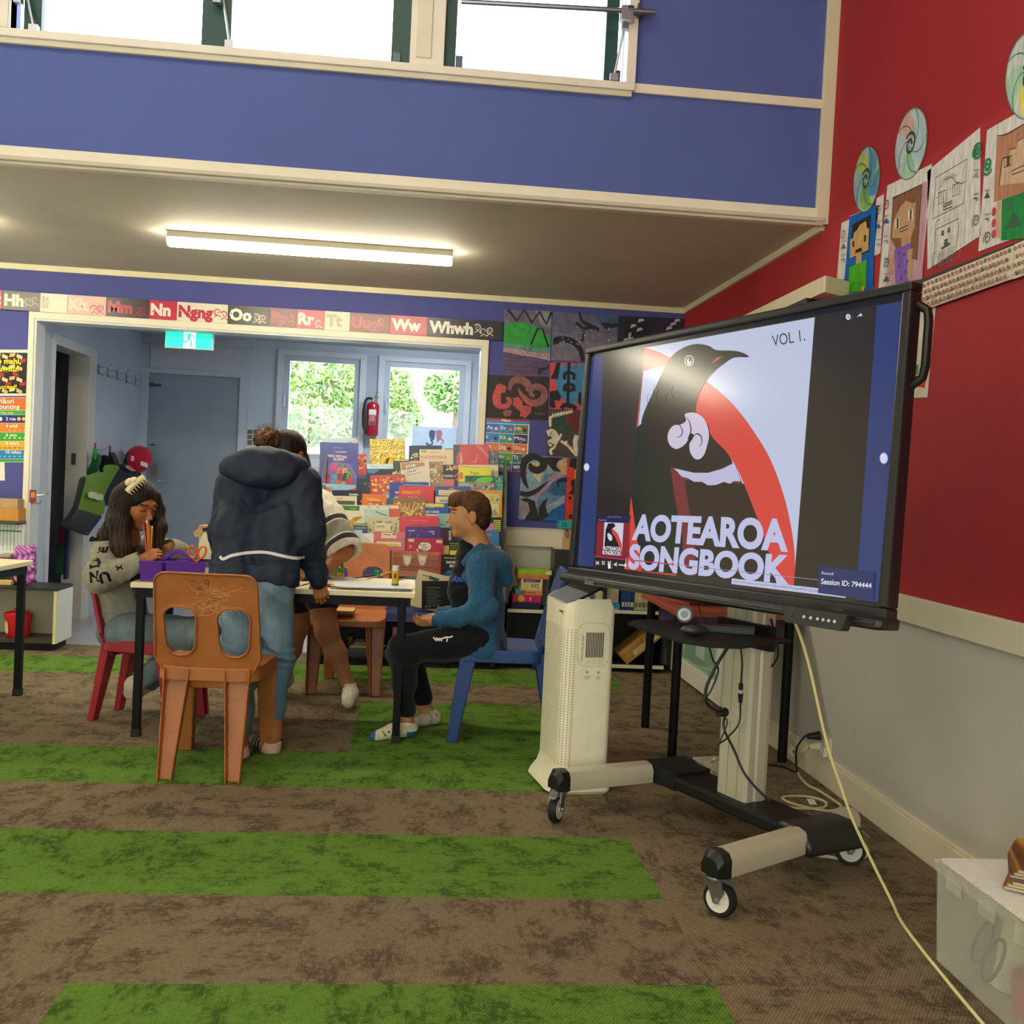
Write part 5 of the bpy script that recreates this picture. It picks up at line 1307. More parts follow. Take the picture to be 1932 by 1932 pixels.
# ================================================================ things on the right wall
KR = (1530, 0, .3208)
RG = 'pupils\' portraits along the red wall'
def strip(s, z, T, x, ys, cols):
    for i, (y, c) in enumerate(zip(ys, cols)):
        T([(x-14, y-30), (x+16, y-34)], .0022, '#8a8478'); T([(x-12, y-24), (x+10, y-27)], .0018, '#9a948a')
        if i % 3 == 0: s.spiral(*z(x, y), .004, .022, 0, 10, .004, c)
        elif i % 3 == 1: s.poly([z(x-18, y+16), z(x, y-20), z(x+18, y+12)], c)
        else: T([(x-14, y), (x+4, y-6), (x+12, y+4), (x, y+10)], .004, c)
def f1(s, z, L, T):
    L([(228, 1275), (385, 1205), (366, 1700), (190, 1732)], '#1f63b0'); s.up()
    L([(245, 1320), (355, 1262), (345, 1480), (232, 1520)], '#2c2a28'); s.up()
    L([(275, 1350), (290, 1322), (325, 1300), (330, 1340), (344, 1345), (340, 1470), (230, 1520), (232, 1410), (250, 1400), (255, 1370)], '#cba26c')
    L([(268, 1500), (300, 1490), (298, 1545), (266, 1555)], '#cba26c'); L([(226, 1575), (328, 1525), (326, 1690), (300, 1710), (222, 1720)], '#4fae2a'); s.up()
    L([(246, 1420), (258, 1415), (258, 1450), (246, 1455)], '#4a3f5a'); L([(314, 1385), (328, 1380), (326, 1418), (313, 1422)], '#4a3f5a'); L([(265, 1470), (302, 1455), (301, 1478), (264, 1490)], '#3a2a22')
    L([(222, 1690), (235, 1690), (234, 1728), (220, 1728)], '#3a8a2a'); L([(300, 1690), (318, 1680), (316, 1710), (300, 1715)], '#cba26c')
art('portrait_sheet', [(228, 1275), (385, 1205), (366, 1700), (190, 1732)], KR, '#d8d4cc', 'squared paper portrait in bright blue frame with green shirt', 'drawing', 0, XR, f1, M_CRAYON, RG)
def f2(s, z, L, T):
    L([(482, 1165), (690, 1060), (655, 1640), (440, 1680)], '#c79aa6'); s.up()
    L([(482, 1165), (655, 1085), (625, 1530), (520, 1500), (470, 1400)], '#8a5f45'); s.up()
    L([(500, 1270), (530, 1215), (560, 1180), (600, 1195), (618, 1190), (612, 1330), (590, 1400), (478, 1400), (485, 1310)], '#c49a78'); L([(535, 1390), (590, 1370), (588, 1450), (532, 1470)], '#c49a78')
    L([(492, 1470), (590, 1425), (575, 1655), (500, 1670)], '#8a63b4'); L([(570, 1470), (600, 1460), (590, 1640), (572, 1640)], '#c49a78'); L([(470, 1500), (495, 1490), (480, 1610), (462, 1610)], '#c49a78'); s.up()
    for x, y in ((515, 1480), (545, 1490), (515, 1560), (555, 1590), (530, 1630), (565, 1530)): L([(x, y), (x+12, y-4), (x+12, y+14), (x, y+18)], '#4a58a0')
    for x, y in ((497, 1290), (575, 1240)):
        L([(x, y), (x+32, y-14), (x+31, y+50), (x-1, y+60)], '#ded0c0'); s.up(); L([(x+12, y-4), (x+22, y-8), (x+21, y+52), (x+11, y+56)], '#5a4638')
    T([(528, 1345), (575, 1325), (573, 1345), (527, 1366), (528, 1345)], .003, '#4a4038'); T([(482, 1165), (655, 1085), (625, 1530)], .003, '#5a463c')
    strip(s, z, T, 448, (1210, 1300, 1420, 1550, 1640), ('#a8434a', '#3a56a8', '#2f8a4a', '#4a4a4a', '#5a5a5a'))
art('portrait_sheet', [(440, 1105), (700, 960), (660, 1640), (405, 1690)], KR, '#dcd8d2', 'portrait with brown hair and purple top on pink paper', 'drawing', 0, XR, f2, M_CRAYON, RG)
def f3(s, z, L, T):
    K = '#3a3836'
    T([(735, 1045), (920, 935), (900, 1195), (715, 1290), (735, 1045)], .0028, K)
    T([(735, 1165), (750, 1160), (752, 1100), (775, 1092), (778, 1060), (820, 1040), (835, 1045), (850, 1070), (885, 1080), (905, 1070)], .0026, K)
    for x, y in ((752, 1135), (835, 1090)): 
        T([(x, y), (x+42, y-18), (x+40, y+52), (x-2, y+66), (x, y)], .0028, K); T([(x+14, y-6), (x+12, y+60)], .002, K); T([(x+28, y-12), (x+26, y+56)], .002, K)
    T([(780, 1205), (832, 1180), (832, 1215), (780, 1235), (780, 1205)], .004, K); L([(784, 1212), (828, 1190), (828, 1200), (784, 1224)], '#6a6662')
    T([(760, 1290), (740, 1300), (735, 1350), (870, 1285), (870, 1340), (850, 1500), (720, 1580), (735, 1350)], .0026, K); T([(720, 1580), (715, 1500), (740, 1480)], .0024, K)
    for x, y in ((770, 1360), (806, 1342)): L([(x, y), (x+14, y-6), (x+13, y+24), (x-1, y+28)], '#55535a')
    L([(768, 1455), (785, 1447), (787, 1410), (805, 1402), (806, 1430), (820, 1424), (820, 1440), (768, 1470)], '#4a5a52')
    for k in range(9): T([(745, 1490+k*10), (845, 1450+k*10)], .0016, '#8a8884')
    for k in range(12): T([(745+k*8, 1060-k*4), (760+k*9, 1100-k*6)], .0012, '#a19c96')
    for k in range(8): T([(720, 1100+k*60), (915, 1000+k*60)], .0009, '#c8bcb4'); T([(735+k*24, 1040-k*12), (710+k*24, 1590-k*10)], .0009, '#c8bcb4')
    strip(s, z, T, 975, (890, 1030, 1170, 1300), ('#1f8a5a', '#9a9890', '#4a4a4a', '#77736c'))
    s.spiral(*z(985, 880), .004, .03, 0, 12, .007, '#1f8a5a')
art('portrait_sheet', [(705, 955), (1025, 770), (965, 1360), (665, 1635)], KR, '#dedad4', 'uncoloured pencil portrait on squared white paper', 'drawing', 0, XR, f3, M_CRAYON, RG)
def f4(s, z, L, T):
    L([(1095, 810), (1420, 640), (1400, 1100), (1075, 1190)], '#b98468'); s.up()
    L([(1130, 930), (1165, 920), (1170, 880), (1210, 870), (1215, 830), (1400, 740), (1380, 1060), (1110, 1090)], '#d2b296')
    L([(1125, 1175), (1400, 1080), (1380, 1390), (1120, 1415)], '#2f8a4c'); L([(1095, 1190), (1125, 1180), (1115, 1400), (1085, 1400)], '#d2b296'); s.up()
    T([(1140, 930), (1185, 915), (1183, 970), (1138, 985), (1140, 930)], .003, '#3a2f28'); L([(1155, 926), (1172, 920), (1170, 972), (1153, 978)], '#6a4a3a'); T([(1185, 1005), (1260, 970), (1260, 1000), (1185, 1028), (1185, 1005)], .003, '#3a2f28')
    T([(1130, 930), (1165, 920), (1170, 880), (1210, 870), (1215, 830), (1253, 810)], .0026, '#3a2f28'); T([(1110, 1090), (1120, 1000), (1130, 930)], .0026, '#3a2f28'); T([(1095, 800), (1160, 790), (1253, 730)], .003, '#4a4640')
    L([(1155, 1180), (1188, 1165), (1186, 1220), (1153, 1232)], '#4a7a5a'); L([(1150, 1330), (1165, 1320), (1165, 1290), (1185, 1285), (1190, 1255), (1215, 1260), (1218, 1290), (1240, 1290), (1240, 1320), (1150, 1345)], '#4a6a58')
    for y in (1245, 1312, 1375): s.ell(*z(1078, y), .012, .014, '#cc4a58', 12)
    strip(s, z, T, 1040, (970, 1150, 1290, 1400), ('#1f8a5a', '#55534e', '#2f4a5a', '#77736c')); s.spiral(*z(1042, 975), .004, .03, 0, 12, .007, '#1f8a5a')
art('portrait_sheet', [(1035, 755), (1450, 540), (1435, 1300), (985, 1490)], KR, '#dedad4', 'portrait in green top with three red hearts, cut by right edge', 'drawing', 0, XR, f4, M_CRAYON, RG)
def strip_only(xs):
    def f(s, z, L, T): strip(s, z, T, *xs)
    return f
art('picture_strip', [(170, 1318), (226, 1290), (212, 1635), (160, 1650)], KR, '#d8d4cc', 'narrow strip of doodles left of the blue framed portrait', 'drawing', 0, XR, strip_only((192, (1385, 1450, 1530), ('#6b4a3a', '#77736c', '#4a4a48'))), M_CRAYON, RG)
art('picture_strip', [(385, 1170), (426, 1140), (410, 1490), (366, 1505)], KR, '#d8d4cc', 'narrow strip of doodles between the blue framed and pink portraits', 'drawing', 0, XR, strip_only((398, (1240, 1330, 1440), ('#7a5a4a', '#4a6ab0', '#7a7a60'))), M_CRAYON, RG)
# koru discs
def koru(cx, cy, rx, ry, rot, cols, label):
    k = KR; ca, sa = cos(rot), sin(rot)
    E = lambda u, v: (cx+u*rx*ca-v*ry*sa, cy+u*rx*sa+v*ry*ca)
    s = wall_sheet(0, XR, [(k[0]+x*k[2], k[1]+y*k[2]) for x, y in ((cx-rx, cy-ry), (cx+rx, cy-ry), (cx+rx, cy+ry), (cx-rx, cy+ry))], off=.004); z = zf(s, *k)
    n = 44; ring = [z(*E(cos(2*pi*i/n), sin(2*pi*i/n))) for i in range(n)]
    s.k = 0; s.poly(ring, cols[0]); s.k = -3; s.poly(ring[::-1], cols[0]); a = [s.p(*q, 0) for q in ring]; b = [s.p(*q, -3) for q in ring]
    s.mb.add(a+b, [(i, n+i, n+(i+1) % n, (i+1) % n) for i in range(n)], cols[0]); s.k = 1
    for j in range(5):
        a0 = j*2*pi/5-.4; pts = []
        for i in range(9): a = a0+i*.11; pts.append(z(*E(.95*cos(a), .95*sin(a))))
        for i in range(8): a = a0+.9-i*.10; r = .9-.10*i; pts.append(z(*E(r*cos(a+.25*i), r*sin(a+.25*i))))
        s.poly(pts, cols[1+j % (len(cols)-2)])
    s.up(); G = cols[-1]
    for j in range(5):
        a0 = j*2*pi/5-.4; s.line([z(*E((1-.1*i)*cos(a0+.16*i), (1-.1*i)*sin(a0+.16*i))) for i in range(10)], .005, G)
    s.line(ring, .004, G, True); s.spiral(*z(*E(-.05, .02)), .01, .045, 0, 9, .012, '#4a5a4a')
    return tag(s.mb.build('koru_disc', M_CRAYON), label, 'drawing', 'koru discs above the portraits')
koru(328, 1055, 74, 192, .10, ('#a9c0b4', '#5f9ab8', '#7fae5c', '#98b6c4', '#b5c46a', '#4f7f5a'), 'blue and green koru disc above the blue framed portrait')
koru(590, 845, 88, 212, .16, ('#c9d6d0', '#bfd4dc', '#a8cfae', '#c8cfd8', '#e0b0a0', '#6f8a8a'), 'pale blue and green koru disc above the pink portrait')
koru(1290, 440, 140, 262, .12, ('#d8d8d4', '#d5c9c6', '#e4d874', '#b8d8bc', '#d8dcd8', '#5f9a84'), 'large pale koru shape with yellow band at upper right edge')
# rails of patterned border paper
def border(x0, x1, lab):
    ytop = lambda x: 1665+(x-655)*(-.418); ybot = lambda x: 1812+(x-690)*(-.345)
    def f(s, z, L, T):
        rnd = random.Random(int(x0)); i = 0
        for v in range(4):
            for u in range(int((x1-x0)/24)):
                x = x0+12+u*24+(v % 2)*10; a, b = ytop(x), ybot(x); y = a+(b-a)*(v+.5)/4
                if x > x1-12: continue
                c = '#a5463c' if (u+v) % 3 else '#4a3a34'; sg = 1 if (u+v) % 2 else -1
                L([(x-12, y+14*sg), (x-6, y-10*sg), (x+11, y-16*sg), (x+6, y+8*sg)], c)
                T([(x-9, y+12*sg), (x+9, y-14*sg)], .0022, '#efe4cc')
    o = art('border_strip', [(x0, ytop(x0)), (x1, ytop(x1)), (x1, ybot(x1)), (x0, ybot(x0))], KR, '#e6dcc4', lab, 'border', 0, XR-.012, f, M_PAPER, 'patterned border strips on the rail', t=.004)
border(655, 1186, 'red leaf patterned border strip on the rail behind the screen'); border(1192, 1500, 'red leaf patterned border strip at the right picture edge')
a, b = X(1530+640*.3208, 1655*.3208, XR), X(1932, 455, XR)
rail = MB().box((XR-.012, 2.2, 1.885), (XR, 3.62, 1.90), '#5a4a3a').box((XR-.012, 2.2, 1.975), (XR, 3.62, 1.992), '#3a3230')
struct('trim_8', rail, M_DARK, local=True)
def fa(s, z, L, T):
    L([(225, 205), (272, 195), (268, 290), (240, 300)], '#2f54b0'); L([(235, 300), (266, 292), (262, 390), (240, 500), (205, 505), (215, 420)], '#e6cc2c'); L([(215, 430), (240, 420), (235, 500), (200, 505)], '#e07a2c'); L([(180, 505), (236, 508), (228, 570), (178, 560)], '#dc4636'); L([(180, 450), (196, 450), (194, 500), (180, 500)], '#3aa046')
art('crayon_picture', [(170, 165), (278, 150), (244, 612), (140, 625)], (1660, 520, .3726), '#dcd6c4', 'crayon picture in blue, yellow and red half hidden by the screen', 'drawing', 0, XR, fa, M_CRAYON)
# projector arm cover on the red wall, running away behind the screen
a = X(1579, 520, XR-.14); b0 = X(1430, 592, XR-.14)
m = MB(); m.prism([(1.62, 4.06), (XR, 4.15), (XR, 5.42), (1.62, 5.42)], 2.035, 2.102, '#ddd2b0'); m.prism([(1.60, 4.20), (1.74, 4.28), (1.74, 4.9), (1.60, 4.9)], 2.005, 2.035, '#26241f')
tag(m.build('wall_bracket', M_TRIM, bevel=.01), 'long cream bracket fixed to the red wall above the screen', 'bracket')
# hongi picture on the right hand porch window
def hg(s, z, L, T):
    for sg, c in ((-1, '#5a5f8c'), (1, '#d88aa0')):
        o = lambda x, y: (1455+sg*(x), y)
        L([o(2, 735), o(28, 728), o(40, 735), o(44, 760), o(34, 790), o(20, 800), o(8, 790), o(4, 770)], c)
        s.spiral(*z(*o(35, 808)), .012, .034, (0 if sg > 0 else pi)-1.5, (0 if sg > 0 else pi)-1.5+sg*4.6, (.012, .02), c)
    T([(1400, 835), (1455, 850), (1510, 835)], .008, '#b8a8c0')
art('window_picture', [(1305, 702), (1597, 715), (1592, 900), (1298, 885)], (400, 600, .28986), '#c9dcf2', 'pale blue picture of two touching faces on the porch window', 'picture', 1, V0+.02, hg, paint('backlit_paper', .8, mottle=.02, trans=.35), off=0)
def nt(s, z, L, T):
    L([(560, 198), (700, 198), (700, 385), (556, 385)], '#6a6a68'); s.up()
    for y in (255, 318): T([(556, y), (700, y)], .008, '#c9c9c4')
    T([(625, 200), (622, 385)], .008, '#c9c9c4')
art('notice', [(543, 165), (760, 168), (752, 420), (538, 420)], (380, 780, .15528), '#c6ccce', 'white framed notice with grey panes on the porch wall', 'notice', 1, V0, nt, M_PAPER)
# ================================================================ book display rack
KB = (560, 800, .22774)
RX0, RX1 = -.60, .60
def rack():
    t = thing('book_rack', 'tiered book display rack with grey ends and purple base shelf', 'book rack', (0, 6.62, 0))
    for x, a in ((RX0, RX0+.02), (RX1-.02, RX1)):
        m = MB(); m.prism([(6.44, .10), (6.84, .10), (6.84, 1.34), (6.78, 1.34), (6.42, .42)], x, a, '#5d655f', M=Matrix(((0, 0, 1, 0), (1, 0, 0, 0), (0, 1, 0, 0), (0, 0, 0, 1))))
        m.build('end_panel', M_DARK, t, bevel=.004)
    for i in range(7):
        y = 6.42+.058*i; z = .345+.128*i
        m = MB().box((RX0+.02, y, z), (RX1-.02, y+.058, z+.008), '#4a4d80').box((RX0+.02, y+.053, z), (RX1-.02, y+.058, z+.128), '#55588a')
        m.build('tier_shelf', M_LAM, t)
    MB().box((RX0+.02, 6.40, .288), (RX1-.02, 6.425, .348), '#43467c').build('front_rail', M_LAM, t, bevel=.003)
    MB().box((RX0+.0, 6.42, .06), (RX1, 6.84, .10), '#2c2e3a').build('base_shelf', M_LAM, t, bevel=.004)
    MB().box((RX0+.02, 6.80, .10), (RX1-.02, 6.82, .9), '#1d1f28').build('back_panel', M_LAM, t)
    for x in (RX0+.06, RX1-.06):
        for y in (6.46, 6.78): MB(Matrix.Translation((x, y, 0))).lathe([(.012, .05), (.012, .06), (.02, .06)], '#222222').ball((0, 0, .027), (.022, .016, .027), '#161616').build('castor', M_RUBBER, t)
rack()
BG = 'books on the display rack'
TIER = [6.765, 6.70, 6.64, 6.58, 6.525, 6.47, 6.415]
tier_n = {}
def book(x0, y0, x1, y1, tier, col, label, draw=None, tl=0, hid=34, name='picture_book', mat=None, pages=True):
    k = tier_n.get(tier, 0); tier_n[tier] = k+1
    d = TIER[tier]+.054-.0068*(k % 9); hid = min(hid, 34); yb = y1+hid
    if 'facing out' not in label: pass
    cs = [(x0, y0), (x1, y0+tl), (x1-(yb-y0)*.04-tl*(yb-y0)/(x1-x0)*.9, yb+tl), (x0-(yb-y0)*.04-tl*(yb-y0)/(x1-x0)*.9, yb)]
    s = wall_sheet(1, d, [(KB[0]+x*KB[2], KB[1]+y*KB[2]) for x, y in cs], off=0); z = zf(s, *KB)
    s.base(s.w, s.h, col, t=.0055)
    L = lambda pts, c: s.poly([z(*p) for p in pts], c)
    T = lambda pts, w, c: s.line([z(*p) for p in pts], w, c)
    if draw: draw(s, z, L, T)
    tag(s.mb.build(name, mat or M_GLOSSP), label, 'book', BG)
def tx(txt, x, y, h, c, bold=.02, w=None, **k): return lambda s, z: s.text(txt, *z(x, y), h, c, bold=bold, w=w, **k)
def many(*fs):
    def f(s, z, L, T):
        for g in fs:
            if isinstance(g, tuple): (s.up() if g[0] == 'u' else (T(g[1], g[2], g[3]) if g[0] == 'l' else L(g[0], g[1])))
            else: g(s, z)
    return f
R_ = lambda x0, y0, x1, y1, sl=.03: [(x0, y0), (x1, y0+(x1-x0)*sl), (x1-(y1-y0)*.03, y1+(x1-x0)*sl), (x0-(y1-y0)*.03, y1)]
def blobs(seed, x0, y0, x1, y1, n, cols, r=.008):
    def f(s, z):
        q = random.Random(seed)
        for i in range(n): s.ell(*z(q.uniform(x0, x1), q.uniform(y0, y1)), r*q.uniform(.5, 1.3), r*q.uniform(.5, 1.2), q.choice(cols), 8, rot=q.random()*3)
    return f
def crowd(s, z):
    q = random.Random(4)
    ppl = [(305, 320), (355, 345), (400, 350), (245, 390), (310, 400), (360, 390), (405, 390), (435, 385), (265, 430), (340, 450), (385, 465), (440, 430), (300, 455)]
    for i, (x, y) in enumerate(ppl):
        s.up(); c = ('#d8408a', '#d87048', '#e0a060', '#c83a48', '#5fa0d8', '#8a3a30', '#3a3a40', '#5f9a48')[i % 8]
        s.poly([z(x-26, y+70), z(x-16, y+14), z(x+16, y+14), z(x+28, y+70)], c); s.ell(*z(x, y), .0055, .006, '#2a2024', 10); s.ell(*z(x, y+4), .0042, .0045, ('#c98a60', '#a8683f', '#8a5236')[i % 3], 10)
        if i % 3 == 0: s.line([z(x+18, y+24), z(x+40, y-20)], .003, '#b07850')
# back row
book(215, 118, 500, 200, 0, '#c3d3de', 'pale blue sea book peeping above the purple festival book', many(tx('SEA', 300, 172, .010, '#e08a60'), blobs(1, 420, 140, 490, 170, 5, ['#e0a030', '#5f9ac0'])), tl=0)
book(610, 125, 905, 330, 0, '#c9a95c', 'shiny gold foil covered book in the back row', many((R_(665, 215, 855, 340), '#d8bc72'), ('u',), (R_(685, 235, 835, 345), '#c7a450'), ('u',), ([(735, 330), (740, 285), (770, 275), (755, 330)], '#6a5228')), mat=[M_FOIL])
book(930, 178, 1205, 312, 0, '#22243c', 'dark navy book with white title in the back row', many(tx('The', 972, 275, .012, '#e8e6da'), blobs(3, 950, 220, 1000, 290, 6, ['#c8c84a', '#e8e0a0']), tx('Black', 972, 296, .007, '#c8c6ba')))
book(1225, 203, 1305, 235, 0, '#2c7a72', 'sliver of a teal book behind the red covered one')
book(1590, 222, 1672, 335, 0, '#6c747c', 'grey patterned book at right end of the back row', many(blobs(6, 1600, 235, 1660, 320, 18, ['#3a424a', '#a8b0b4'], .006)))
book(1020, 210, 1300, 338, 0, '#e4cda0', 'cream book titled Incredible in pink capitals', many(tx('INCREDIBLE', 1030, 285, .019, '#c98a78', w=.168), tx('PLANTS', 1090, 335, .016, '#d8a890', w=.12), tx('MYSTERIOUS', 1100, 240, .007, '#b0806c'), blobs(5, 1030, 220, 1080, 228, 4, ['#8aa04a'])))
book(1300, 170, 1592, 330, 0, '#cc4a48', 'red covered book with sideways title in the back row', many((R_(1300, 172, 1350, 330), '#3a5a62'), ('u',), ([(1320, 330), (1322, 260), (1360, 200), (1420, 175), (1500, 178), (1590, 185), (1588, 335)], '#cf5048'), ('u',), tx('MIRIAM', 1372, 330, .016, '#f0e6d8', rot=pi/2), ([(1480, 178), (1520, 178), (1590, 260), (1588, 285)], '#d87a6a'), ([(1430, 320), (1475, 300), (1500, 230), (1490, 320)], '#e0806c')))
book(200, 150, 520, 515, 0, '#474a94', 'large purple festival book with a crowd of dancers', many(tx('THE BIGGEST', 318, 236, .009, '#ecd8e4'), tx('HAKA FESTIVAL', 254, 270, .016, '#efc8d8', w=.128, bold=.03, rot=-.06), tx('ON EARTH', 300, 302, .016, '#efe6b8', w=.072, bold=.03), tx('MIRINGA WIREMU', 310, 200, .005, '#b8b0d8'), ([(205, 500), (215, 370), (300, 310), (440, 330), (495, 420), (500, 505)], '#7d6aa8'), ('u',), crowd), tl=8, hid=20)
book(512, 250, 582, 455, 0, '#b8322c', 'narrow red book right of the purple festival book', many(blobs(9, 515, 265, 575, 350, 16, ['#e09030', '#3a1a18', '#8a2420']), tx('ZOA', 515, 370, .009, '#f0e8dc'), (R_(515, 420, 580, 450), '#3a4a7a')), hid=14)
# second row
book(585, 330, 865, 385, 1, '#cfe0e0', 'pale blue spined book above the black and blue one', many(('l', [(610, 352), (670, 356)], .003, '#8fa8a8'), blobs(11, 690, 345, 840, 360, 6, ['#7aa0a8', '#d0b050'], .003)))
book(800, 305, 935, 335, 1, '#3a3428', 'dark strip of a book below the gold one', None)
book(940, 303, 1070, 335, 1, '#d0835a', 'orange topped book behind the space saga one')
book(580, 372, 870, 455, 1, '#17181c', 'black and blue book with a yellow shape at its corner', many(([(585, 375), (690, 378), (640, 410), (585, 405)], '#2f86b0'), ('u',), blobs(12, 800, 385, 850, 410, 8, ['#d8d23a', '#1c1c1c', '#8fc0a0'], .010), tx('New Worlds', 620, 448, .010, '#e8e2b8')))
book(1320, 338, 1672, 445, 1, '#e0cfa4', 'wide cream book behind the yellow one', many(('l', [(1350, 352), (1600, 362)], .002, '#b06048'), (R_(1605, 385, 1668, 440), '#c9aa88')))
book(1065, 312, 1215, 520, 1, '#a88a5c', 'brown collage book of leaves and faces', many(blobs(13, 1075, 325, 1210, 500, 40, ['#c9b078', '#7a5c38', '#b06a4a', '#d8c88a'], .009), (R_(1080, 370, 1160, 405), '#e2d6a8'), ('u',), tx('2 und', 1085, 398, .013, '#4a3c28'), tx('eis', 1090, 480, .022, '#efe8d4', bold=.03)))
book(1215, 338, 1345, 520, 1, '#2a241c', 'black book edged with yellow flowers', many(blobs(14, 1235, 345, 1345, 390, 22, ['#d8b02a', '#e0c860', '#c87030'], .007), blobs(15, 1305, 395, 1345, 470, 12, ['#d0804a', '#b85a3a'], .007), ('u',), tx('YANA', 1212, 440, .017, '#e8dcc0'), (R_(1212, 455, 1305, 520), '#d0735a')))
book(862, 318, 1100, 520, 1, '#ded3b4', 'cream book with block title and a brown band on top', many(([(862, 320), (1055, 318), (1062, 345), (870, 385)], '#b8834c'), ('u',), tx('STAR', 903, 370, .017, '#5a4a34', w=.070, bold=.12, rot=.18), tx('WARS', 893, 406, .019, '#5a4a34', w=.084, bold=.12, rot=.18), ('u',), tx('STAR', 905, 368, .017, '#f2ecd8', w=.068, bold=.05, rot=.18), tx('WARS', 895, 404, .019, '#f2ecd8', w=.082, bold=.05, rot=.18), ('l', [(915, 425), (1040, 395)], .004, '#a89870')), tl=-14, hid=10)
book(1345, 360, 1615, 482, 1, '#e3dc2c', 'bright yellow book titled Papa', many(tx('Papa', 1440, 418, .022, '#3a3a1c', bold=-.005), (R_(1345, 400, 1378, 455), '#e07a22')))
book(1630, 435, 1712, 552, 2, '#3c9a8c', 'teal leaf patterned book at right end of the rack', many(blobs(17, 1640, 450, 1700, 530, 14, ['#2a6a5a', '#7fd0b0', '#e0a070'], .007)))
book(1395, 428, 1640, 548, 2, '#2f6a40', 'green book with a big lime leaf creature', many(([(1395, 430), (1470, 428), (1430, 480)], '#1f5230'), ([(1460, 490), (1500, 452), (1560, 435), (1620, 440), (1625, 465), (1580, 495), (1520, 498)], '#7cc22a')), hid=10)
book(1335, 478, 1640, 560, 2, '#8d8474', 'book with a cover of grey stones and shells', many(blobs(16, 1345, 495, 1625, 545, 46, ['#b8ae98', '#5a5448', '#cabfa6', '#746a5c'], .008), (R_(1345, 488, 1430, 530), '#a8aaac')), tl=10, hid=14)
# third row
book(500, 450, 645, 605, 2, '#23283c', 'dark navy magazine beside the flowery book', many(blobs(21, 560, 465, 640, 520, 14, ['#3a4456', '#6a5a4a', '#1c2028'], .010), tx('Drinkin,', 440, 590, .001, '#e8e4d8')))
book(612, 425, 900, 605, 2, '#c8402e', 'red and yellow flowery book with a white roundel', many(blobs(22, 625, 440, 885, 560, 44, ['#e0b82a', '#e8d24a', '#b82a48', '#d8683a'], .010), ('u',), lambda s, z: s.ell(*z(740, 598), .022, .028, '#e8ecec', 22), ('u',), lambda s, z: s.ell(*z(740, 598), .019, .025, '#3a6a98', 22), ('u',), lambda s, z: s.ell(*z(740, 600), .014, .018, '#dfe8ec', 20)), tl=-8, hid=8)
book(770, 482, 1095, 610, 2, '#17409c', 'deep blue book behind the red comic', many(('l', [(880, 502), (1060, 508)], .003, '#c9d4ec'), (R_(815, 560, 850, 572), '#d8d8e0'), (R_(812, 580, 850, 592), '#c8303c'), (R_(810, 600, 850, 612), '#d8d8e0'), lambda s, z: s.ell(*z(1075, 512), .005, .005, '#e8e8e0')))
book(1150, 516, 1440, 606, 2, '#3a4e98', 'blue book with a cream title panel', many((R_(1175, 545, 1380, 590), '#dcc99a'), ([(1250, 545), (1285, 530), (1320, 548)], '#c9925a'), tx('NORTHERN WAR', 1195, 582, .005, '#8a7450'), (R_(1150, 592, 1400, 604), '#1f1a24')))
book(1420, 548, 1705, 770, 2, '#e39a22', 'orange framed book with pale fruit pictures', many((R_(1440, 575, 1680, 650), '#b9cf9c'), (R_(1440, 655, 1675, 770), '#cfd68a'), ('u',), blobs(23, 1560, 590, 1670, 630, 10, ['#d08a3a', '#e0c85a', '#6a8a4a'], .012), ([(1580, 770), (1640, 700), (1672, 760)], '#a89a78')))
book(850, 512, 1140, 652, 2, '#d4302a', 'red comic book with yellow capitals', many(tx('PEANUTS', 870, 578, .021, '#f0a81c', w=.118, bold=.03, slant=.1), tx('Learn to fly', 925, 612, .010, '#f2e6d8', w=.06), ('l', [(1040, 640), (1100, 645)], .004, '#2a1c18')), tl=6, hid=10)
book(215, 492, 495, 585, 2, '#8fc7de', 'sky blue seaside book with red shapes and a yellow flash', many(([(215, 500), (290, 545), (270, 585), (215, 580)], '#cf5f58'), ([(300, 585), (310, 560), (400, 545), (380, 560)], '#e6d428'), ([(380, 560), (490, 530), (490, 550), (390, 585)], '#c9505a'), lambda s, z: s.ell(*z(285, 530), .012, .007, '#a88a5c')), tl=14)
book(295, 548, 548, 665, 3, '#1d1e2a', 'black comic with white slanting title', many(tx('Drinkin,', 435, 590, .013, '#ecebe0', bold=.03), tx('the', 370, 605, .008, '#d8cf3a'), lambda s, z: s.ell(*z(535, 640), .007, .006, '#e08a2c')))
# fourth row
book(1150, 600, 1330, 660, 3, '#d9cdae', 'cream book with black narrow capitals', many(tx('KEI REIRA', 1190, 645, .014, '#2c2a26', w=.075)))
book(740, 612, 860, 672, 3, '#2c5a5c', 'dark teal book behind the orange cartoon one')
book(545, 577, 748, 676, 3, '#e3761c', 'orange cartoon book with yellow bubble title', many(tx('Pokémon', 583, 632, .017, '#efc21c', w=.078, bold=.05), ('l', [(590, 648), (700, 652)], .004, '#6a3010'), blobs(31, 600, 655, 720, 670, 6, ['#e8e0d0', '#3a2a24'], .006)), tl=6)
book(280, 596, 500, 676, 3, '#e0d5b4', 'cream comic album with a grey panel', many(tx('Asterix', 333, 622, .009, '#c8402c', bold=.03), (R_(285, 632, 480, 664), '#55534c'), ('l', [(340, 672), (420, 673)], .005, '#b85a5c')))
book(1055, 655, 1262, 765, 3, '#2b55a4', 'blue and yellow novel with tall white capitals', many((R_(1060, 657, 1220, 684), '#e8cc30'), (R_(1060, 684, 1140, 692), '#5ab0c8'), ('u',), tx('LINDA TURNER', 1052, 738, .016, '#e6e6da', w=.10), (R_(1055, 745, 1255, 765), '#d9d0a8')))
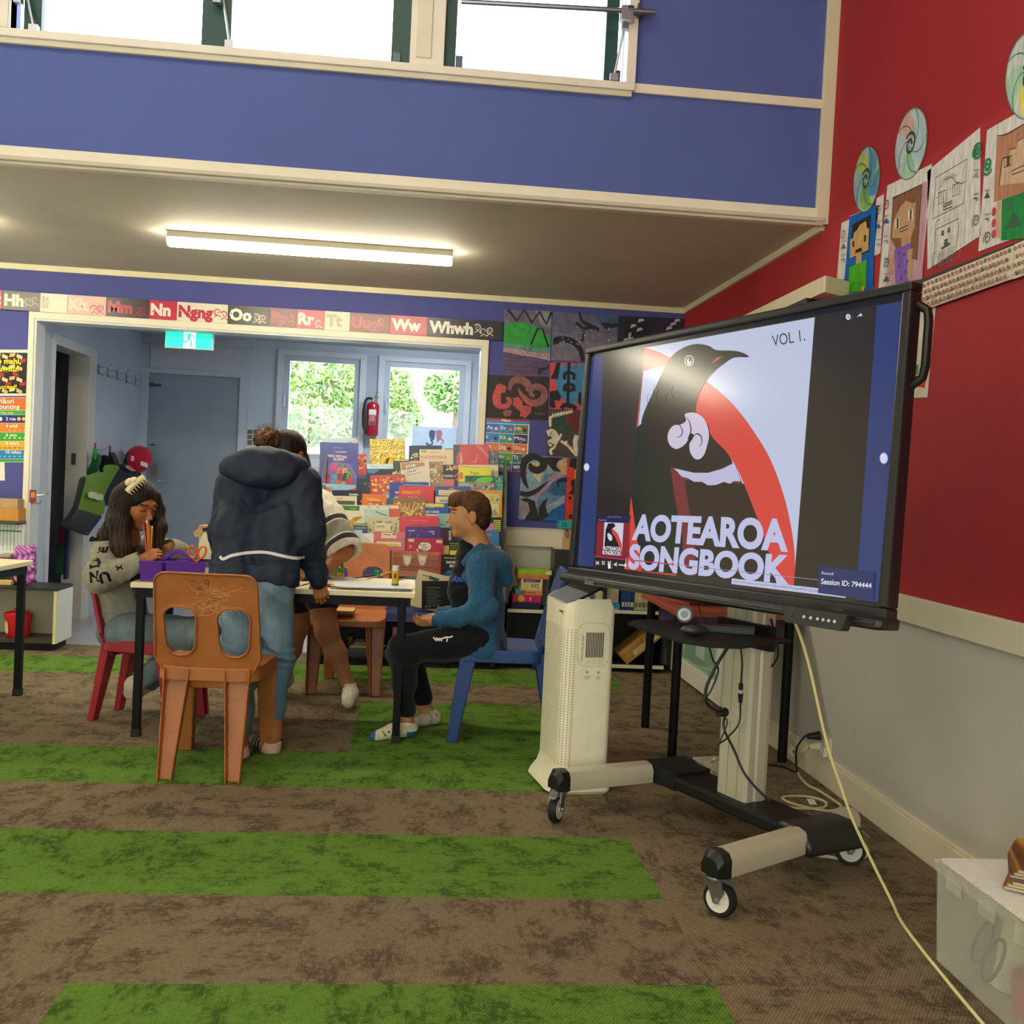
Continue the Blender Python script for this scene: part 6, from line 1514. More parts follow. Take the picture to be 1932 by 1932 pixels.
book(800, 612, 1066, 768, 3, '#8e6226', 'brown book with a branching golden tree', many(*[('l', [(940, 765), (930+k*16, 730-abs(k)*4), (930+k*34, 690-abs(k-1)*6), (935+k*42, 655)], .006, '#e2c35c') for k in range(-3, 4)], blobs(33, 820, 650, 1050, 760, 22, ['#e8cf74', '#d9b850'], .008)), tl=-6)
book(760, 665, 855, 768, 3, '#d55a3a', 'orange book with a cream label by the tree cover', many((R_(765, 672, 845, 700), '#e8dcc0')))
book(550, 672, 768, 785, 3, '#bcd3c8', 'pale green sea book with a flying bird', many((R_(560, 678, 755, 705), '#e6e0c4'), blobs(34, 580, 685, 740, 695, 6, ['#3a6aa8', '#c8a030', '#4a8a4a'], .004), ('l', [(655, 725), (700, 745), (750, 760)], .005, '#3a4a54'), tx('Pūkeko', 565, 752, .009, '#f2f2e8')))
book(315, 672, 562, 808, 4, '#e3e2c6', 'cream nature book with green banner and a lizard', many((R_(318, 674, 520, 712), '#3a7a34'), ('u',), tx('TAIAO', 438, 708, .014, '#9ac070', w=.044), tx('aro', 380, 745, .011, '#7a8a6a'), ([(450, 790), (480, 770), (530, 765), (545, 775), (500, 795), (480, 810)], '#c0951c')))
# fifth row
book(1175, 742, 1300, 875, 4, '#8fb6ae', 'pale teal book partly behind the seated boy', many(tx('Bubble', 1185, 840, .010, '#2a4a48')))
book(585, 770, 862, 905, 4, '#cdc8a0', 'sage book titled Collections on a cream label', many(blobs(41, 600, 785, 850, 890, 26, ['#8a8a6c', '#b0ac86', '#6a6a54'], .008), ('u',), (R_(650, 818, 780, 890), '#e2dcb0'), ('u',), tx('COLLECTIONS', 657, 855, .011, '#5a5a48', w=.052)))
book(852, 762, 1176, 905, 4, '#d8434c', 'plain coral red book with dark red lettering', many(tx('MOKOPUNA', 955, 845, .008, '#8a1f2c'), ('l', [(950, 797), (1080, 800)], .003, '#e88a8a'), tx('MATATINI', 930, 880, .014, '#8a1f2c', w=.10)))
book(400, 792, 478, 875, 4, '#e5a42c', 'yellow orange book by the striped sleeve', many(tx('TE', 412, 855, .014, '#a85a18'), ('l', [(405, 815), (465, 818)], .003, '#b06a20')))
book(470, 822, 588, 905, 4, '#55589c', 'violet book with a lime stripe', many((R_(472, 823, 586, 838), '#8ac22c'), tx('OF THE WORLD', 480, 865, .007, '#e8e04a')))
book(1545, 772, 1702, 965, 4, '#17181a', 'black book with yellow lines and a pink robot', many(*[('l', [(1630, 800+16*k), (1690, 802+16*k)], .008, '#c9cc2c') for k in range(6)], (R_(1560, 820, 1630, 880), '#d87ac0')))
# sixth row
book(905, 850, 1192, 970, 5, '#4a2f86', 'purple comic album with white author names', many(tx('R. GOSCINNY', 922, 888, .007, '#ecdfe8', w=.045, bold=.05), tx('ASTERIX', 1025, 892, .008, '#c82a4a', w=.03, bold=.04), tx('A. UDERZO', 1088, 896, .007, '#ecdfe8', w=.04, bold=.05), blobs(51, 920, 900, 1010, 950, 20, ['#6a52a8', '#3a2468'], .007), lambda s, z: s.ell(*z(1132, 910), .008, .006, '#e8b04a')))
book(1192, 858, 1300, 970, 5, '#3c1c2e', 'dark maroon book with sideways white letters', many(tx('BELIEVE', 1276, 962, .013, '#efe6dc', rot=pi/2, bold=.03)))
book(430, 878, 545, 1005, 5, '#bcd8de', 'pale blue book with a dark letter by the sleeve', many(lambda s, z: s.ell(*z(470, 930), .012, .013, '#2a4a98', 18, t0=-1.6, t1=1.6)))
book(535, 905, 650, 1005, 5, '#d8dcd4', 'pale grey book with a curling white page', many(([(540, 908), (625, 905), (648, 925), (640, 985), (580, 945)], '#f2f0e2')))
book(640, 895, 900, 1015, 5, '#dc7480', 'pink book with cream labels', many((R_(700, 898, 826, 945), '#ecdcb8'), ('u',), ('l', [(715, 915), (775, 918)], .004, '#6a4a40'), (R_(795, 905, 822, 918), '#d8402c'), (R_(660, 972, 865, 1008), '#ece2a8'), ('u',), ([(740, 1000), (780, 990), (850, 998), (840, 1010)], '#d2d02c')))
book(1530, 880, 1680, 1045, 5, '#3a78ac', 'blue book with orange lettering and a brown bear', many(tx('BROWN BEAR', 1534, 925, .012, '#e8921c', w=.062, bold=.04), lambda s, z: s.ell(*z(1600, 1005), .022, .016, '#7a4a24', 16)))
book(1210, 965, 1424, 1092, 6, '#1a1c18', 'black and yellow book with green capitals', many(tx('TE TUNA WATA', 1262, 995, .009, '#a8b840', w=.07, bold=.02), tx('ME NGĀ TAMA', 1275, 1015, .009, '#a8b840', w=.066, bold=.02), tx('O TE TUNA', 1268, 1036, .009, '#a8b840', w=.06, bold=.02), (R_(1268, 1045, 1415, 1090), '#e2d820'), (R_(1212, 1005, 1262, 1078), '#c9a862')))
book(1610, 1015, 1692, 1085, 6, '#d98a4c', 'orange edged book at the right end of a lower row')
book(905, 945, 1216, 1085, 6, '#b8263e', 'red word book with a white speech bubble', many(lambda s, z: s.ell(*z(1060, 1015), .040, .028, '#efe8d2', 30), ([(990, 1030), (1010, 1045), (1000, 1068)], '#efe8d2'), ('u',), tx('First', 1050, 985, .009, '#3a3430'), tx('Thousand', 1010, 1006, .009, '#3a3430'), tx('Words in', 1035, 1026, .009, '#3a3430'), tx('Māori', 1025, 1046, .009, '#1c1814', bold=.04), (R_(925, 950, 972, 975), '#e8c8b8'), (R_(1155, 960, 1205, 985), '#e8c8b8'), blobs(61, 930, 990, 965, 1040, 5, ['#e0505c', '#d8a0a0'], .006)))
# bottom row
def bricks(s, z):
    for j in range(7):
        for i in range(13):
            x, y = 800+i*29+(j % 2)*13, 1062+j*20+i*2; s.poly([z(x, y), z(x+25, y+2), z(x+24, y+17), z(x-1, y+15)], ('#a45a3c', '#b06a48', '#96503a')[(i*3+j) % 3])
    s.up()
    for x in (915, 1040):
        s.poly([z(x-42, 1075), z(x+42, 1082), z(x+30, 1150), z(x+5, 1182), z(x-25, 1168), z(x-38, 1120)], '#c99a7c'); s.up(); s.poly([z(x-28, 1092), z(x+30, 1098), z(x+20, 1145), z(x, 1168), z(x-20, 1150)], '#e2dcb8')
    s.ell(*z(1040, 1140), .005, .004, '#4a3a30')
book(770, 1160, 908, 1290, 6, '#31483a', 'dark green record book with white capitals', many(tx('GUINNESS', 745, 1228, .013, '#efeee4', w=.07, bold=.03), tx('WORLD', 790, 1262, .015, '#efeee4', bold=.03)))
book(900, 1195, 1170, 1300, 6, '#5c7a58', 'landscape book with green hills and blue water', many((R_(905, 1225, 1010, 1290), '#6fa8b4'), (R_(1080, 1198, 1160, 1235), '#c8453c')))
book(790, 1050, 1190, 1225, 6, '#b9785a', 'book with a brick wall cover and two pale windows', many(bricks), tl=14)
book(1180, 1085, 1424, 1300, 6, '#17181a', 'black shark book with white capitals and red spine', many((R_(1180, 1086, 1194, 1290, 0), '#cf3a34'), tx('THE RED', 1234, 1155, .015, '#efeadb', w=.07, bold=.04), tx('SHARK', 1265, 1185, .015, '#efeadb', w=.062, bold=.04), lambda s, z: s.ell(*z(1270, 1250), .030, .026, '#8fb8cc', 26), ('u',), ([(1220, 1235), (1260, 1220), (1310, 1225), (1325, 1245), (1270, 1255), (1240, 1262)], '#2a5690'), ('l', [(1220, 1108), (1330, 1112)], .006, '#c8a85a')))
TIER.append(6.36)
book(1010, 1205, 1270, 1500, 7, '#d8cda4', 'cream newspaper leaning at an angle in the front', many(('l', [(1040, 1250), (1110, 1268)], .008, '#8a836a'), ([(1100, 1255), (1185, 1285), (1165, 1305), (1095, 1285)], '#3f5a3a')), tl=62, hid=2)
book(1040, 1300, 1290, 1530, 7, '#121214', 'black information board with fine white text', many(tx('WELCOME TO MY READING CORNER', 1075, 1358, .005, '#b0a86a', w=.085), *[('l', [(1075, 1376+i*14), (1150+((i*37) % 60), 1377+i*14)], .002, '#8a8a88') for i in range(10)], blobs(71, 1060, 1508, 1180, 1516, 7, ['#d8c82c', '#3a5ad0', '#c83a3a'], .005)), hid=2)
# ---- things on the rack's base shelf
def at_px(x, y, d, k): return at(k[0]+x*k[2], k[1]+y*k[2], 1, d)
KD = (600, 980, .13458)
def boxbetween(name, label, cat, p0, p1, depth, col, d0, mat=M_CARD, k=KD, group=None, top=None, zmin=None, extra=None):
    a, b = at_px(*p0, d0, k), at_px(*p1, d0, k); z0, z1 = sorted((a.z, b.z)); x0, x1 = sorted((a.x, b.x))
    if zmin is not None: z0 = zmin
    m = MB().box((x0, d0, z0), (x1, d0+depth, z1), col)
    if top: m.box((x0+.002, d0+.002, z1), (x1-.002, d0+depth-.002, z1+.0015), top)
    if extra: extra(m, x0, x1, z0, z1, d0)
    return tag(m.build(name, mat, bevel=.002), label, cat, group)
boxbetween('storage_box', 'pink cardboard box on the rack base behind bare legs', 'box', (-90, 1660), (155, 1880), .22, '#cf7a94', 6.47, zmin=.101)
boxbetween('folder_box', 'narrow pink folder box with brown rim on the rack base', 'box', (1050, 1510), (1130, 1800), .2, '#d08098', 6.47, top='#a8854a', zmin=.101)
boxbetween('storage_box', 'brown grey box at the back of the rack base', 'box', (420, 1640), (480, 1800), .15, '#6a5a44', 6.6, zmin=.101)
for i, (c, x0, x1) in enumerate((('#3a4a30', 430, 900), ('#7a9a40', 450, 700), ('#c98a4a', 440, 760), ('#c8c2b8', 470, 950), ('#5a3a34', 440, 980), ('#b8b4ae', 500, 860))):
    a, b = at_px(x0, 1850, 6.5, KD), at_px(x1, 1850, 6.5, KD)
    m = MB().box((a.x, 6.46+.006*i, .1015+.0055*i), (b.x, 6.66, .1062+.0055*i), c)
    tag(m.build('magazine', M_GLOSSP), ('dark green magazine at the bottom of the flat pile under the rack', 'lime green magazine second from bottom under the rack', 'orange brown magazine third from bottom under the rack', 'pale grey magazine in the flat pile under the rack', 'maroon magazine near the top of the pile under the rack', 'light magazine topmost of the pile under the rack')[i], 'magazine', 'magazines under the rack')
# ================================================================ low shelves along the back wall
KS = (880, 960, .21739)
def open_shelf(label, x0, x1, y0, y1, zs, ztop, col='#e4dfc2', inner='#1c1b1a', name='shelf_unit'):
    t = thing(name, label, 'shelf unit', ((x0+x1)/2, (y0+y1)/2, 0))
    for x in (x0, x1-.016): MB().box((x, y0, .03), (x+.016, y1, ztop), inner).build('side_panel', M_LAM, t)
    for z in zs:
        b = MB().box((x0, y0, z-.018), (x1, y1, z), inner).build('shelf_board', M_LAM, t)
        MB().box((x0, y0-.006, z-.021), (x1, y0, z+.001), col).build('shelf_edging', M_LAM, b)
    MB().box((x0, y1-.012, .03), (x1, y1, ztop), inner).build('back_panel', M_LAM, t)
    MB().box((x0+.02, y0+.03, 0), (x1-.02, y1-.02, .03), '#141414').build('plinth', M_DARK, t)
    return t
sz = at_px(420, 870, 6.53, KS).z
open_shelf('low black shelf with cream edges between the rack and air purifier', .625, .985, 6.53, 6.83, (.05, sz), sz)
open_shelf('low black shelf with cream edges under the right end of the screen', 1.245, 1.66, 6.50, 6.83, (.05, at_px(1480, 885, 6.5, KS).z), .60)
open_shelf('low black shelf with cream edges hidden behind the air purifier', .99, 1.24, 6.53, 6.83, (.05, sz), sz)
zb = sz
for i, (p0, p1, c, nm, lb) in enumerate((((395, 780), (640, 845), '#252a52', 'board_game', 'navy box at the bottom of the games stack by blue chair'),
    ((405, 705), (650, 780), '#c8286e', 'board_game', 'magenta box with yellow roundel in the games stack'),
    ((430, 655), (660, 705), '#4f9a96', 'board_game', 'teal and orange box titled Sunflowers in the games stack'),
    ((480, 548), (660, 655), '#e0cf92', 'board_game', 'cream and purple box with large H in the games stack'),
    ((455, 497), (720, 548), '#d8874c', 'board_game', 'orange box second from top of the games stack'),
    ((460, 448), (745, 497), '#9ec83a', 'board_game', 'lime green box topmost of the games stack'))):
    a, b = at_px(*p0, 6.56, KS), at_px(*p1, 6.56, KS); h = a.z-b.z
    m = MB().box((a.x, 6.56, zb+.0004), (b.x, 6.80, zb+h-.0006), c)
    s = Sheet((a.x, 6.5595, zb), (1, 0, 0), (0, 0, 1), (0, -1, 0), m)
    w = b.x-a.x
    if i == 1: s.ell(.055, h/2, .022, .022, '#e8b82c'); s.text('S', .11, h*.3, .02, '#f0d8c8', bold=.03)
    if i == 2: s.rect(w*.35, 0, w, h, '#dd9a48'); s.up(); s.text('Sunflowers', .02, h*.3, .018, '#b83a2c', bold=.02)
    if i == 3: s.rect(.015, h*.72, w*.9, h*.98, '#5a3f86'); s.text('HS', .07, h*.2, .032, '#4a4032'); s.up(); s.text('Saboteur', .03, h*.78, .012, '#e0d8ec')
    if i == 4: s.text('Carcassonne', .06, h*.3, .014, '#c8602c')
    if i == 5: s.text('Tables', w*.55, h*.3, .014, '#d0602c'); s.up(); s.rect(w*.82, h*.2, w*.97, h*.75, '#e8e8e0')
    tag(m.build(nm, M_CARD, bevel=.002), lb, 'game box', 'games stacked on the low shelf'); zb += h
boxbetween('storage_tub', 'dark grey tub with cream lid against the back wall by screen edge', 'tub', (770, 350), (960, 800), .2, '#2f302e', 6.62, M_PLASTIC, KS, top='#d9d2b2', zmin=sz+.001)
a = at_px(868, 172, 6.70, KS); ztub = bpy.data.objects['storage_tub'].location.z+bpy.data.objects['storage_tub'].dimensions.z
zt_ = at_px(770, 350, 6.62, KS).z
c = at_px(855, 300, 6.68, KS)
m = MB().box((c.x-.012, 6.67, zt_+.003), (c.x+.03, 6.71, zt_+.075), '#c9a868').ball((c.x+.01, 6.69, zt_+.10), (.018, .016, .028), '#b8945c').box((c.x-.02, 6.66, zt_+.128), (c.x+.035, 6.72, zt_+.135), '#8a6f48')
tag(m.build('wooden_figure', M_WOOD), 'small wooden figure on the grey tub by the screen edge', 'ornament')
m = MB().box((c.x-.05, 6.64, zt_+.1356), (c.x+.06, 6.76, zt_+.19), '#2aa8b0').box((c.x-.035, 6.635, zt_+.15), (c.x+.0, 6.64, zt_+.18), '#1f8a98')
tag(m.build('turquoise_case', M_GLOSS, bevel=.006), 'small turquoise see-through case on top by screen edge', 'case')
boxbetween('storage_box', 'white box on the shelf behind the air purifier top', 'box', (1150, 690), (1318, 830), .2, '#ded4b4', 6.56, M_CARD, KS, zmin=sz+.001)
q0 = at_px(1225, 820, 6.5, KS)
m = MB().box((q0.x, 6.515, sz+.001), (q0.x+.085, 6.555, sz+.06), '#1f96c8'); s = Sheet((q0.x+.005, 6.5145, sz+.02), (1, 0, 0), (0, 0, 1), (0, -1, 0), m); s.text('Mathematics', 0, .002, .015, '#e8f2f6', w=.07)
tag(m.build('game_box', M_CARD, bevel=.002), 'small bright blue box with white lettering beside the purifier', 'box')
zr = at_px(1480, 885, 6.5, KS).z
for i, (x0, x1, c) in enumerate(((1346, 1372, '#2a4a8a'), (1373, 1396, '#234078'), (1397, 1420, '#2a4a8a'), (1421, 1455, '#1f3a70'), (1460, 1490, '#c9bd98'), (1491, 1522, '#d8cfae'), (1523, 1560, '#bfb28c'), (1561, 1590, '#cfc6a4'))):
    a, b = at_px(x0, 800, 6.53, KS), at_px(x1, 800, 6.53, KS)
    m = MB().box((a.x, 6.53, zr+.001), (b.x, 6.72, zr+.15+.01*(i % 3)), c).box((a.x+.003, 6.5292, zr+.02), (b.x-.003, 6.53, zr+.05), '#d8d2c0' if i < 4 else '#7a6a4c')
    tag(m.build('shelved_book', M_GLOSSP), ('leftmost dark blue book', 'second dark blue book from the left', 'third dark blue book from the left', 'fourth and widest dark blue book', 'first cream book right of the blue ones', 'second cream book right of the blue ones', 'widest cream book', 'last cream book at the right')[i]+' upright on the shelf below the screen', 'book', 'upright books below the screen')
# tilted brown carton
p0, p1, p2 = at_px(1325, 1300, 6.5, KS), at_px(1392, 1374, 6.5, KS), at_px(1735, 1100, 6.5, KS)
ang = math.atan2(p2.z-p1.z, p2.x-p1.x); Lx = (p2-p1).length; Lz = (p0-p1).length
Mx = Matrix.Translation((p1.x, 6.50, .0505)) @ Matrix.Rotation(-ang, 4, 'Y')
m = MB(Mx).box((0, 0, 0), (Lx, .25, Lz), '#b08440')
s = Sheet(Mx @ Vector((0, -.0005, 0)), Mx.to_3x3() @ Vector((1, 0, 0)), Mx.to_3x3() @ Vector((0, 0, 1)), Mx.to_3x3() @ Vector((0, -1, 0)))
s.rect(.08, .012, .28, .045, '#d8c08c'); s.up(); s.text('GLOBAL', .1, .02, .014, '#8a6a34')
s.up(); s.text('G', Lx*.62, Lz*.5, .04, '#5a3d18', bold=.03); s.line([(Lx*.66+.05*cos(a), Lz*.72+.03*sin(a)) for a in np.linspace(0, 6.28, 24)[:-1]], .004, '#5a3d18', True)
ct_ = tag(m.build('carton', M_CARD), 'brown carton with round stamp propped at a slant on the low shelf', 'box'); s.mb.build('printed_stamp', M_PAPER, ct_)
# ================================================================ left side: white cabinet and what stands on it
cz = .40
x1 = at(105, 1222, 1, 6.56).x
t = thing('low_cabinet', 'open low white cabinet with black top at left of the opening', 'cabinet', (x1-.36, 6.70, 0))
MB().box((x1-.72, 6.555, cz-.02), (x1, 6.85, cz), '#2a2a28').build('top_panel', M_LAM, t, bevel=.003)
MB().box((x1-.016, 6.57, .05), (x1+.0, 6.85, cz-.02), '#eef0ee').build('side_panel', M_LAM, t, bevel=.003)
MB().box((x1-.022, 6.56, .05), (x1-.004, 6.572, cz-.02), '#d9d6a0').build('edge_strip', M_LAM, t)
MB().box((x1-.72, 6.57, .05), (x1-.704, 6.85, cz-.02), '#e6e6dc').build('side_panel', M_LAM, t)
MB().box((x1-.704, 6.84, .07), (x1-.022, 6.85, cz-.02), '#b5b096').build('back_panel', M_LAM, t)
MB().box((x1-.704, 6.57, .05), (x1-.022, 6.85, .07), '#3a352c').build('shelf_board', M_LAM, t)
MB().box((x1-.70, 6.60, 0), (x1-.03, 6.84, .05), '#161616').build('plinth', M_DARK, t)
b = Y(32, 1210, 6.68)
m = thing('red_bucket', 'red plastic bucket with lid and pale sides inside the white cabinet', 'bucket', (b.x, 6.69, .0705))
MB(Matrix.Translation((b.x, 6.69, .0705))).lathe([(.062, 0), (.07, .01), (.078, .13), (.0, .13)], '#d8202a', 28).build('body', M_PLASTIC, m)
MB(Matrix.Translation((b.x, 6.69, .0705))).lathe([(.084, .13), (.086, .145), (.07, .155), (.03, .165), (.028, .178), (0, .18)], '#d42430', 28).build('lid', M_PLASTIC, m)
for a in (-1.05, -2.2, .2):
    c = Vector((b.x+.073*cos(a), 6.69+.073*sin(a), .135)); n = Vector((cos(a), sin(a), -.1)).normalized(); u = Vector((-sin(a), cos(a), 0)); v = n.cross(u)
    MB().poly([c+n*.006+u*.018*cos(k*.4)+v*.042*sin(k*.4) for k in range(16)], '#ecd9a4').build('side_patch', M_PLASTIC, m)
a = Y(58, 1095, 6.62)
tag(MB().box((a.x-.30, 6.60, cz+.001), (a.x-.11, 6.78, cz+.03), '#e0c880').build('tray', M_CARD, bevel=.003), 'pale yellow tray on the white cabinet by the shiny bag', 'tray')
def bag():
    S = Solid().add(rbox((a.x-.055, 6.68, cz+.125), (.055, .045, .122), .02), 0).warp(wavy(3, .012, 60))
    def colr(c):
        r = np.random.RandomState(1); v = .5+.5*np.sin(c[:, 0]*190+c[:, 2]*130+3*np.sin(c[:, 2]*60)); A, B = np.array(C('#8a3f9c')), np.array(C('#e08ad0')); return A+(B-A)*v[:, None]
    o = solid_object('shiny_bag', S, .006, M_GLOSS, colr); tag(o, 'crumpled shiny pink and purple bag on the white cabinet', 'bag')
bag()
pb = tag(MB().box((a.x-.34, 6.80, cz+.001), (a.x-.115, 6.85, cz+.37), '#e6e8dc').box((a.x-.34, 6.7995, cz+.32), (a.x-.13, 6.80, cz+.33), '#4a9a6a').build('file_box', M_CARD), 'white file box with thin green lines behind the wire basket', 'box')
m = MB()
for k in range(10): m.box((a.x-.33+k*.022, 6.7993, cz+.2), (a.x-.328+k*.022, 6.7998, cz+.36), '#5aa87a')
m.build('green_lines', M_PAPER, pb)
ct = cz+.372
tag(MB().box((a.x-.40, 6.70, ct), (a.x-.12, 6.86, ct+.02), '#3a3833').build('lid_tray', M_PLASTIC, bevel=.004), 'thin dark lid lying on the white file box', 'lid')
tag(MB().box((a.x-.44, 6.72, ct+.0205), (a.x-.125, 6.85, ct+.10), '#c98f3c').build('storage_box', M_CARD, bevel=.003), 'orange brown box on the dark lid left of opening', 'box')
tag(MB().box((a.x-.45, 6.74, ct+.1005), (a.x-.14, 6.84, ct+.16), '#b99a6c').build('carton', M_CARD, bevel=.002), 'plain cardboard carton topmost of the pile left of opening', 'box')
m = MB(); q0, q1 = Vector((a.x-.31, 6.62, cz+.035)), Vector((a.x-.10, 6.79, cz+.17))
for z in (.035, .08, .125, .17):
    k = .85+.15*(z-.035)/.135; cx, cy = (q0.x+q1.x)/2, (q0.y+q1.y)/2; hx, hy = (q1.x-q0.x)/2*k, (q1.y-q0.y)/2*k
    m.tube([(cx-hx, cy-hy, cz+z), (cx+hx, cy-hy, cz+z), (cx+hx, cy+hy, cz+z), (cx-hx, cy+hy, cz+z)], .003, '#4a4f58', 6, closed=True)
for k in range(9):
    x = q0.x+.015+k*.0225; m.tube([(x, q0.y+.01, cz+.035), (x, q0.y, cz+.17)], .002, '#4a4f58', 5)
tag(m.build('wire_basket', M_STEEL), 'grey wire basket on the white cabinet beside the shiny bag', 'basket')
m = MB().box((q0.x+.03, q0.y+.03, cz+.038), (q0.x+.10, q1.y-.05, cz+.15), '#2f8a98').box((q0.x+.11, q0.y+.03, cz+.038), (q0.x+.17, q1.y-.05, cz+.19), '#b8a090')
tag(m.build('pencil_case', M_CLOTH, bevel=.008), 'teal and tan pencil cases standing in the wire basket', 'pencil case')
# ================================================================ people
def J(px, py, d): return np.array(Y(px, py, d))
def head_solid(S, O, B, k=1., ears=(1, 1)):
    """adds head, face and neck to a solid; B rows: side, forward, up"""
    W = lambda s, f, u: O+k*(s*B[0]+f*B[1]+u*B[2])
    E = lambda c, r, bl=.012: S.add(ell(W(*c), np.array(r)*k, B), bl)
    E((0, -.012, .025), (.074, .092, .082)); E((0, .03, -.035), (.059, .060, .072), .03); S.add(cone(W(0, .045, -.085), W(0, .063, -.097), .026*k, .019*k), .025)
    for s in (-1, 1):
        E((s*.034, .050, -.032), (.025, .026, .03), .02); E((s*.04, .0, -.06), (.022, .04, .03), .02)
    E((0, .078, .020), (.048, .012, .012), .014)
    S.cut(ell(W(.031, .097, .003), np.array((.016, .014, .010))*k, B), .008); S.cut(ell(W(-.031, .097, .003), np.array((.016, .014, .010))*k, B), .008)
    for s in (-1, 1): S.add(ell(W(s*.031, .0745, .003), np.array((.0135, .0125, .0105))*k, B), .003)
    S.add(cone(W(0, .082, .006), W(0, .103, -.030), .006*k, .0095*k), .010); S.add(ell(W(0, .106, -.034), np.array((.0115, .0095, .009))*k, B), .006)
    for s in (-1, 1): S.add(ell(W(s*.011, .098, -.037), np.array((.0065, .0075, .006))*k, B), .004)
    S.add(ell(W(0, .0885, -.0585), np.array((.021, .010, .0055))*k, B), .006); S.add(ell(W(0, .0875, -.0685), np.array((.017, .010, .006))*k, B), .006)
    S.cut(ell(W(0, .104, -.0632), np.array((.021, .012, .0012))*k, B), .002)
    for s in (-1, 1):
        if ears[(s+1)//2]:
            S.add(ell(W(s*.077, -.012, -.012), np.array((.009, .020, .034))*k, B), .006); S.cut(ell(W(s*.087, -.006, -.010), np.array((.007, .010, .020))*k, B), .004)
    S.add(cone(W(0, -.022, -.05), W(0, -.05, -.155), .046*k, .050*k), .02)
    return W
def head_color(O, B, k, skin, lips, brow, eye='down', iris='#2a1a10'):
    def f(c, cc):
        q = (c-O) @ B.T/k; s, fw, u = q[:, 0], q[:, 1], q[:, 2]; a = np.abs(s); front = fw > .05
        def put(m, h): cc[m] = C(h)
        put(front & (((s/.021)**2+((u+.0635)/.0105)**2) < 1) & (fw > .075), lips)
        put(front & (((s/.018)**2+((u+.0632)/.0018)**2) < 1) & (fw > .07), '#5a2a24')
        put(front & (a > .013) & (a < .048) & (np.abs(u-.0225-.004*np.cos((a-.03)*60)) < .0035), brow)
        if eye == 'down':
            put(front & (a > .018) & (a < .045) & (np.abs(u+.0035-.2*(a-.031)**2/.03) < .0022), '#1c120c')
        else:
            e = (((a-.031)/.0125)**2+((u-.002)/.0055)**2) < 1; put(front & e, '#d8cdc4'); put(front & ((((a-.031)/.0058)**2+((u-.002)/.0055)**2) < 1), iris)
            put(front & (np.abs(u-.0075+.25*(a-.031)**2/.03) < .0018) & (a > .017) & (a < .046), '#1f140e')
        for sg in (-1, 1): put(front & (((s-sg*.006)**2+(u+.0405)**2) < .0032**2) & (fw > .09), '#4a2418')
        return cc
    return f
def hand(S, wrist, d, n, thumb, curl=.5, k=1., spread=.06, tcurl=.4):
    """palm and five fingers; d: finger direction, n: palm normal, thumb: +1/-1 side of d x n; returns finger tips"""
    d = np.array(d, float); d /= np.linalg.norm(d); n = np.array(n, float); n -= d*(n @ d); n /= np.linalg.norm(n); w = np.cross(d, n)*thumb
    P_ = lambda a, b, c: np.array(wrist)+k*(a*d+b*w+c*n)
    S.add(cone(P_(-.02, 0, 0), P_(.015, 0, 0), .021*k, .024*k), .01)
    base = [(.070, .024), (.073, .008), (.070, -.008), (.064, -.023)]; ln = [(.028, .019, .014), (.031, .021, .015), (.028, .020, .014), (.022, .015, .012)]; rr = [.0075, .0078, .0074, .0066]
    tips = []
    for i, ((a, b), L) in enumerate(zip(base, ln)):
        S.add(cone(P_(.005, b*.62, 0), P_(a, b, 0), .0125*k, .0095*k), .008)
        p = P_(a, b, 0); ang = curl*.55; sp = (b/.024)*spread
        for j, l in enumerate(L):
            v = cos(ang)*(d*cos(sp)+w*sin(sp))+sin(ang)*n; q = p+k*l*v
            S.add(cone(p, q, (rr[i]-.0006*j)*k, (rr[i]-.0006*(j+1))*k), .0015); p = q; ang += curl*(.95 if j == 0 else .7)
        tips.append(p)
    a = P_(.012, .022, .004); v = d*.62+w*.62+n*(.25+.5*tcurl); v /= np.linalg.norm(v); b = a+k*.034*v
    v2 = d*.85+w*(.25-.5*tcurl)+n*(.2+.6*tcurl); v2 /= np.linalg.norm(v2); c = b+k*.026*v2; e = c+k*.017*(v2+n*.1)
    S.add(cone(a, b, .0125*k, .0092*k), .008); S.add(cone(b, c, .0088*k, .0082*k), .002); S.add(cone(c, e, .0082*k, .0066*k), .002)
    return tips
def plane_keep(S, p, n, k=.004):
    n = np.array(n, float); n /= np.linalg.norm(n); p = np.array(p, float); S.keep(lambda x, y, z: (x-p[0])*n[0]+(y-p[1])*n[1]+(z-p[2])*n[2], k)
def flat(col): return lambda c: np.tile(np.array(C(col)), (len(c), 1))
def decal(name, parent, target, txt, O, U, V, h, col, mat=None, poly=None, off=.0022, bold=.04):
    """lettering laid on a garment: glyph points dropped onto the cloth along the outward direction"""
    U, V = Vector(U).normalized(), Vector(V).normalized(); N_ = U.cross(V).normalized()
    dg = bpy.context.evaluated_depsgraph_get(); me = target.data; T = wm(target)
    bvh = BVHTree.FromPolygons([T @ v.co for v in me.vertices], [tuple(p.vertices) for p in me.polygons])
    if poly is None:
        vs, fs, x0, x1, y0, y1 = text_geo(txt, bold, 3); vs = [((x-x0)*h/.72, y*h/.72) for x, y in vs]
    else: vs, fs = poly
    m = MB(); out = []
    for x, y in vs:
        p = Vector(O)+U*x+V*y; r = bvh.ray_cast(p+N_*.15, -N_, .4)
        out.append((r[0] if r[0] is not None else p)+N_*off)
    m.add(out, fs, col); return m.build(name, mat or M_PAPER, parent)
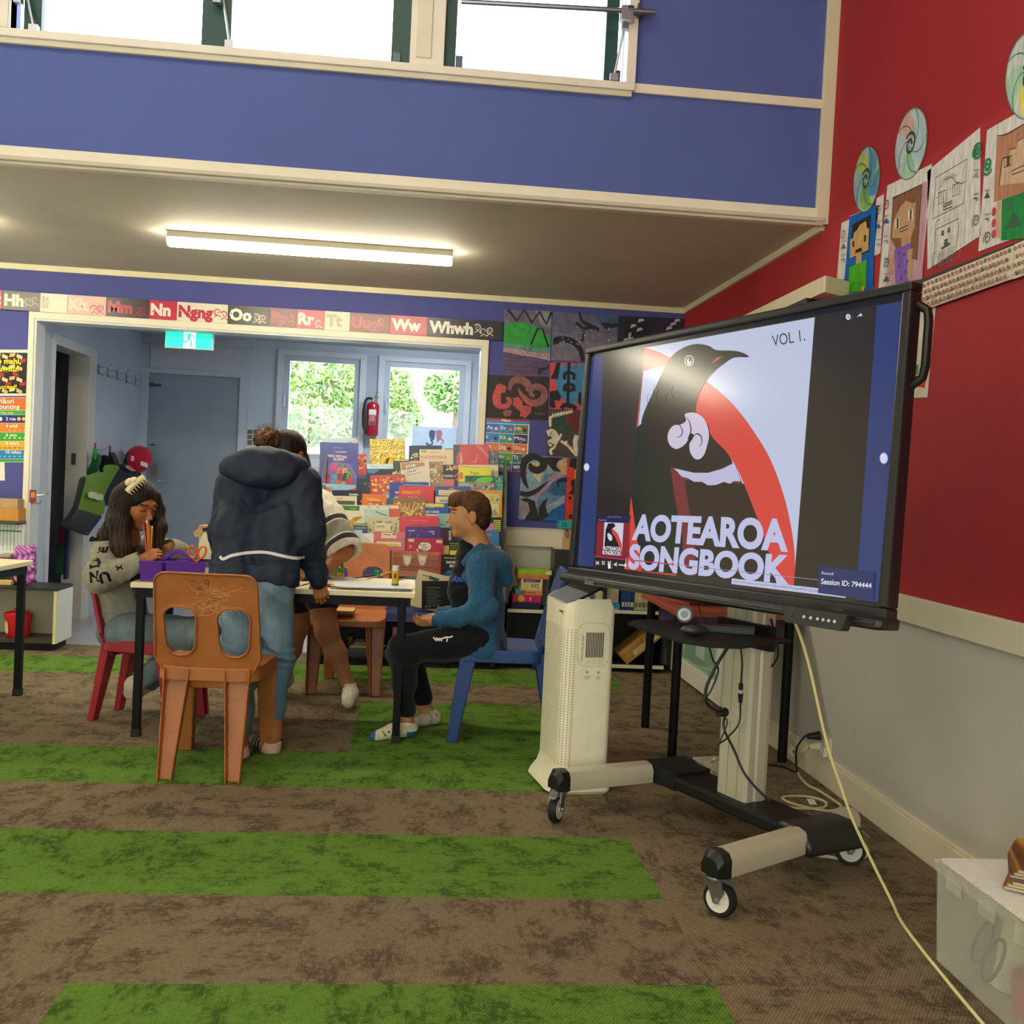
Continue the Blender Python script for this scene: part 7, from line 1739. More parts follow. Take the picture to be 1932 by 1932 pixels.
def stripquad(pts, w):
    """triangulated ribbon in 2d for decals"""
    n = len(pts); vs = []; fs = []
    for i in range(n):
        a = pts[max(i-1, 0)]; b = pts[min(i+1, n-1)]; dx, dy = b[0]-a[0], b[1]-a[1]; l = math.hypot(dx, dy) or 1
        vs += [(pts[i][0]-dy/l*w/2, pts[i][1]+dx/l*w/2), (pts[i][0]+dy/l*w/2, pts[i][1]-dx/l*w/2)]
    return vs, [(2*i, 2*i+1, 2*i+3, 2*i+2) for i in range(n-1)]

# ---------------------------------------------------------------- the boy in the teal hoodie
def boy():
    t = thing('person', 'boy in teal hoodie and black track pants sitting sideways on blue chair', 'person', (.36, 4.78, 0))
    SK = '#c08a5c'
    O = J(884, 970, 4.76); B = basis((-1, -.06, -.06), (.02, 0, 1)); k = .93
    S = Solid(); head_solid(S, O, B, k)
    S.limb([J(912, 1190, 4.78), J(900, 1100, 4.78), J(899, 1045, 4.77)], [.07, .075, .062], .04)
    S.add(cone(J(890, 1000, 4.765), J(897, 1040, 4.775), .046, .055), .03)
    wn, wf = J(826, 1171, 4.62), J(822, 1164, 4.86)
    for sh, el, wr in ((J(904, 1064, 4.66), J(910, 1150, 4.60), wn), (J(898, 1062, 4.90), J(888, 1145, 4.95), wf)): S.limb([sh, el, wr], [.045, .036, .024], .02)
    hand(S, J(822, 1172, 4.63), (-1, .22, -.12), (.1, .75, .65), 1, .55, .90)
    hand(S, J(820, 1165, 4.84), (-.95, -.45, -.18), (.1, -.55, .85), -1, .60, .90)
    kn, kf = J(760, 1226, 4.63), J(770, 1230, 4.92); an, af = J(765, 1352, 4.68), J(799, 1332, 4.97)
    for h, kk, a in ((J(905, 1206, 4.68), kn, an), (J(905, 1206, 4.88), kf, af)): S.limb([h, kk, a], [.075, .052, .031], .02)
    S.limb([an, J(770, 1372, 4.70), J(715, 1388, 4.64)], [.031, .032, .022], .02); S.limb([af, J(815, 1352, 4.97), J(790, 1358, 4.90)], [.031, .030, .022], .02)
    hc = head_color(O, B, k, SK, '#b5705a', '#5a3c22', 'open')
    solid_object('body', S, .0036, M_SKIN, lambda c: hc(c, flat(SK)(c)), t)
    # hair: short at back and sides, swept forward over the brow
    W = lambda s, f, u: O+k*(s*B[0]+f*B[1]+u*B[2])
    H = Solid().add(ell(W(0, -.016, .030), np.array((.081, .096, .086))*k, B), 0)
    H.add(ell(W(0, -.060, -.025), np.array((.064, .050, .065))*k, B), .03); H.add(ell(W(0, .028, .078), np.array((.066, .070, .038))*k, B), .02)
    H.add(cone(W(-.03, .060, .080), W(-.02, .086, .052), .024*k, .014*k), .02); H.add(cone(W(.03, .060, .080), W(.03, .084, .050), .024*k, .014*k), .02); H.add(cone(W(.0, .07, .08), W(.0, .092, .046), .022*k, .012*k), .015)
    for s in (-1, 1): H.cut(ell(W(s*.075, .062, -.002), np.array((.05, .052, .052))*k, B), .008); H.cut(ell(W(s*.082, -.012, -.022), np.array((.02, .024, .034))*k, B), .006)
    H.cut(ell(W(0, .105, -.03), np.array((.09, .085, .072))*k, B), .008); plane_keep(H, W(0, -.08, -.085), tuple(-B[2]-.7*B[1]*-1*-1), .01)
    def strands(x, y, z, d):
        q = (np.stack([x, y, z], -1)-O) @ B.T/k; a = np.arctan2(q[..., 0], q[..., 2]+.02); return d-.0022*np.sin(a*70+q[..., 1]*40)-.0015*np.sin(a*140+q[..., 1]*90+1)
    H.warp(strands)
    def hcol(c):
        q = (c-O) @ B.T/k; n = .5+.5*np.sin(np.arctan2(q[:, 0], q[:, 2])*60+q[:, 1]*50); u = np.clip((q[:, 2]+.06)/.14, 0, 1)
        a, b_, d_ = np.array(C('#3a2516')), np.array(C('#5e4026')), np.array(C('#7a5632')); m = a+(b_-a)*u[:, None]; return m+(d_-m)*(.45*n*u)[:, None]
    solid_object('hair', H, .003, M_HAIR, hcol, t)
    # dark T-shirt under the open hoodie
    U_ = Solid().limb([J(880, 1185, 4.76), J(877, 1110, 4.76), J(884, 1055, 4.77)], [.066, .074, .062], .03).add(cone(J(889, 1028, 4.77), J(892, 1045, 4.77), .058, .066), .03)
    plane_keep(U_, J(893, 1027, 4.77), (.35, 0, 1)); U_.warp(wavy(5, .004, 40))
    sh = solid_object('shirt', U_, .004, M_CLOTH, '#15181c', t)
    # hoodie
    Hd = Solid().limb([J(908, 1222, 4.78), J(908, 1150, 4.78), J(902, 1095, 4.78), J(906, 1058, 4.78)], [.118, .108, .108, .092], .03).add(cone(J(906, 1180, 4.70), J(903, 1222, 4.685), .088, .100), .03).add(cone(J(906, 1180, 4.87), J(903, 1222, 4.88), .088, .100), .03)
    for sh_, el, wr in ((J(908, 1068, 4.655), J(913, 1150, 4.60), J(836, 1170, 4.62)), (J(902, 1066, 4.90), J(892, 1145, 4.95), J(834, 1163, 4.86))):
        Hd.limb([sh_, el, wr], [.066, .058, .040], .03)
    Hd.add(ell(J(930, 1056, 4.78), (.085, .135, .052), basis((0, 1, 0), (.5, 0, 1))), .03); Hd.add(cone(J(940, 1062, 4.72), J(956, 1094, 4.74), .050, .034), .03); Hd.add(cone(J(940, 1062, 4.84), J(954, 1092, 4.82), .050, .034), .03)
    Hd.add(cone(J(905, 1036, 4.70), J(880, 1062, 4.68), .026, .022), .015); Hd.add(cone(J(900, 1036, 4.86), J(876, 1062, 4.86), .026, .022), .015)
    Hd.cut(cone(J(868, 1046, 4.74), J(847, 1165, 4.715), .033, .036), .012); Hd.cut(ell(J(893, 1022, 4.775), (.062, .062, .035)), .01)
    plane_keep(Hd, J(905, 1229, 4.78), (-.05, 0, -1)); Hd.warp(wavy(11, .007, 26)); Hd.warp(wavy(12, .0025, 70))
    hd = solid_object('hoodie', Hd, .004, M_CLOTH, '#2d5a7a', t)
    cu = Solid()
    for a, b_, r in ((J(842, 1169.5, 4.62), J(826, 1171, 4.622), .037), (J(838, 1163, 4.86), J(826, 1163.5, 4.855), .036)): cu.add(cone(a, b_, r, r-.006), .006)
    solid_object('cuffs', cu, .0035, M_KNIT, '#2a5474', t)
    # trousers
    T = Solid().add(ell(J(908, 1210, 4.78), (.11, .155, .085)), 0)
    for h, kk, a in ((J(900, 1208, 4.68), kn, J(765, 1336, 4.68)), (J(900, 1208, 4.89), kf, J(797, 1316, 4.97))): T.limb([h, kk, a], [.092, .070, .046], .03)
    plane_keep(T, J(915, 1160, 4.78), (.1, 0, 1), .01); T.warp(wavy(21, .006, 30))
    tr = solid_object('track_pants', T, .004, M_CLOTH, '#14171c', t)
    p0 = J(825, 1197, 4.6)
    sv, sf = stripquad([(0, 0), (.03, .006), (.045, .012), (.06, .010), (.075, .016)], .007); a, b_ = stripquad([(.045, .012), (.05, -.002), (.045, -.01)], .006); sf += [tuple(i+len(sv) for i in q) for q in b_]; sv += a
    for kx in range(3): a, b_ = stripquad([(-.012+kx*.012, .012-kx*.002), (.002+kx*.012, -.006)], .007); sf += [tuple(i+len(sv) for i in q) for q in b_]; sv += a
    decal('emblem', t, tr, '', p0+np.array((0, -.06, 0)), (1, .1, -.02), (-.1, .5, 1), 1, '#e8e2d0', poly=(sv, sf))
    decal('lettering', t, sh, 'Anc', J(850, 1098, 4.70), (.9, -.5, .1), (-.1, 0, 1), .026, '#2f55b8')
    # ankle socks
    K = Solid().limb([J(768, 1362, 4.685), J(772, 1374, 4.70), J(740, 1380, 4.665), J(708, 1390, 4.63)], [.037, .037, .034, .026], .015)
    plane_keep(K, J(768, 1359, 4.69), (.3, 0, 1), .004); K.keep(lambda x, y, z: -z+.002, .004)
    def kc(c):
        cc = flat('#ddd3b8')(c); x = c[:, 0]; z = c[:, 2]; tx_, hx = J(709, 1389, 4.63)[0], J(776, 1376, 4.7)[0]; cc[x < tx_-.002] = C('#3a6a94'); cc[(x > hx-.02) & (z < .035)] = C('#3a6a94')
        r = np.random.RandomState(3)
        for i in range(9):
            p = np.array((tx_+.03+r.rand()*.10, 0, .02+r.rand()*.04)); m = (np.abs(c[:, 0]-p[0])+np.abs(c[:, 2]-p[2])) < .007; cc[m] = C(('#3f7a2c', '#4a5a98', '#c8a040')[i % 3])
        return cc
    solid_object('sock', K, .003, M_KNIT, kc, t)
    K = Solid().limb([J(807, 1342, 4.97), J(817, 1354, 4.98), J(800, 1357, 4.92), J(787, 1361, 4.88)], [.036, .036, .031, .025], .015); plane_keep(K, J(805, 1340, 4.97), (-.15, 0, 1), .004); K.keep(lambda x, y, z: -z+.002, .004)
    solid_object('sock', K, .003, M_KNIT, '#d9d0b8', t)
    return t
boy()
tag(MB().ball(tuple(J(788, 1175, 4.72)), (.014, .014, .009), '#e8e6da').ball(tuple(J(785, 1176, 4.71)), (.005, .005, .004), '#2a2a2a').build('eraser', M_PLASTIC), 'small white eraser held in the seated boy\'s hands', 'eraser')

# ---------------------------------------------------------------- the child in the navy jacket, back to the viewer
def navy():
    t = thing('person', 'child in navy hooded jacket and light jeans, back turned, leaning on table', 'person', (-.62, 4.38, 0))
    SK = '#a8683f'
    O = J(545, 858, 4.80); B = basis((.42, .80, -.42), (.25, .35, 1)); k = .95
    S = Solid(); W = head_solid(S, O, B, k)
    S.add(cone(W(0, -.03, -.08), J(515, 915, 4.62), .046, .055), .03)
    S.limb([J(485, 1090, 4.46), J(490, 1000, 4.54), J(508, 925, 4.62)], [.07, .07, .06], .05)
    hr, hl = J(601, 1094, 4.55), J(440, 1090, 4.66)
    S.limb([J(575, 915, 4.57), J(588, 1010, 4.52), hr], [.042, .036, .025], .02); S.limb([J(440, 915, 4.58), J(415, 1000, 4.56), hl], [.042, .036, .025], .02)
    hand(S, hr, (.22, .0, -1), (0, .9, .35), -1, 1.05, 1.05, tcurl=.5); hand(S, hl, (.5, .7, -.3), (0, -.2, -1), 1, .5, 1.0)
    ra, la = J(517, 1385, 4.385), J(450, 1395, 4.30)
    S.limb([J(515, 1105, 4.42), J(522, 1240, 4.38), ra], [.07, .05, .032], .02); S.limb([J(455, 1105, 4.41), J(455, 1245, 4.33), la], [.07, .05, .032], .02)
    rt, lt = J(483, 1398, 4.50), J(468, 1412, 4.42)
    S.limb([ra, J(512, 1410, 4.385), rt], [.032, .032, .024], .02); S.limb([la, J(452, 1420, 4.30), lt], [.032, .032, .024], .02)
    hc = head_color(O, B, k, SK, '#8a4a3a', '#2a1a12')
    solid_object('body', S, .0038, M_SKIN, lambda c: hc(c, flat(SK)(c)), t)
    H = Solid().add(ell(W(0, -.018, .028), np.array((.082, .098, .088))*k, B), 0).add(ell(W(0, -.055, -.03), np.array((.066, .05, .06))*k, B), .03)
    H.cut(ell(W(0, .09, -.03), np.array((.10, .085, .085))*k, B), .01)
    for s in (-1, 1): H.cut(ell(W(s*.085, -.008, -.012), np.array((.022, .026, .034))*k, B), .006)
    def hw(x, y, z, d):
        q = (np.stack([x, y, z], -1)-O) @ B.T/k; return d-.0006*np.sin(q[..., 0]*330+q[..., 2]*120)
    H.warp(hw); solid_object('hair', H, .0034, M_HAIR, '#241812', t)
    # curly bun high on the back of the head
    r = np.random.RandomState(4); bc = J(506, 832, 4.74); Bn = Solid().add(ell(bc, (.062, .055, .046)), 0)
    for i in range(46):
        v = r.randn(3); v /= np.linalg.norm(v); p = bc+v*np.array((.062, .055, .046))*r.uniform(.8, 1.12); Bn.add(ell(p, np.full(3, r.uniform(.010, .018))), .006)
    Bn.warp(lambda x, y, z, d: d-.003*np.sin(x*230+3*np.sin(z*90))*np.sin(z*210+2*np.sin(y*120)))
    def bcol(c):
        u = np.clip((c[:, 2]-bc[2]+.05)/.11, 0, 1)[:, None]; n = .5+.5*np.sin(c[:, 0]*300+c[:, 2]*200)[:, None]; a, b_ = np.array(C('#2c1b12')), np.array(C('#7a4f2c')); return a+(b_-a)*u*(.5+.5*n)
    bn = solid_object('hair_bun', Bn, .004, M_HAIR, bcol, t)
    fz = MB(); rnd = random.Random(3)
    for i in range(90):
        a = rnd.uniform(0, 6.28); e = rnd.uniform(.1, 1.4); v = Vector((cos(a)*cos(e), sin(a)*cos(e)*.8, sin(e))); p = Vector(bc)+Vector((v.x*.06, v.y*.05, v.z*.045)); q = []
        tw = rnd.uniform(0, 6)
        for j in range(7): q.append(p+v*.006*j+Vector((sin(tw+j*1.1), cos(tw+j*.9), sin(j+tw)))*.004)
        fz.tube(q, .0006, '#7a4f2c', 4, caps=False)
    fz.build('loose_curls', M_HAIR, bn)['kind'] = 'stuff'
    # jacket
    N = '#1f2a3c'
    K = Solid()
    for a, b_, c in ((J(440, 1092, 4.44), J(450, 1000, 4.52), J(466, 918, 4.60)), (J(522, 1092, 4.44), J(530, 1000, 4.52), J(548, 920, 4.60))): K.limb([a, b_, c], [.100, .100, .088], .06)
    K.add(cone(J(452, 905, 4.60), J(566, 908, 4.60), .070, .070), .05)
    K.limb([J(572, 915, 4.575), J(580, 1005, 4.50), J(597, 1078, 4.545)], [.078, .072, .046], .025); K.limb([J(438, 915, 4.585), J(418, 1000, 4.55), J(432, 1082, 4.66)], [.070, .062, .048], .025)
    plane_keep(K, J(483, 1104, 4.42), (-.02, 0, -1), .008)
    K.warp(wavy(31, .008, 20)); K.warp(wavy(32, .003, 55))
    def fold(x, y, z, d):      # drawn in seam above the hem and creases towards the armpit
        zs = J(483, 1060, 4.4)[2]; return d+.004*np.exp(-((z-zs)/.008)**2)
    K.warp(fold)
    jk = solid_object('jacket', K, .0042, M_SHELL, N, t)
    Hd = Solid().add(ell(J(498, 880, 4.545), (.168, .085, .088), basis((.0, 1, -.25), (-.06, 0, 1))), 0).add(cone(J(432, 885, 4.56), J(566, 886, 4.57), .040, .040), .05).add(ell(J(500, 895, 4.50), (.135, .06, .062)), .03)
    Hd.cut(ell(J(545, 850, 4.80), (.13, .13, .12)), .02); Hd.cut(ell(J(520, 860, 4.68), (.10, .06, .05)), .02); Hd.warp(wavy(33, .004, 28))
    hd = solid_object('hood', Hd, .004, M_SHELL, N, t)
    zz = [(404, 1054), (411, 1059), (425, 1053), (445, 1049), (470, 1047), (495, 1047), (520, 1052), (545, 1058), (563, 1060)]
    O0 = J(404, 1054, 4.25); pts = [((J(x, y, 4.25)-O0)[0], (J(x, y, 4.25)-O0)[2]) for x, y in zz]
    fine = catmull(pts, 5, False); sv, sf = stripquad(fine, .0125)
    decal('reflective_stripe', t, jk, '', O0, (1, 0, 0), (0, 0, 1), 1, '#dfe0da', poly=(sv, sf), off=.003)
    cu = Solid().add(cone(J(596, 1076, 4.545), J(601, 1096, 4.55), .047, .040), 0); solid_object('cuff', cu, .0035, M_SHELL, '#1a2434', t)
    # jeans
    T = Solid().add(ell(J(485, 1118, 4.44), (.14, .085, .085)), 0)
    T.limb([J(517, 1115, 4.42), J(524, 1238, 4.38), J(517, 1349, 4.39)], [.085, .066, .046], .03); T.limb([J(450, 1115, 4.41), J(455, 1245, 4.32), J(450, 1370, 4.30)], [.085, .070, .052], .03)
    T.warp(wavy(41, .006, 32)); T.warp(lambda x, y, z, d: d-.003*np.exp(-((z-.42)/.06)**2)*np.sin(z*190+x*40)); T.keep(lambda x, y, z: np.where(x > J(480, 1350, 4.36)[0], J(517, 1356, 4.39)[2]-z, J(450, 1379, 4.30)[2]-z), .003)
    def jc(c):
        cc = flat('#5f7d92')(c); n = np.sin(c[:, 0]*40+2*np.sin(c[:, 2]*22))*.5+.5; f = np.clip(1-np.abs(c[:, 2]-.62)/.25, 0, 1)*n; return cc+(np.array(C('#9fb4be'))-cc)*(.5*f)[:, None]
    solid_object('jeans', T, .004, M_DENIM, jc, t)
    for (a, h, tt, seed) in ((ra, J(512, 1412, 4.385), rt, 0), (la, J(452, 1422, 4.30), lt, 1)):
        K = Solid().limb([a+np.array((0, 0, -.016)), h, (h+tt)/2+np.array((0, 0, .008)), tt], [.037, .037, .034, .028], .015); K.keep(lambda x, y, z: -z+.002, .004); plane_keep(K, a+np.array((0, 0, -.022)), (0, -.35, 1), .004)
        d = (tt-h)/np.linalg.norm(tt-h)
        def kc(c, h=h, d=d, L=np.linalg.norm(tt-h)):
            u = ((c-h) @ d)/L; cc = flat('#15151a')(c); st = (np.sin(u*46) > .55) & (u > .2); cc[st] = C('#cfcac0'); zz_ = c[:, 2]; cc[(u < .12) & (zz_ < .052)] = C('#d6b8a6'); cc[u > 1.02] = C('#d6cfc0'); return cc
        solid_object('sock', K, .003, M_KNIT, kc, t)
navy()

# ---------------------------------------------------------------- the child in the white T-shirt behind the table
def white_shirt():
    t = thing('person', 'child in white T-shirt with striped sleeves bending over far side of table', 'person', (-.42, 5.42, 0))
    SK = '#a36c4a'
    O = J(552, 884, 5.12); B = basis((-.35, -.72, -.6), (-.1, -.5, .85)); k = .95
    S = Solid(); W = head_solid(S, O, B, k); S.add(cone(W(0, -.03, -.07), J(592, 945, 5.30), .045, .055), .03)
    S.limb([J(582, 1095, 5.42), J(590, 1010, 5.36), J(596, 955, 5.30)], [.095, .10, .08], .05)
    we, wl = J(606, 1082, 4.97), J(560, 1086, 5.0)
    S.limb([J(618, 962, 5.22), J(650, 1040, 5.10), we], [.048, .042, .026], .02); S.limb([J(565, 960, 5.34), J(535, 1040, 5.22), wl], [.045, .036, .025], .02)
    hand(S, we, (-.85, -.5, -.1), (0, 0, -1), 1, .35, 1.0); hand(S, wl, (.6, -.7, -.1), (0, 0, -1), -1, .35, 1.0)
    an, af = J(657, 1292, 5.31), J(540, 1262, 5.55)
    S.limb([J(602, 1105, 5.40), J(616, 1190, 5.33), J(634, 1232, 5.33), an], [.085, .058, .052, .031], .03); S.limb([J(560, 1105, 5.46), J(562, 1180, 5.48), J(550, 1225, 5.52), af], [.085, .058, .050, .031], .03)
    S.limb([an, J(662, 1310, 5.31), J(658, 1322, 5.19)], [.031, .030, .024], .02); S.limb([af, J(540, 1284, 5.55), J(535, 1292, 5.44)], [.031, .030, .024], .02)
    hc = head_color(O, B, k, SK, '#7a4438', '#1f1610')
    solid_object('body', S, .004, M_SKIN, lambda c: hc(c, flat(SK)(c)), t)
    H = Solid().add(ell(W(0, -.014, .030), np.array((.082, .098, .088))*k, B), 0).add(ell(W(0, -.06, -.03), np.array((.066, .045, .06))*k, B), .03).cut(ell(W(0, .10, -.035), np.array((.10, .085, .085))*k, B), .01)
    solid_object('hair', H, .004, M_HAIR, '#1f1610', t)
    K = Solid().limb([J(584, 1085, 5.42), J(590, 1010, 5.36), J(598, 960, 5.30)], [.135, .13, .105], .05)
    a, b_ = np.array(J(612, 958, 5.24)), np.array(J(648, 1034, 5.10)); K.add(cone(a, b_, .075, .088), .03); K.limb([J(566, 962, 5.34), J(538, 1030, 5.24)], [.07, .08], .03)
    K.add(cone(J(622, 1055, 5.36), J(632, 1088, 5.36), .055, .045), .03)
    ax = (b_-a)/np.linalg.norm(b_-a); L = np.linalg.norm(b_-a)
    def cutend(x, y, z):      # flat sleeve end
        u = (x-a[0])*ax[0]+(y-a[1])*ax[1]+(z-a[2])*ax[2]; v = np.sqrt(np.maximum((x-a[0])**2+(y-a[1])**2+(z-a[2])**2-u*u, 0)); return np.where(v < .14, u-L-.035, -1)
    K.keep(cutend, .004); K.cut(cone(b_, b_+ax*.09, .060, .074), .004); K.cut(ell(J(594, 940, 5.28), (.07, .07, .04)), .01); K.warp(wavy(51, .006, 28))
    def tc(c):
        cc = flat('#e4dfcc')(c); q = c-a; u = (q @ ax)/L; v = np.sqrt(np.maximum((q**2).sum(1)-(u*L)**2, 0)); m = (v < .13) & (c[:, 0] > a[0]-.05)
        cc[m & (u > .40) & (u < .52)] = C('#2a2630'); cc[m & (u > .55) & (u < .86)] = C('#8d8d7c'); cc[m & (u > .89) & (u < 1.01)] = C('#2a2630'); return cc
    solid_object('tshirt', K, .004, M_CLOTH, tc, t)
    T = Solid().add(ell(J(582, 1100, 5.43), (.135, .12, .10)), 0).limb([J(602, 1105, 5.41), J(608, 1128, 5.38)], [.095, .095], .02).limb([J(560, 1105, 5.46), J(560, 1130, 5.47)], [.095, .095], .02)
    solid_object('shorts', T, .005, M_CLOTH, '#23222a', t)
    for a_, h, tt in ((an, J(662, 1308, 5.31), J(657, 1324, 5.17)), (af, J(540, 1282, 5.55), J(535, 1292, 5.42))):
        K = Solid().limb([a_+np.array((0, 0, .01)), h, (h+tt)/2+np.array((0, 0, .006)), tt], [.037, .038, .038, .032], .018); K.keep(lambda x, y, z: -z+.002, .004); plane_keep(K, a_+np.array((0, 0, .012)), (0, 0, 1), .004)
        solid_object('sock', K, .0035, M_KNIT, '#d8cfbc', t)
white_shirt()

# ---------------------------------------------------------------- the girl with long hair
def girl():
    t = thing('person', 'girl with long dark hair in grey hoodie sitting at left table end', 'person', (-1.2, 4.92, 0))
    SK = '#a86b3e'
    O = J(261, 949, 4.80); B = basis((.74, -.54, -.36), (.22, -.22, 1)); k = .96
    S = Solid(); W = head_solid(S, O, B, k)
    S.add(cone(W(0, -.03, -.08), J(232, 1025, 4.90), .045, .055), .03)
    S.limb([J(235, 1170, 4.93), J(224, 1090, 4.92), J(232, 1025, 4.89)], [.09, .10, .075], .05)
    wn, wf = J(262, 1060, 4.66), J(322, 1034, 4.90)
    S.limb([J(196, 1042, 4.78), J(190, 1094, 4.64), wn], [.045, .036, .024], .02); S.limb([J(284, 1030, 5.02), J(342, 1050, 5.04), wf], [.042, .035, .024], .02)
    hand(S, J(264, 1059, 4.66), (.72, .25, .42), (.5, .75, -.2), 1, 1.05, .98, tcurl=.9)
    hand(S, J(320, 1034, 4.89), (-.42, -.5, -.62), (-.2, .55, -.55), -1, .45, .98)
    kn, kf = J(374, 1196, 4.74), J(386, 1192, 4.96); an, af = J(270, 1282, 4.90), J(285, 1285, 5.06)
    S.limb([J(236, 1188, 4.86), kn, an], [.075, .055, .034], .02); S.limb([J(240, 1186, 5.02), kf, af], [.075, .055, .034], .02)
    fn, ff = J(250, 1300, 4.92), J(262, 1306, 5.06)
    S.limb([an, fn], [.034, .028], .02); S.limb([af, ff], [.034, .028], .02)
    hc = head_color(O, B, k, SK, '#a3574a', '#2c1b10', 'down')
    solid_object('body', S, .0034, M_SKIN, lambda c: hc(c, flat(SK)(c)), t)
    # long straight hair
    H = Solid().add(ell(W(0, -.016, .032), np.array((.084, .099, .088))*k, B), 0)
    H.add(ell(W(.02, -.06, -.02), np.array((.07, .05, .08))*k, B), .03)
    H.cut(ell(W(0, .105, -.040), np.array((.066, .075, .082))*k, B), .012); H.cut(ell(W(.0, .085, .0), np.array((.050, .06, .05))*k, B), .012)
    H.limb([W(.05, -.05, .02), J(224, 975, 4.80), J(202, 1012, 4.82), J(186, 1040, 4.83)], [.045, .048, .038, .014], .03)
    H.limb([W(.078, -.028, .0), J(233, 985, 4.72), J(232, 1030, 4.70), J(240, 1086, 4.70)], [.026, .034, .034, .018], .025)
    H.limb([W(.06, -.06, .0), J(220, 985, 4.74), J(222, 1025, 4.735), J(230, 1078, 4.73)], [.035, .034, .03, .016], .03)
    H.limb([W(-.06, .03, .05), W(-.078, .055, -.01), J(304, 995, 4.80), J(299, 1048, 4.79)], [.024, .026, .026, .014], .025)
    H.limb([W(-.07, -.02, .0), J(290, 1000, 4.90), J(282, 1055, 4.90)], [.03, .03, .02], .03)
    H.limb([J(262, 1040, 4.80), J(256, 1085, 4.76), J(262, 1135, 4.74)], [.03, .028, .014], .03)
    def hw(x, y, z, d):
        return d-.0009*np.sin(x*420+14*np.sin(z*6)+y*200)-.0008*np.sin(x*900+y*500+z*30+9*np.sin(z*11))
    H.warp(hw)
    def hcol(c):
        n = .5+.5*np.sin(c[:, 0]*330+c[:, 1]*170+18*np.sin(c[:, 2]*9)); low = np.clip((.98-c[:, 2])/.22, 0, 1); a, b_ = np.array(C('#15100d')), np.array(C('#5a3c28')); return a+(b_-a)*((.25+.6*n)*(.12+.88*low))[:, None]
    hr = solid_object('hair', H, .003, M_HAIR, hcol, t)
    # hoodie
    G = '#97937f'
    K = Solid().limb([J(230, 1165, 4.94), J(222, 1090, 4.92), J(230, 1035, 4.90)], [.118, .122, .095], .04)
    K.limb([J(198, 1045, 4.785), J(190, 1090, 4.64), J(250, 1066, 4.66)], [.066, .062, .046], .03); K.limb([J(284, 1032, 5.02), J(342, 1048, 5.04), J(326, 1035, 4.92)], [.066, .054, .042], .025)
    K.add(ell(J(222, 1022, 4.93), (.10, .10, .045)), .03); K.cut(ell(J(236, 1012, 4.88), (.055, .055, .05)), .012)
    plane_keep(K, J(228, 1186, 4.93), (-.1, 0, -1), .01); K.warp(wavy(61, .007, 28)); K.warp(wavy(62, .0025, 75))
    hd = solid_object('hoodie', K, .0038, M_CLOTH, G, t)
    cu = Solid().add(cone(J(248, 1066, 4.66), J(261, 1059.5, 4.662), .047, .043), 0).add(cone(J(329, 1036, 4.93), J(321, 1033, 4.90), .043, .040), 0)
    cu.cut(cone(J(258, 1061, 4.66), J(270, 1054, 4.664), .036, .036), .003).cut(cone(J(323, 1034, 4.91), J(316, 1031, 4.88), .034, .034), .003)
    solid_object('cuffs', cu, .003, M_KNIT, '#a09c88', t)
    # sleeve lettering, reading from wrist to shoulder
    bk = '#14120f'; S_, E_, W_ = J(190, 1040, 4.70), J(178, 1098, 4.58), J(250, 1066, 4.6)
    def letter(ch, px, py, ang, h):
        p = J(px, py, 4.56); U = np.array((cos(ang), 0, sin(ang))); V = np.array((-sin(ang), 0, cos(ang))); p = p-U*h*.42-V*h*.5; decal('lettering', t, hd, ch, p, U, V, h, bk, bold=.05)
    letter('U', 197, 1090, radians(197), .044); letter('N', 178, 1089, radians(192), .044)
    letter('D', 172, 1066, radians(105), .040); letter('E', 173, 1041, radians(95), .038); letter('R', 178, 1017, radians(78), .036)
    sv, sf = stripquad([(0, 0), (.008, .012), (.016, .012), (.024, 0)], .006); a, b_ = stripquad([(0, .02), (.008, .008), (.016, .008), (.024, .02)], .006); sf += [tuple(i+len(sv) for i in q) for q in b_]; sv += a
    decal('emblem', t, hd, '', J(216, 1078, 4.56), (1, 0, .3), (-.3, 0, 1), 1, bk, poly=(sv, sf))
    # jeans and sock
    T = Solid().add(ell(J(234, 1190, 4.93), (.12, .15, .085)), 0).limb([J(240, 1190, 4.85), kn, an], [.086, .068, .046], .03).limb([J(244, 1188, 5.01), kf, af], [.086, .068, .046], .03); T.warp(wavy(71, .005, 34))
    solid_object('jeans', T, .004, M_DENIM, '#748388', t)
    K = Solid().limb([J(262, 1288, 4.905), J(253, 1292, 4.915), J(248, 1306, 4.93)], [.040, .041, .036], .015); K.keep(lambda x, y, z: .012-z, .004); solid_object('sock', K, .0035, M_KNIT, '#cfc6aa', t)
    K = Solid().limb([J(278, 1290, 5.06), J(266, 1296, 5.065), J(260, 1304, 5.07)], [.040, .041, .036], .015); K.keep(lambda x, y, z: .012-z, .004); solid_object('sock', K, .0035, M_KNIT, '#cfc6aa', t)
    return t, hr
girl_t, girl_hair = girl()
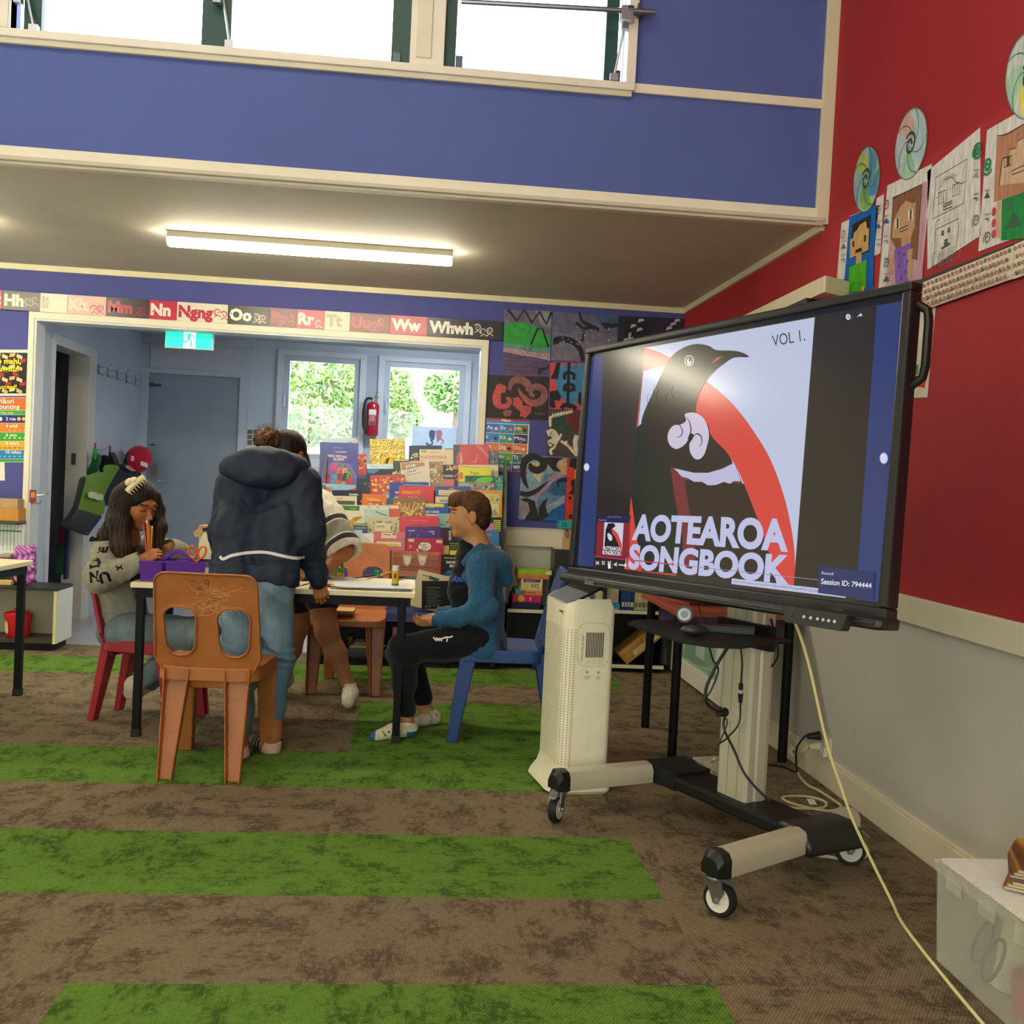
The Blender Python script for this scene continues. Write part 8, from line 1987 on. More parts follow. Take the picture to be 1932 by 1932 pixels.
def claw_clip():
    a, b = Vector(J(238, 926, 4.70)), Vector(J(271, 897, 4.715)); ax = (b-a).normalized(); n = Vector((-.15, -.95, .2)); n = (n-ax*n.dot(ax)).normalized(); w = ax.cross(n)
    if w.z > 0: w = -w
    L = (b-a).length; m = MB(); c = '#e9dcae'
    P = lambda u, v, h: a+ax*u+w*v+n*h
    pr = []
    for i in range(9):
        u = L*i/8; bow = .010*sin(pi*i/8); pr.append([P(u, -.008, bow-.004), P(u, -.006, bow+.006), P(u, .012, bow+.007), P(u, .018, bow-.002)])
    m.loft(pr, c)
    for i in range(7):
        u = L*(i+.5)/7; m.tube([P(u, .014, .006), P(u, .024, .002), P(u, .030, -.008)], [.0032, .0028, .0015], c, 6)
    mid = P(L*.42, -.012, .008); m.ball(tuple(mid-ax*.010-w*.006), .0165, c, 12); m.ball(tuple(mid+ax*.014+w*.004), .0165, c, 12); m.ball(tuple(mid-w*.010), .012, c, 12)
    o = m.build('hair_clip', M_GLOSS, None); tag(o, 'cream claw clip in the seated girl\'s dark hair', 'hair clip')
claw_clip()
# ================================================================ on the children's table
def T_(px, py, z=TZ): return at(px, py, 2, z)
def caddy():
    a, b = T_(262, 1098), T_(386, 1098); y0 = 4.605; x0 = Y(262, 1095, y0).x; x1 = Y(386, 1095, y0).x; y1 = y0+.20; h = .088; P = '#5b2f94'
    cx, cy = (x0+x1)/2, (y0+y1)/2
    t = thing('supply_caddy', 'purple plastic caddy with arched handle on the table left end', 'caddy', (cx, cy, TZ+.0005)); w, d = (x1-x0)/2, (y1-y0)/2; g = .010; th = .003
    m = MB()
    def wall(p, q):       # an upright wall between two floor points, splayed a little outwards at the top
        p, q = Vector((*p, 0)), Vector((*q, 0)); n = (q-p).normalized().cross(Vector((0, 0, 1)))*th
        u = Vector((0, 0, h)); f = 1.06
        A = [p, q, Vector((q.x*f, q.y*f, h)), Vector((p.x*f, p.y*f, h))]
        m.add(A+[v+n for v in A], [(3, 2, 1, 0), (4, 5, 6, 7), (0, 1, 5, 4), (1, 2, 6, 5), (2, 3, 7, 6), (3, 0, 4, 7)], P)
    w0, d0 = w*.94, d*.94
    o = [(-w0, -d0), (-.045, -d0), (-.040, -d0+.035), (-.03, -d0+.035), (-.022, -d0), (w0, -d0), (w0, d0), (-w0, d0)]
    for i in range(len(o)): wall(o[i], o[(i+1) % len(o)])
    m.box((-w0, -d0, 0), (w0, d0, .004), P); wall((w0*.45, -d0), (w0*.45, d0)); wall((-w0, 0), (w0, 0))
    m.build('body', M_GLOSS, t, local=True)
    r = MB(); rim = [(-w, -d, h), (w, -d, h), (w, d, h), (-w, d, h)]; r.tube(rim, .0045, P, 6, closed=True); r.build('rim', M_GLOSS, t, local=True)
    k = MB(); n = 16; outer = [(-.085+.17*i/n, h-.01+.062*sin(pi*i/n)**.7) for i in range(n+1)]; inner = [(-.045+.09*i/n, h+.004+.028*sin(pi*i/n)**.8) for i in range(n+1)][::-1]
    vs = []
    for sy in (-.011, .011): vs += [(x, sy, z) for x, z in outer]+[(x, sy, z) for x, z in inner[::-1]]
    N1 = n+1; fs = []
    for i in range(n):
        fs += [(i, N1+i, N1+i+1, i+1), (2*N1+i, 2*N1+i+1, 3*N1+i+1, 3*N1+i), (i, i+1, 2*N1+i+1, 2*N1+i), (N1+i, 3*N1+i, 3*N1+i+1, N1+i+1)]
    fs += [(0, 2*N1, 3*N1, N1), (n, N1+n, 3*N1+n, 2*N1+n)]
    k.add(vs, fs, P); k.build('handle', M_GLOSS, t, local=True, bevel=.003)
    return cx, cy, w, d, h
CX, CY, CW, CD, CHh = caddy()
def scissors(name, label, pos, ax, side, col, L=.10):
    ax, side = Vector(ax).normalized(), Vector(side).normalized(); t = thing(name, label, 'scissors', pos)
    P = Vector(pos); n = ax.cross(side)
    for s in (-1, 1):
        c = P+ax*.025+side*s*.021; m = MB(); m.tube([c+ax*cos(a)*.027+side*(sin(a)*.016+s*.004*cos(a))+n*.001*s for a in np.linspace(0, 2*pi, 18)[:-1]], .0048, col, 8, closed=True)
        m.tube([c-ax*.025, P-ax*.02-side*s*.002], [.005, .004], col, 8); m.build('handle', M_GLOSS, t)
        MB().tube([P-ax*.02-side*s*.002+n*.0015*s, P-ax*L+side*s*.002+n*.0015*s], [.004, .0008], '#b8bcc0', 6).build('blade', M_STEEL, t)
p = Y(371, 1052, CY-.02)
scissors('scissors', 'orange handled scissors standing in the purple caddy', (p.x, p.y, p.z), (.06, -.05, 1), (1, .1, 0), '#e8701e')
# pencils held by the girl
HP = Vector(J(281, 1046, 4.71))
for i, (x0, y0, c, lb) in enumerate(((270.5, 990, '#d8508c', 'pink pencil at the left of the bunch held by the girl'), (273, 1002, '#6a9a2c', 'green pencil in the bunch held by the girl'), (277, 981, '#e08a3c', 'tallest orange pencil with white end in the held bunch'), (280, 986, '#d8742c', 'dark orange pencil in the bunch held by the girl'),
    (282.5, 990, '#d8604c', 'coral pencil in the bunch held by the girl'), (287, 992, '#e0b030', 'yellow pencil at right of the held bunch'), (289.5, 1001, '#3a2c20', 'black pencil at far right of the held bunch'))):
    a = Vector(J(x0, y0, 4.71+.004*(i % 3))); b = Vector(J(x0*.35+281*.65+2, 1068 if i != 4 else 1078, 4.712+.004*(i % 3)))
    m = MB(); m.tube([b, b+(a-b)*.93], .0036, c, 6); m.tube([b+(a-b)*.93, a], [.0036, .0034], '#efe6d6' if i in (2, 5) else c, 6); tag(m.build('pencil', M_PLASTIC), lb, 'pencil', 'pencils in the girl\'s hand')
def glue(label, px, py, cols, h=.095):
    q = T_(px, py); t = thing('glue_stick', label, 'glue stick', (q.x, q.y, TZ+.0005), 0, 'glue sticks on the table'); r = .0165
    MB().lathe([(r*.9, 0), (r, .003), (r, h*.22), (r*.97, h*.22)], cols[0], 20).build('base', M_GLOSS, t, local=True)
    b = MB().lathe([(r*.97, h*.22), (r*.97, h*.76)], cols[1], 20); b.lathe([(r*.975, h*.30), (r*.975, h*.48)], cols[2], 20)
    s = Sheet((-.006, -r*.99, h*.44), (1, 0, 0), (0, 0, 1), (0, -1, 0), b); s.rect(0, 0, .010, .022, '#e8e4d0' if cols[2] != cols[1] else '#3a3a20'); b.build('label', M_GLOSSP, t, local=True)
    MB().lathe([(r*.92, h*.76), (r*.98, h*.78), (r*.95, h*.98), (r*.85, h), (0, h)], '#ece6d0', 20).build('cap', M_GLOSS, t, local=True)
glue('green bodied glue stick with white cap standing near the striped sleeve', 641, 1087, ('#e0c826', '#1f9a3c', '#3aa83c'))
glue('yellow bodied glue stick with white cap standing on the worksheets', 745, 1110, ('#1f8a34', '#e2a81c', '#e2a81c'), .105)
q = T_(712, 1088); tag(MB(Matrix.Translation((q.x, q.y, TZ+.0005))).lathe([(.0165, 0), (.0165, .026), (.014, .03), (0, .03)], '#1f9a3c', 18).build('green_glue_cap', M_GLOSS), 'loose green glue stick cap lying on the table', 'cap')  # loose cap taken off a glue stick
def stick(name, label, cat, a, b, r, col, tip, z=0.):
    A, B_ = T_(*a), T_(*b); A.z = B_.z = TZ+r+.0006+z; m = MB(); m.tube([A, A+(B_-A)*.86], r, col, 8); m.tube([A+(B_-A)*.86, B_], [r, .0006], tip, 8); tag(m.build(name, M_PLASTIC), label, cat, 'pens and pencils on the table')
stick('pencil', 'dark blue pencil lying at the back of the table', 'pencil', (716, 1086), (662, 1092), .0036, '#24243a', '#d8b888')
stick('pencil', 'yellow pencil lying beside the green cap', 'pencil', (728, 1087), (690, 1093), .0036, '#d8a83a', '#d8b888')
stick('marker_pen', 'orange marker pen lying left of the yellow glue stick', 'pen', (737, 1084), (716, 1088), .007, '#e0801c', '#e8e0d0')
stick('paintbrush', 'thin wooden brush lying right of the yellow glue stick', 'brush', (750, 1096), (768, 1092), .003, '#c9a868', '#5a4a38')
p = T_(617, 1093); scissors('scissors', 'blue handled scissors lying flat near the leaning child\'s hand', (p.x, p.y, TZ+.008), (-1, .25, 0), (.25, 1, 0), '#2f6ab0', .11)
q = T_(624, 1108); tag(MB().box((q.x-.018, q.y-.01, TZ+.0005), (q.x+.018, q.y+.01, TZ+.014), '#b8303c').build('sharpener', M_GLOSS, bevel=.004), 'small red sharpener beside the leaning child\'s hand', 'sharpener')
rnd = random.Random(12)
A0 = T_(702, 1118); zz = TZ+.0005
def paper(cx, cy, w, d, rz, z, col, label, curl=0., lines=False, group='worksheets on the table'):
    m = MB(Matrix.Translation((cx, cy, z)) @ rotz(rz)); n = 8; top = []
    f = lambda u, v: curl*max(0, u-.55)**2*.5*(1 if v > .4 else .3)
    vs = [((u/n-.5)*w, (v/3-.5)*d, f(u/n, v/3)) for v in range(4) for u in range(n+1)]
    fs = [(v*(n+1)+u, v*(n+1)+u+1, (v+1)*(n+1)+u+1, (v+1)*(n+1)+u) for v in range(3) for u in range(n)]
    m.add(vs, fs, col); m.add([(x, y, zq-.0008) for x, y, zq in vs], [q_[::-1] for q_ in fs], col)
    if lines:
        for k in range(6): m.add([(-w*.4, d*(.35-.09*k), .0006), (w*.1+(k*37 % 5)*.02, d*(.35-.09*k), .0006), (w*.1+(k*37 % 5)*.02, d*(.35-.09*k)+.0015, .0006), (-w*.4, d*(.35-.09*k)+.0015, .0006)], [(0, 1, 2, 3)], '#8a8a94')
    return tag(m.build('worksheet', M_PAPER, None, sharp=80), label, 'paper', group)
Lb = 'white worksheet in the messy stack below the yellow glue stick'
for i in range(7): paper(-.175+rnd.uniform(-.012, .012), 4.715+rnd.uniform(-.012, .015), .34, .215, rnd.uniform(-.10, .10), zz+.0014+.0018*i, '#ecebe2' if i % 2 else '#e2e4e8', Lb, .05 if i > 3 else .02, i == 6)
paper(-.06, 4.80, .15, .21, .05, zz+.0008, '#ece2b8', 'cream card lying at the right end of the table', 0)
paper(-.565, 4.72, .16, .20, -.3, zz+.001, '#e6e4da', 'white sheet under the jacket sleeve at table middle', .04)
paper(-.42, 4.97, .12, .08, .2, zz+.001, '#eceae0', 'small white paper pad near the green glue stick', 0)
# cream tub with wooden handle behind the caddy
q = Y(398, 1080, 5.04)
t = thing('cream_tub', 'cream tub with tan wooden lid and side handle behind the caddy', 'tub', (q.x, 5.04, TZ+.0005))
MB().box((-.062, -.05, 0), (.062, .05, .022), '#e9dcae').box((-.055, -.045, .022), (.055, .045, .205), '#ece2b6').build('body', M_PLASTIC, t, local=True, bevel=.006)
MB().box((-.058, -.048, .205), (.058, .048, .235), '#c99a58').build('lid', M_WOOD, t, local=True, bevel=.004)
MB().prism([(-.08, .20), (-.05, .225), (-.035, .205), (-.05, .18), (-.07, .18)], -.058, -.03, '#d2a56a', M=Matrix.Rotation(pi/2, 4, 'X') @ Matrix.Scale(-1, 4, (0, 0, 1))).build('handle', M_WOOD, t, local=True, bevel=.004)
MB().tube([(-.035, -.05, .215), (-.01, -.055, .222)], .007, '#2a2826').build('clasp', M_DARK, t, local=True)
# folded card on the seat of the far chair
q = Vector((-.40, 5.66, .432))
m = MB(); 
for k in range(4): m.cbox((q.x+.01*k, q.y-.02*k+.03, q.z+.006+.006*k), (.20-.02*k, .16, .005), ('#b98a54', '#c79a62', '#a87a48', '#cda46c')[k])
tag(m.build('folded_card', M_CARD), 'folded brown card lying on the seat of the far orange chair', 'card')
# ================================================================ on and round the screen stand
def SL(x, y, z): return STM @ Vector((x, y, z))
zs = .7436
q = at(1290, 1180, 2, zs); n = Vector((-.25, -.95, .1)).normalized()
t = thing('webcam', 'round black webcam with white ring on the glass shelf', 'webcam', (q.x, q.y, zs))
c = Vector((q.x, q.y, zs+.038)); u = n.cross(Vector((0, 0, 1))).normalized()
MB().tube([c+n*.018, c-n*.02], [.028, .026], '#141415', 20).build('body', M_PLASTIC, t); MB().tube([c+n*.0225, c+n*.018], [.021, .022], '#e6e4da', 20).build('light_ring', M_PLASTIC, t); MB().tube([c+n*.0245, c+n*.021], [.012, .013], '#0b0b0c', 16).build('lens', M_GLOSS, t)
MB().tube([c-n*.01, Vector((q.x, q.y+.012, zs+.004))], .006, '#141415').cbox((q.x, q.y+.012, zs+.003), (.04, .03, .006), '#141415').build('clip', M_PLASTIC, t)
q = at(1310, 1200, 2, zs); tag(MB().ball((q.x, q.y, zs+.018), (.045, .022, .0175), '#2b2c2d', 16).build('mouse', M_PLASTIC), 'dark computer mouse lying on the glass shelf below webcam', 'mouse')
q = at(1375, 1195, 2, zs); m = MB(Matrix.Translation((q.x, q.y+.03, zs+.0005)) @ rotz(-.3)); m.box((-.09, -.03, 0), (.09, .03, .022), '#161617').box((-.085, -.0305, .008), (.085, -.03, .011), '#4a4a4c')
tag(m.build('media_box', M_PLASTIC, bevel=.003), 'flat black box with cables on the glass shelf', 'box')
def cable(name, label, pts, r, col, n=7, cat='cable', group=None, parent=None):
    q = catmull([tuple(p) for p in pts], n, False); m = MB(); m.tube(q, r, col, 6); o = m.build(name, M_CABLE, parent)
    return tag(o, label, cat, group) if parent is None else o
fr = lambda px, py, y: Y(px, py, y)
G = 'cables on the screen stand'
D = 3.22
cable('power_cable', 'thick black cable looping from shelf to the column port', [fr(1378, 1214, D), fr(1352, 1255, D), fr(1332, 1300, D), fr(1336, 1330, D), fr(1368, 1346, 3.27)], .0055, '#131313', group=G)
cable('power_cable', 'thin black cable hanging left of the column', [fr(1336, 1212, D), fr(1345, 1245, D), fr(1355, 1265, D), fr(1340, 1305, D), fr(1322, 1325, D)], .0032, '#17181a', group=G)
t = thing('usb_cable', 'black cable with grey inline connector hanging down the column', 'cable', fr(1398, 1340, 3.23), 0, G)
cable('', '', [fr(1398, 1224, 3.22), fr(1400, 1255, 3.22), fr(1398, 1290, 3.23), fr(1397, 1330, 3.24), fr(1394, 1365, 3.24), fr(1372, 1392, 3.23), fr(1355, 1405, 3.22), fr(1350, 1420, 3.21)], .003, '#17181a', parent=t).name = 'lead'
a, b = fr(1398, 1290, 3.225), fr(1397, 1325, 3.235); m = MB(); m.tube([a, a+(b-a)*.3], .008, '#1a1a1b', 8); m.tube([a+(b-a)*.32, a+(b-a)*.5], .007, '#c9c9c6', 8); m.tube([a+(b-a)*.5, b], [.009, .007], '#1a1a1b', 8); m.build('connector', M_PLASTIC, t)
cable('power_cable', 'black cable running from the column port down to base beam', [fr(1368, 1348, 3.27), fr(1366, 1375, 3.25), fr(1385, 1415, 3.24), fr(1402, 1455, 3.22), fr(1425, 1485, 3.20), fr(1453, 1512, 3.18)], .0042, '#1b1b1a', group=G)
cable('power_cable', 'thin cable from the port swinging left of the column', [fr(1362, 1346, 3.27), fr(1372, 1362, 3.25), fr(1362, 1390, 3.24), fr(1352, 1412, 3.24)], .0028, '#2a2a28', group=G)
p = fr(1370, 1345, 3.262); tag(MB().tube([p+Vector((-.03, -.01, 0)), p+Vector((.0, .012, 0))], [.012, .016], '#111112', 12).build('plug', M_PLASTIC), 'black plug pushed into the port on the column', 'plug')
cable('power_cable', 'black cable loop hanging behind the right side of column', [fr(1455, 1168, 3.32), fr(1463, 1200, 3.34), fr(1468, 1235, 3.34), fr(1455, 1258, 3.34), fr(1445, 1250, 3.34)], .004, '#131313', group=G)
cable('power_cable', 'smaller black cable loop behind the shelf bracket', [fr(1450, 1180, 3.32), fr(1458, 1195, 3.33), fr(1459, 1215, 3.33), fr(1447, 1226, 3.33)], .0035, '#131313', group=G)
cable('grip_lead', 'thin black lead drooping from screen above the webcam', [fr(1318, 1142, 3.24), fr(1322, 1160, 3.24), fr(1326, 1178, 3.22)], .002, '#131313', group=G)
# arm of a document camera lying on the red edged table
zt2 = bpy.data.objects['side_table'].location.z+zt
m = MB(); a, b, c = Vector((1.20, 4.66, zt+.045)), Vector((1.30, 4.60, zt+.03)), Vector((1.62, 4.56, zt+.028)); m.tube([a+Vector((0, .06, 0)), a, b], .02, '#a8a290', 12); m.tube([b-Vector((.02, 0, 0)), c], .026, '#8f8b7c', 14)
tag(m.build('camera_arm', M_STEEL), 'silver tubular arm lying on the red edged table', 'arm')
# ================================================================ wall outlet and leads on the floor by the right wall
t = thing('wall_outlet', 'white double wall outlet low on the grey wall', 'outlet', (XR, 4.14, .14))
MB().box((XR-.012, 4.06, .11), (XR, 4.21, .20), '#e2ddc8').build('plate', M_PLASTIC, t, bevel=.003)
MB().box((XR-.03, 4.075, .12), (XR-.012, 4.115, .16), '#e9e4d0').build('switch', M_PLASTIC, t)
a = X(1546, 1388, XR-.02); tag(MB().tube([a, a+Vector((-.05, .0, -.004))], [.02, .012], '#121213', 12).build('plug', M_PLASTIC), 'black plug in the wall outlet', 'plug', 'plugs in the wall outlet')
b = X(1548, 1408, XR-.02); tag(MB().tube([b, b+Vector((-.05, -.0, -.004))], [.02, .012], '#d9d2b4', 12).build('plug', M_PLASTIC), 'cream plug in the wall outlet below the black one', 'plug', 'plugs in the wall outlet')
F = lambda px, py: at(px, py, 2, .006)
cable('power_lead', 'black lead drooping from wall outlet to the floor behind column', [a+Vector((-.05, 0, 0)), X(1518, 1390, XR-.10), X(1503, 1412, XR-.10), X(1502, 1440, XR-.08), F(1502, 1456), F(1475, 1446), F(1440, 1442)], .0045, '#151515')
lb = MB(); p = X(1493, 1415, XR-.06); lb.add([p+Vector((0, .02, .025)), p+Vector((0, -.05, .02)), p+Vector((0, -.05, -.025)), p+Vector((0, .02, -.02))], [(0, 1, 2, 3)], '#dcd8c8'); lb.add([p+Vector((-.0006, -.02, .008)), p+Vector((-.0006, -.034, .007)), p+Vector((-.0006, -.034, -.008)), p+Vector((-.0006, -.02, -.007))], [(0, 1, 2, 3)], '#3a3a38')
tag(lb.build('cable_label', M_PAPER, solid=.0006), 'white paper label fixed to the black lead by the outlet', 'label')
cable('power_lead', 'cream lead coiled on the carpet between outlet and stand', [b+Vector((-.05, 0, 0)), X(1512, 1420, XR-.09), F(1503, 1452), F(1520, 1478), F(1545, 1492), F(1580, 1515), F(1586, 1524), F(1560, 1530), F(1500, 1518), F(1476, 1506), F(1492, 1502), F(1530, 1504), F(1558, 1514), F(1552, 1524), F(1520, 1526), F(1488, 1524)], .0055, '#d9cfa4')
cable('power_lead', 'cream lead loop on the carpet behind the right front wheel', [F(1520, 1611), F(1560, 1616), F(1600, 1622), F(1630, 1618), F(1637, 1604), F(1625, 1590), F(1605, 1584)], .0055, '#d9cfa4')
cable('power_lead', 'cream lead arching over the carpet behind the column foot', [F(1334, 1446), fr(1342, 1436, 3.75), fr(1356, 1432, 3.72), F(1372, 1448)], .0055, '#d9cfa4')
m = MB(); q = F(1532, 1520); m.add([q+Vector((-.01, 0, .004)), q+Vector((.02, .0, .004)), q+Vector((.015, .02, .02)), q+Vector((-.015, .02, .02))], [(0, 1, 2, 3)], '#e4dfc8'); tag(m.build('cable_label', M_PAPER, solid=.0006), 'small cream tag on the coiled lead', 'label')
q = F(1477, 1430); tag(MB().lathe([(0, 0), (.014, 0), (.012, .002), (0, .002)], '#d9d4c0', 12, M=Matrix.Translation(q)).build('paper_scrap', M_PAPER), 'tiny white scrap on the carpet by the skirting', 'scrap')
yc = [fr(1492, 1160, 2.95), fr(1508, 1195, 2.95), fr(1525, 1250, 2.95), fr(1540, 1315, 2.95), fr(1552, 1370, 2.95), fr(1568, 1430, 2.95), fr(1585, 1480, 2.95), fr(1606, 1540, 2.95), fr(1632, 1598, 2.945), fr(1658, 1652, 2.93), F(1682, 1700), F(1700, 1738), F(1738, 1790), F(1775, 1836), F(1815, 1885), F(1860, 1938), F(1900, 1985)]
cable('extension_cord', 'long pale yellow cord falling from the screen and crossing the carpet', yc, .0046, '#f0e6a0', cat='cord')
# ================================================================ see-through storage box at the lower right
def box_corner():
    bx, by = 1.405, 2.535; h = .262; x1 = 1.735; y1 = 1.75
    t = thing('storage_tub', 'cloudy see-through storage tub in the lower right corner', 'storage tub', ((bx+x1)/2, (by+y1)/2, 0))
    m = MB(); th = .004; i = .012
    fr_ = M_FROST; W = '#e6e6d6'
    def ring(z, e): return [(bx+i-e, y1+i-e, z), (x1-i+e, y1+i-e, z), (x1-i+e, by-i+e, z), (bx+i-e, by-i+e, z)]
    m.loft([ring(.004, 0), ring(h, .010)], W, cap=False, smooth=False); m.add(ring(.004, 0), [(3, 2, 1, 0)], W)
    m.build('tub', fr_, t, bevel=0, solid=.0025)
    l = MB(); l.loft([ring(h-.012, .016), ring(h+.004, .018)], W, cap=False, smooth=False)
    for k in range(5): yq = by-.10-k*.15; l.box((bx-.008, yq-.035, h-.045), (bx-.004, yq+.035, h+.0), W)
    l.box((bx-.004, y1, h), (x1, by, h+.006), W); l.build('lid', fr_, t, bevel=.003)
    # what shows through the wall: rolled paper, a red cup, dark rings
    inn = [((bx+.10, 2.36, .10), .055, '#e8e2c6', 'pale roll inside the cloudy tub near its left end'), ((bx+.10, 2.10, .075), .06, '#dcd6bc', 'pale roll inside the cloudy tub at its near end')]
    for c, r, cl, lb in inn: tag(MB().tube([(c[0], c[1], .012), (c[0]+.03, c[1], .21)], r*.6, cl, 16).build('paper_roll', M_PAPER), lb, 'paper roll')
    tag(MB(Matrix.Translation((bx+.085, 2.235, .008))).lathe([(.035, 0), (.045, .095), (.042, .095), (.033, .004), (0, .004)], '#b8303a', 20).build('cup', M_PLASTIC), 'red cup showing dimly through the cloudy tub', 'cup')
    for c, lb in (((bx+.035, 2.31, .125), 'dark hoop handle inside the cloudy tub beside the red cup'), ((bx+.045, 2.375, .14), 'thinner dark hoop inside the cloudy tub left of the first')):
        tag(MB().tube([(c[0]+.02*sin(a), c[1]+.028*cos(a), c[2]+.05*sin(a)-.02) for a in np.linspace(0, 2*pi, 20)[:-1]], .0045, '#3a3a38', 8, closed=True).build('hoop', M_PLASTIC), lb, 'hoop')
    return bx, by, x1, y1, h+.0065
bx, by, bx1, by1, bz = box_corner()
m = MB(); z = bz+.0006; m.box((bx+.008, by1+.02, z), (bx+.31, by-.01, z+.004), '#f2f1ea')
for k in range(60):
    y = by-.03-k*.012; m.box((bx+.001, y-.003, z), (bx+.008, y+.003, z+.004), '#eceade')
tag(m.build('note_pad', M_PAPER), 'white pad with torn perforated edge lying on the tub lid', 'paper pad')
z += .0046
m = MB(Matrix.Translation((bx+.16, by-.50, z)) @ rotz(.3)); m.box((-.10, -.14, 0), (.10, .14, .006), '#9fc0d8').box((-.08, -.12, .006), (.06, .1, .0064), '#5f8fc0'); tag(m.build('booklet', M_GLOSSP), 'pale blue booklet on the white pad by the right edge', 'booklet')
z += .0068
for i in range(10):
    c = ('#8a5a34', '#b8843c', '#6a4a3c', '#7a4a2c')[i % 4]; m = MB(Matrix.Translation((bx+.185+.004*i, by-.20-.004*i+(-.03 if i < 3 else 0), z)) @ rotz(radians(-38+i*2.5)))
    m.box((-.11, -.08, .0004), (.12, .08, .0075), '#cfc3a4').box((-.112, -.082, .0066), (.122, .082, .0085), c); m.box((-.112, -.082, 0), (-.109, .082, .0085), c)
    if i in (2, 9):
        for k in range(5): m.box((-.09+.04*k, -.06, .0086), (-.07+.04*k, .06, .0088), '#d8942c' if k % 2 else '#4a2c18')
    tag(m.build('paperback', M_GLOSSP), 'brown covered reader in the fanned stack on the tub lid' if i not in (0, 9) else ('lowest brown reader of the fanned stack on the tub' if i == 0 else 'topmost patterned brown reader of the fanned stack'), 'book', 'readers stacked on the tub'); z += .0092
m = MB(Matrix.Translation((bx+.285, by-.16, z+.0006)) @ rotz(-.2)); m.box((-.06, -.05, 0), (.06, .05, .07), '#9a8a4a').box((-.061, -.051, .02), (-.06, .03, .06), '#5f7a98').box((-.061, -.02, .0), (-.06, .04, .02), '#c9a83a'); tag(m.build('picture_tin', M_GLOSSP, bevel=.003), 'patterned tin standing on the stack of brown readers', 'tin')
m = MB(Matrix.Translation((bx+.295, by-.16, z+.0712))); m.box((-.03, -.03, 0), (.03, .03, .018), '#e3c81e'); tag(m.build('yellow_block', M_PLASTIC, bevel=.003), 'small yellow block on the patterned tin', 'block')
# ================================================================ porch fittings
def exit_sign():
    a, b = Y(314, 617, 6.985), Y(400, 657, 6.985); x0, x1, z0, z1 = a.x, b.x, b.z-.008, a.z+.008
    t = thing('exit_sign', 'lit green running figure exit sign hanging in the opening head', 'sign', ((x0+x1)/2, 7.0, z0))
    tl, br_ = Y(314, 617, 6.985), Y(400, 657, 6.985)
    MB().box((x0-.006, 6.985, z0-.006), (x1+.006, 7.02, z1+.004), '#d5e2e0').build('case', M_PLASTIC, t, bevel=.003)
    m = paint('exit_panel', .4, mottle=0, emit=1.6); s = Sheet((x0, 6.984, z0), (1, 0, 0), (0, 0, 1), (0, -1, 0)); w, h = x1-x0, z1-z0
    s.rect(0, 0, w, h, '#12b3a0'); s.up(); s.rect(w*.38, 0, w*.64, h, '#e6f6f2'); s.up(); g = '#12a896'
    u = w*.51; s.ell(u+.008, h*.80, .010, .011, g); s.line([(u+.002, h*.70), (u-.008, h*.45)], .018, g); s.line([(u-.006, h*.47), (u+.012, h*.30), (u+.008, h*.06), (u+.022, h*.04)], .010, g); s.line([(u-.008, h*.45), (u-.020, h*.28), (u-.042, h*.30)], .010, g)
    s.line([(u+.002, h*.68), (u+.022, h*.58), (u+.034, h*.50)], .007, g); s.line([(u-.002, h*.68), (u-.022, h*.62), (u-.030, h*.46)], .007, g)
    s.mb.build('lit_panel', m, t)
    MB().box(((x0+x1)/2-.03, 6.995, z1+.004), ((x0+x1)/2+.03, 7.015, PCZ), '#c9d2d0').build('hanger', M_PLASTIC, t)
exit_sign()
def extinguisher():
    d = V0-.10; c = Y(703, 790, d); top, bot = Y(704, 758, d).z, Y(700, 822, d).z; r = .056
    t = thing('fire_extinguisher', 'red fire extinguisher hung between the two porch windows', 'fire extinguisher', (c.x, d, bot))
    h = top-bot
    MB().lathe([(r*.85, 0), (r, .012), (r, h*.86), (r*.86, h*.94), (r*.4, h), (0, h)], '#b01f38', 24).build('cylinder', M_GLOSS, t, local=True)
    b = MB(); s = Sheet((-.032, -r-.001, h*.30), (1, 0, 0), (0, 0, 1), (0, -1, 0), b); s.rect(0, 0, .064, h*.42, '#8a2a3c'); s.up(); s.rect(0, h*.30, .064, h*.46, '#e0d4d0'); s.rect(.006, .004, .058, h*.10, '#2a2024')
    for k in range(3): s.line([(.008, h*(.16+.05*k)), (.05, h*(.16+.05*k))], .004, '#d8b8b8')
    b.build('label', M_GLOSSP, t, local=True)
    MB().lathe([(.014, 0), (.014, .04), (0, .04)], '#b8b8b4', 12, M=Matrix.Translation((0, 0, h-.002))).tube([(0, 0, h+.035), (.04, -.01, h+.085)], .006, '#c9c9c6').tube([(0, 0, h+.03), (.05, -.005, h+.045)], .006, '#c9c9c6').build('valve', M_STEEL, t, local=True)
    MB().tube(catmull([(-.01, -.01, h+.025), (-.06, -.01, h+.02), (-.085, -.01, h-.08), (-.082, -.01, h*.3), (-.062, -.015, .05), (-.055, -.015, .01)], 6, False), .010, '#151518', 8).build('hose', M_RUBBER, t, local=True)
    MB().box((-.02, r-.006, h*.4), (.02, .10, h*.9), '#b9c0c6').build('wall_bracket', M_STEEL, t, local=True)
extinguisher()
q = at(608, 636, 2, PCZ-.03)
t = thing('porch_light', 'round silver rimmed ceiling light just inside the opening', 'ceiling light', (q.x, 8.6, PCZ-.07)); q = at(608, 636, 1, 8.6)
t.location = (q.x, 8.6, PCZ-.075)
MB().lathe([(0, 0), (.07, .008), (.11, .035), (.12, .06)], '#dfe3e0', 28).build('dome', M_GLOSS, t, local=True); MB().lathe([(.122, .05), (.128, .06), (.128, .0745), (0, .0745)], '#a9b2b8', 28).build('rim', M_STEEL, t, local=True)
q0, q1 = Y(745, 640, 8.3), Y(880, 650, 8.3)
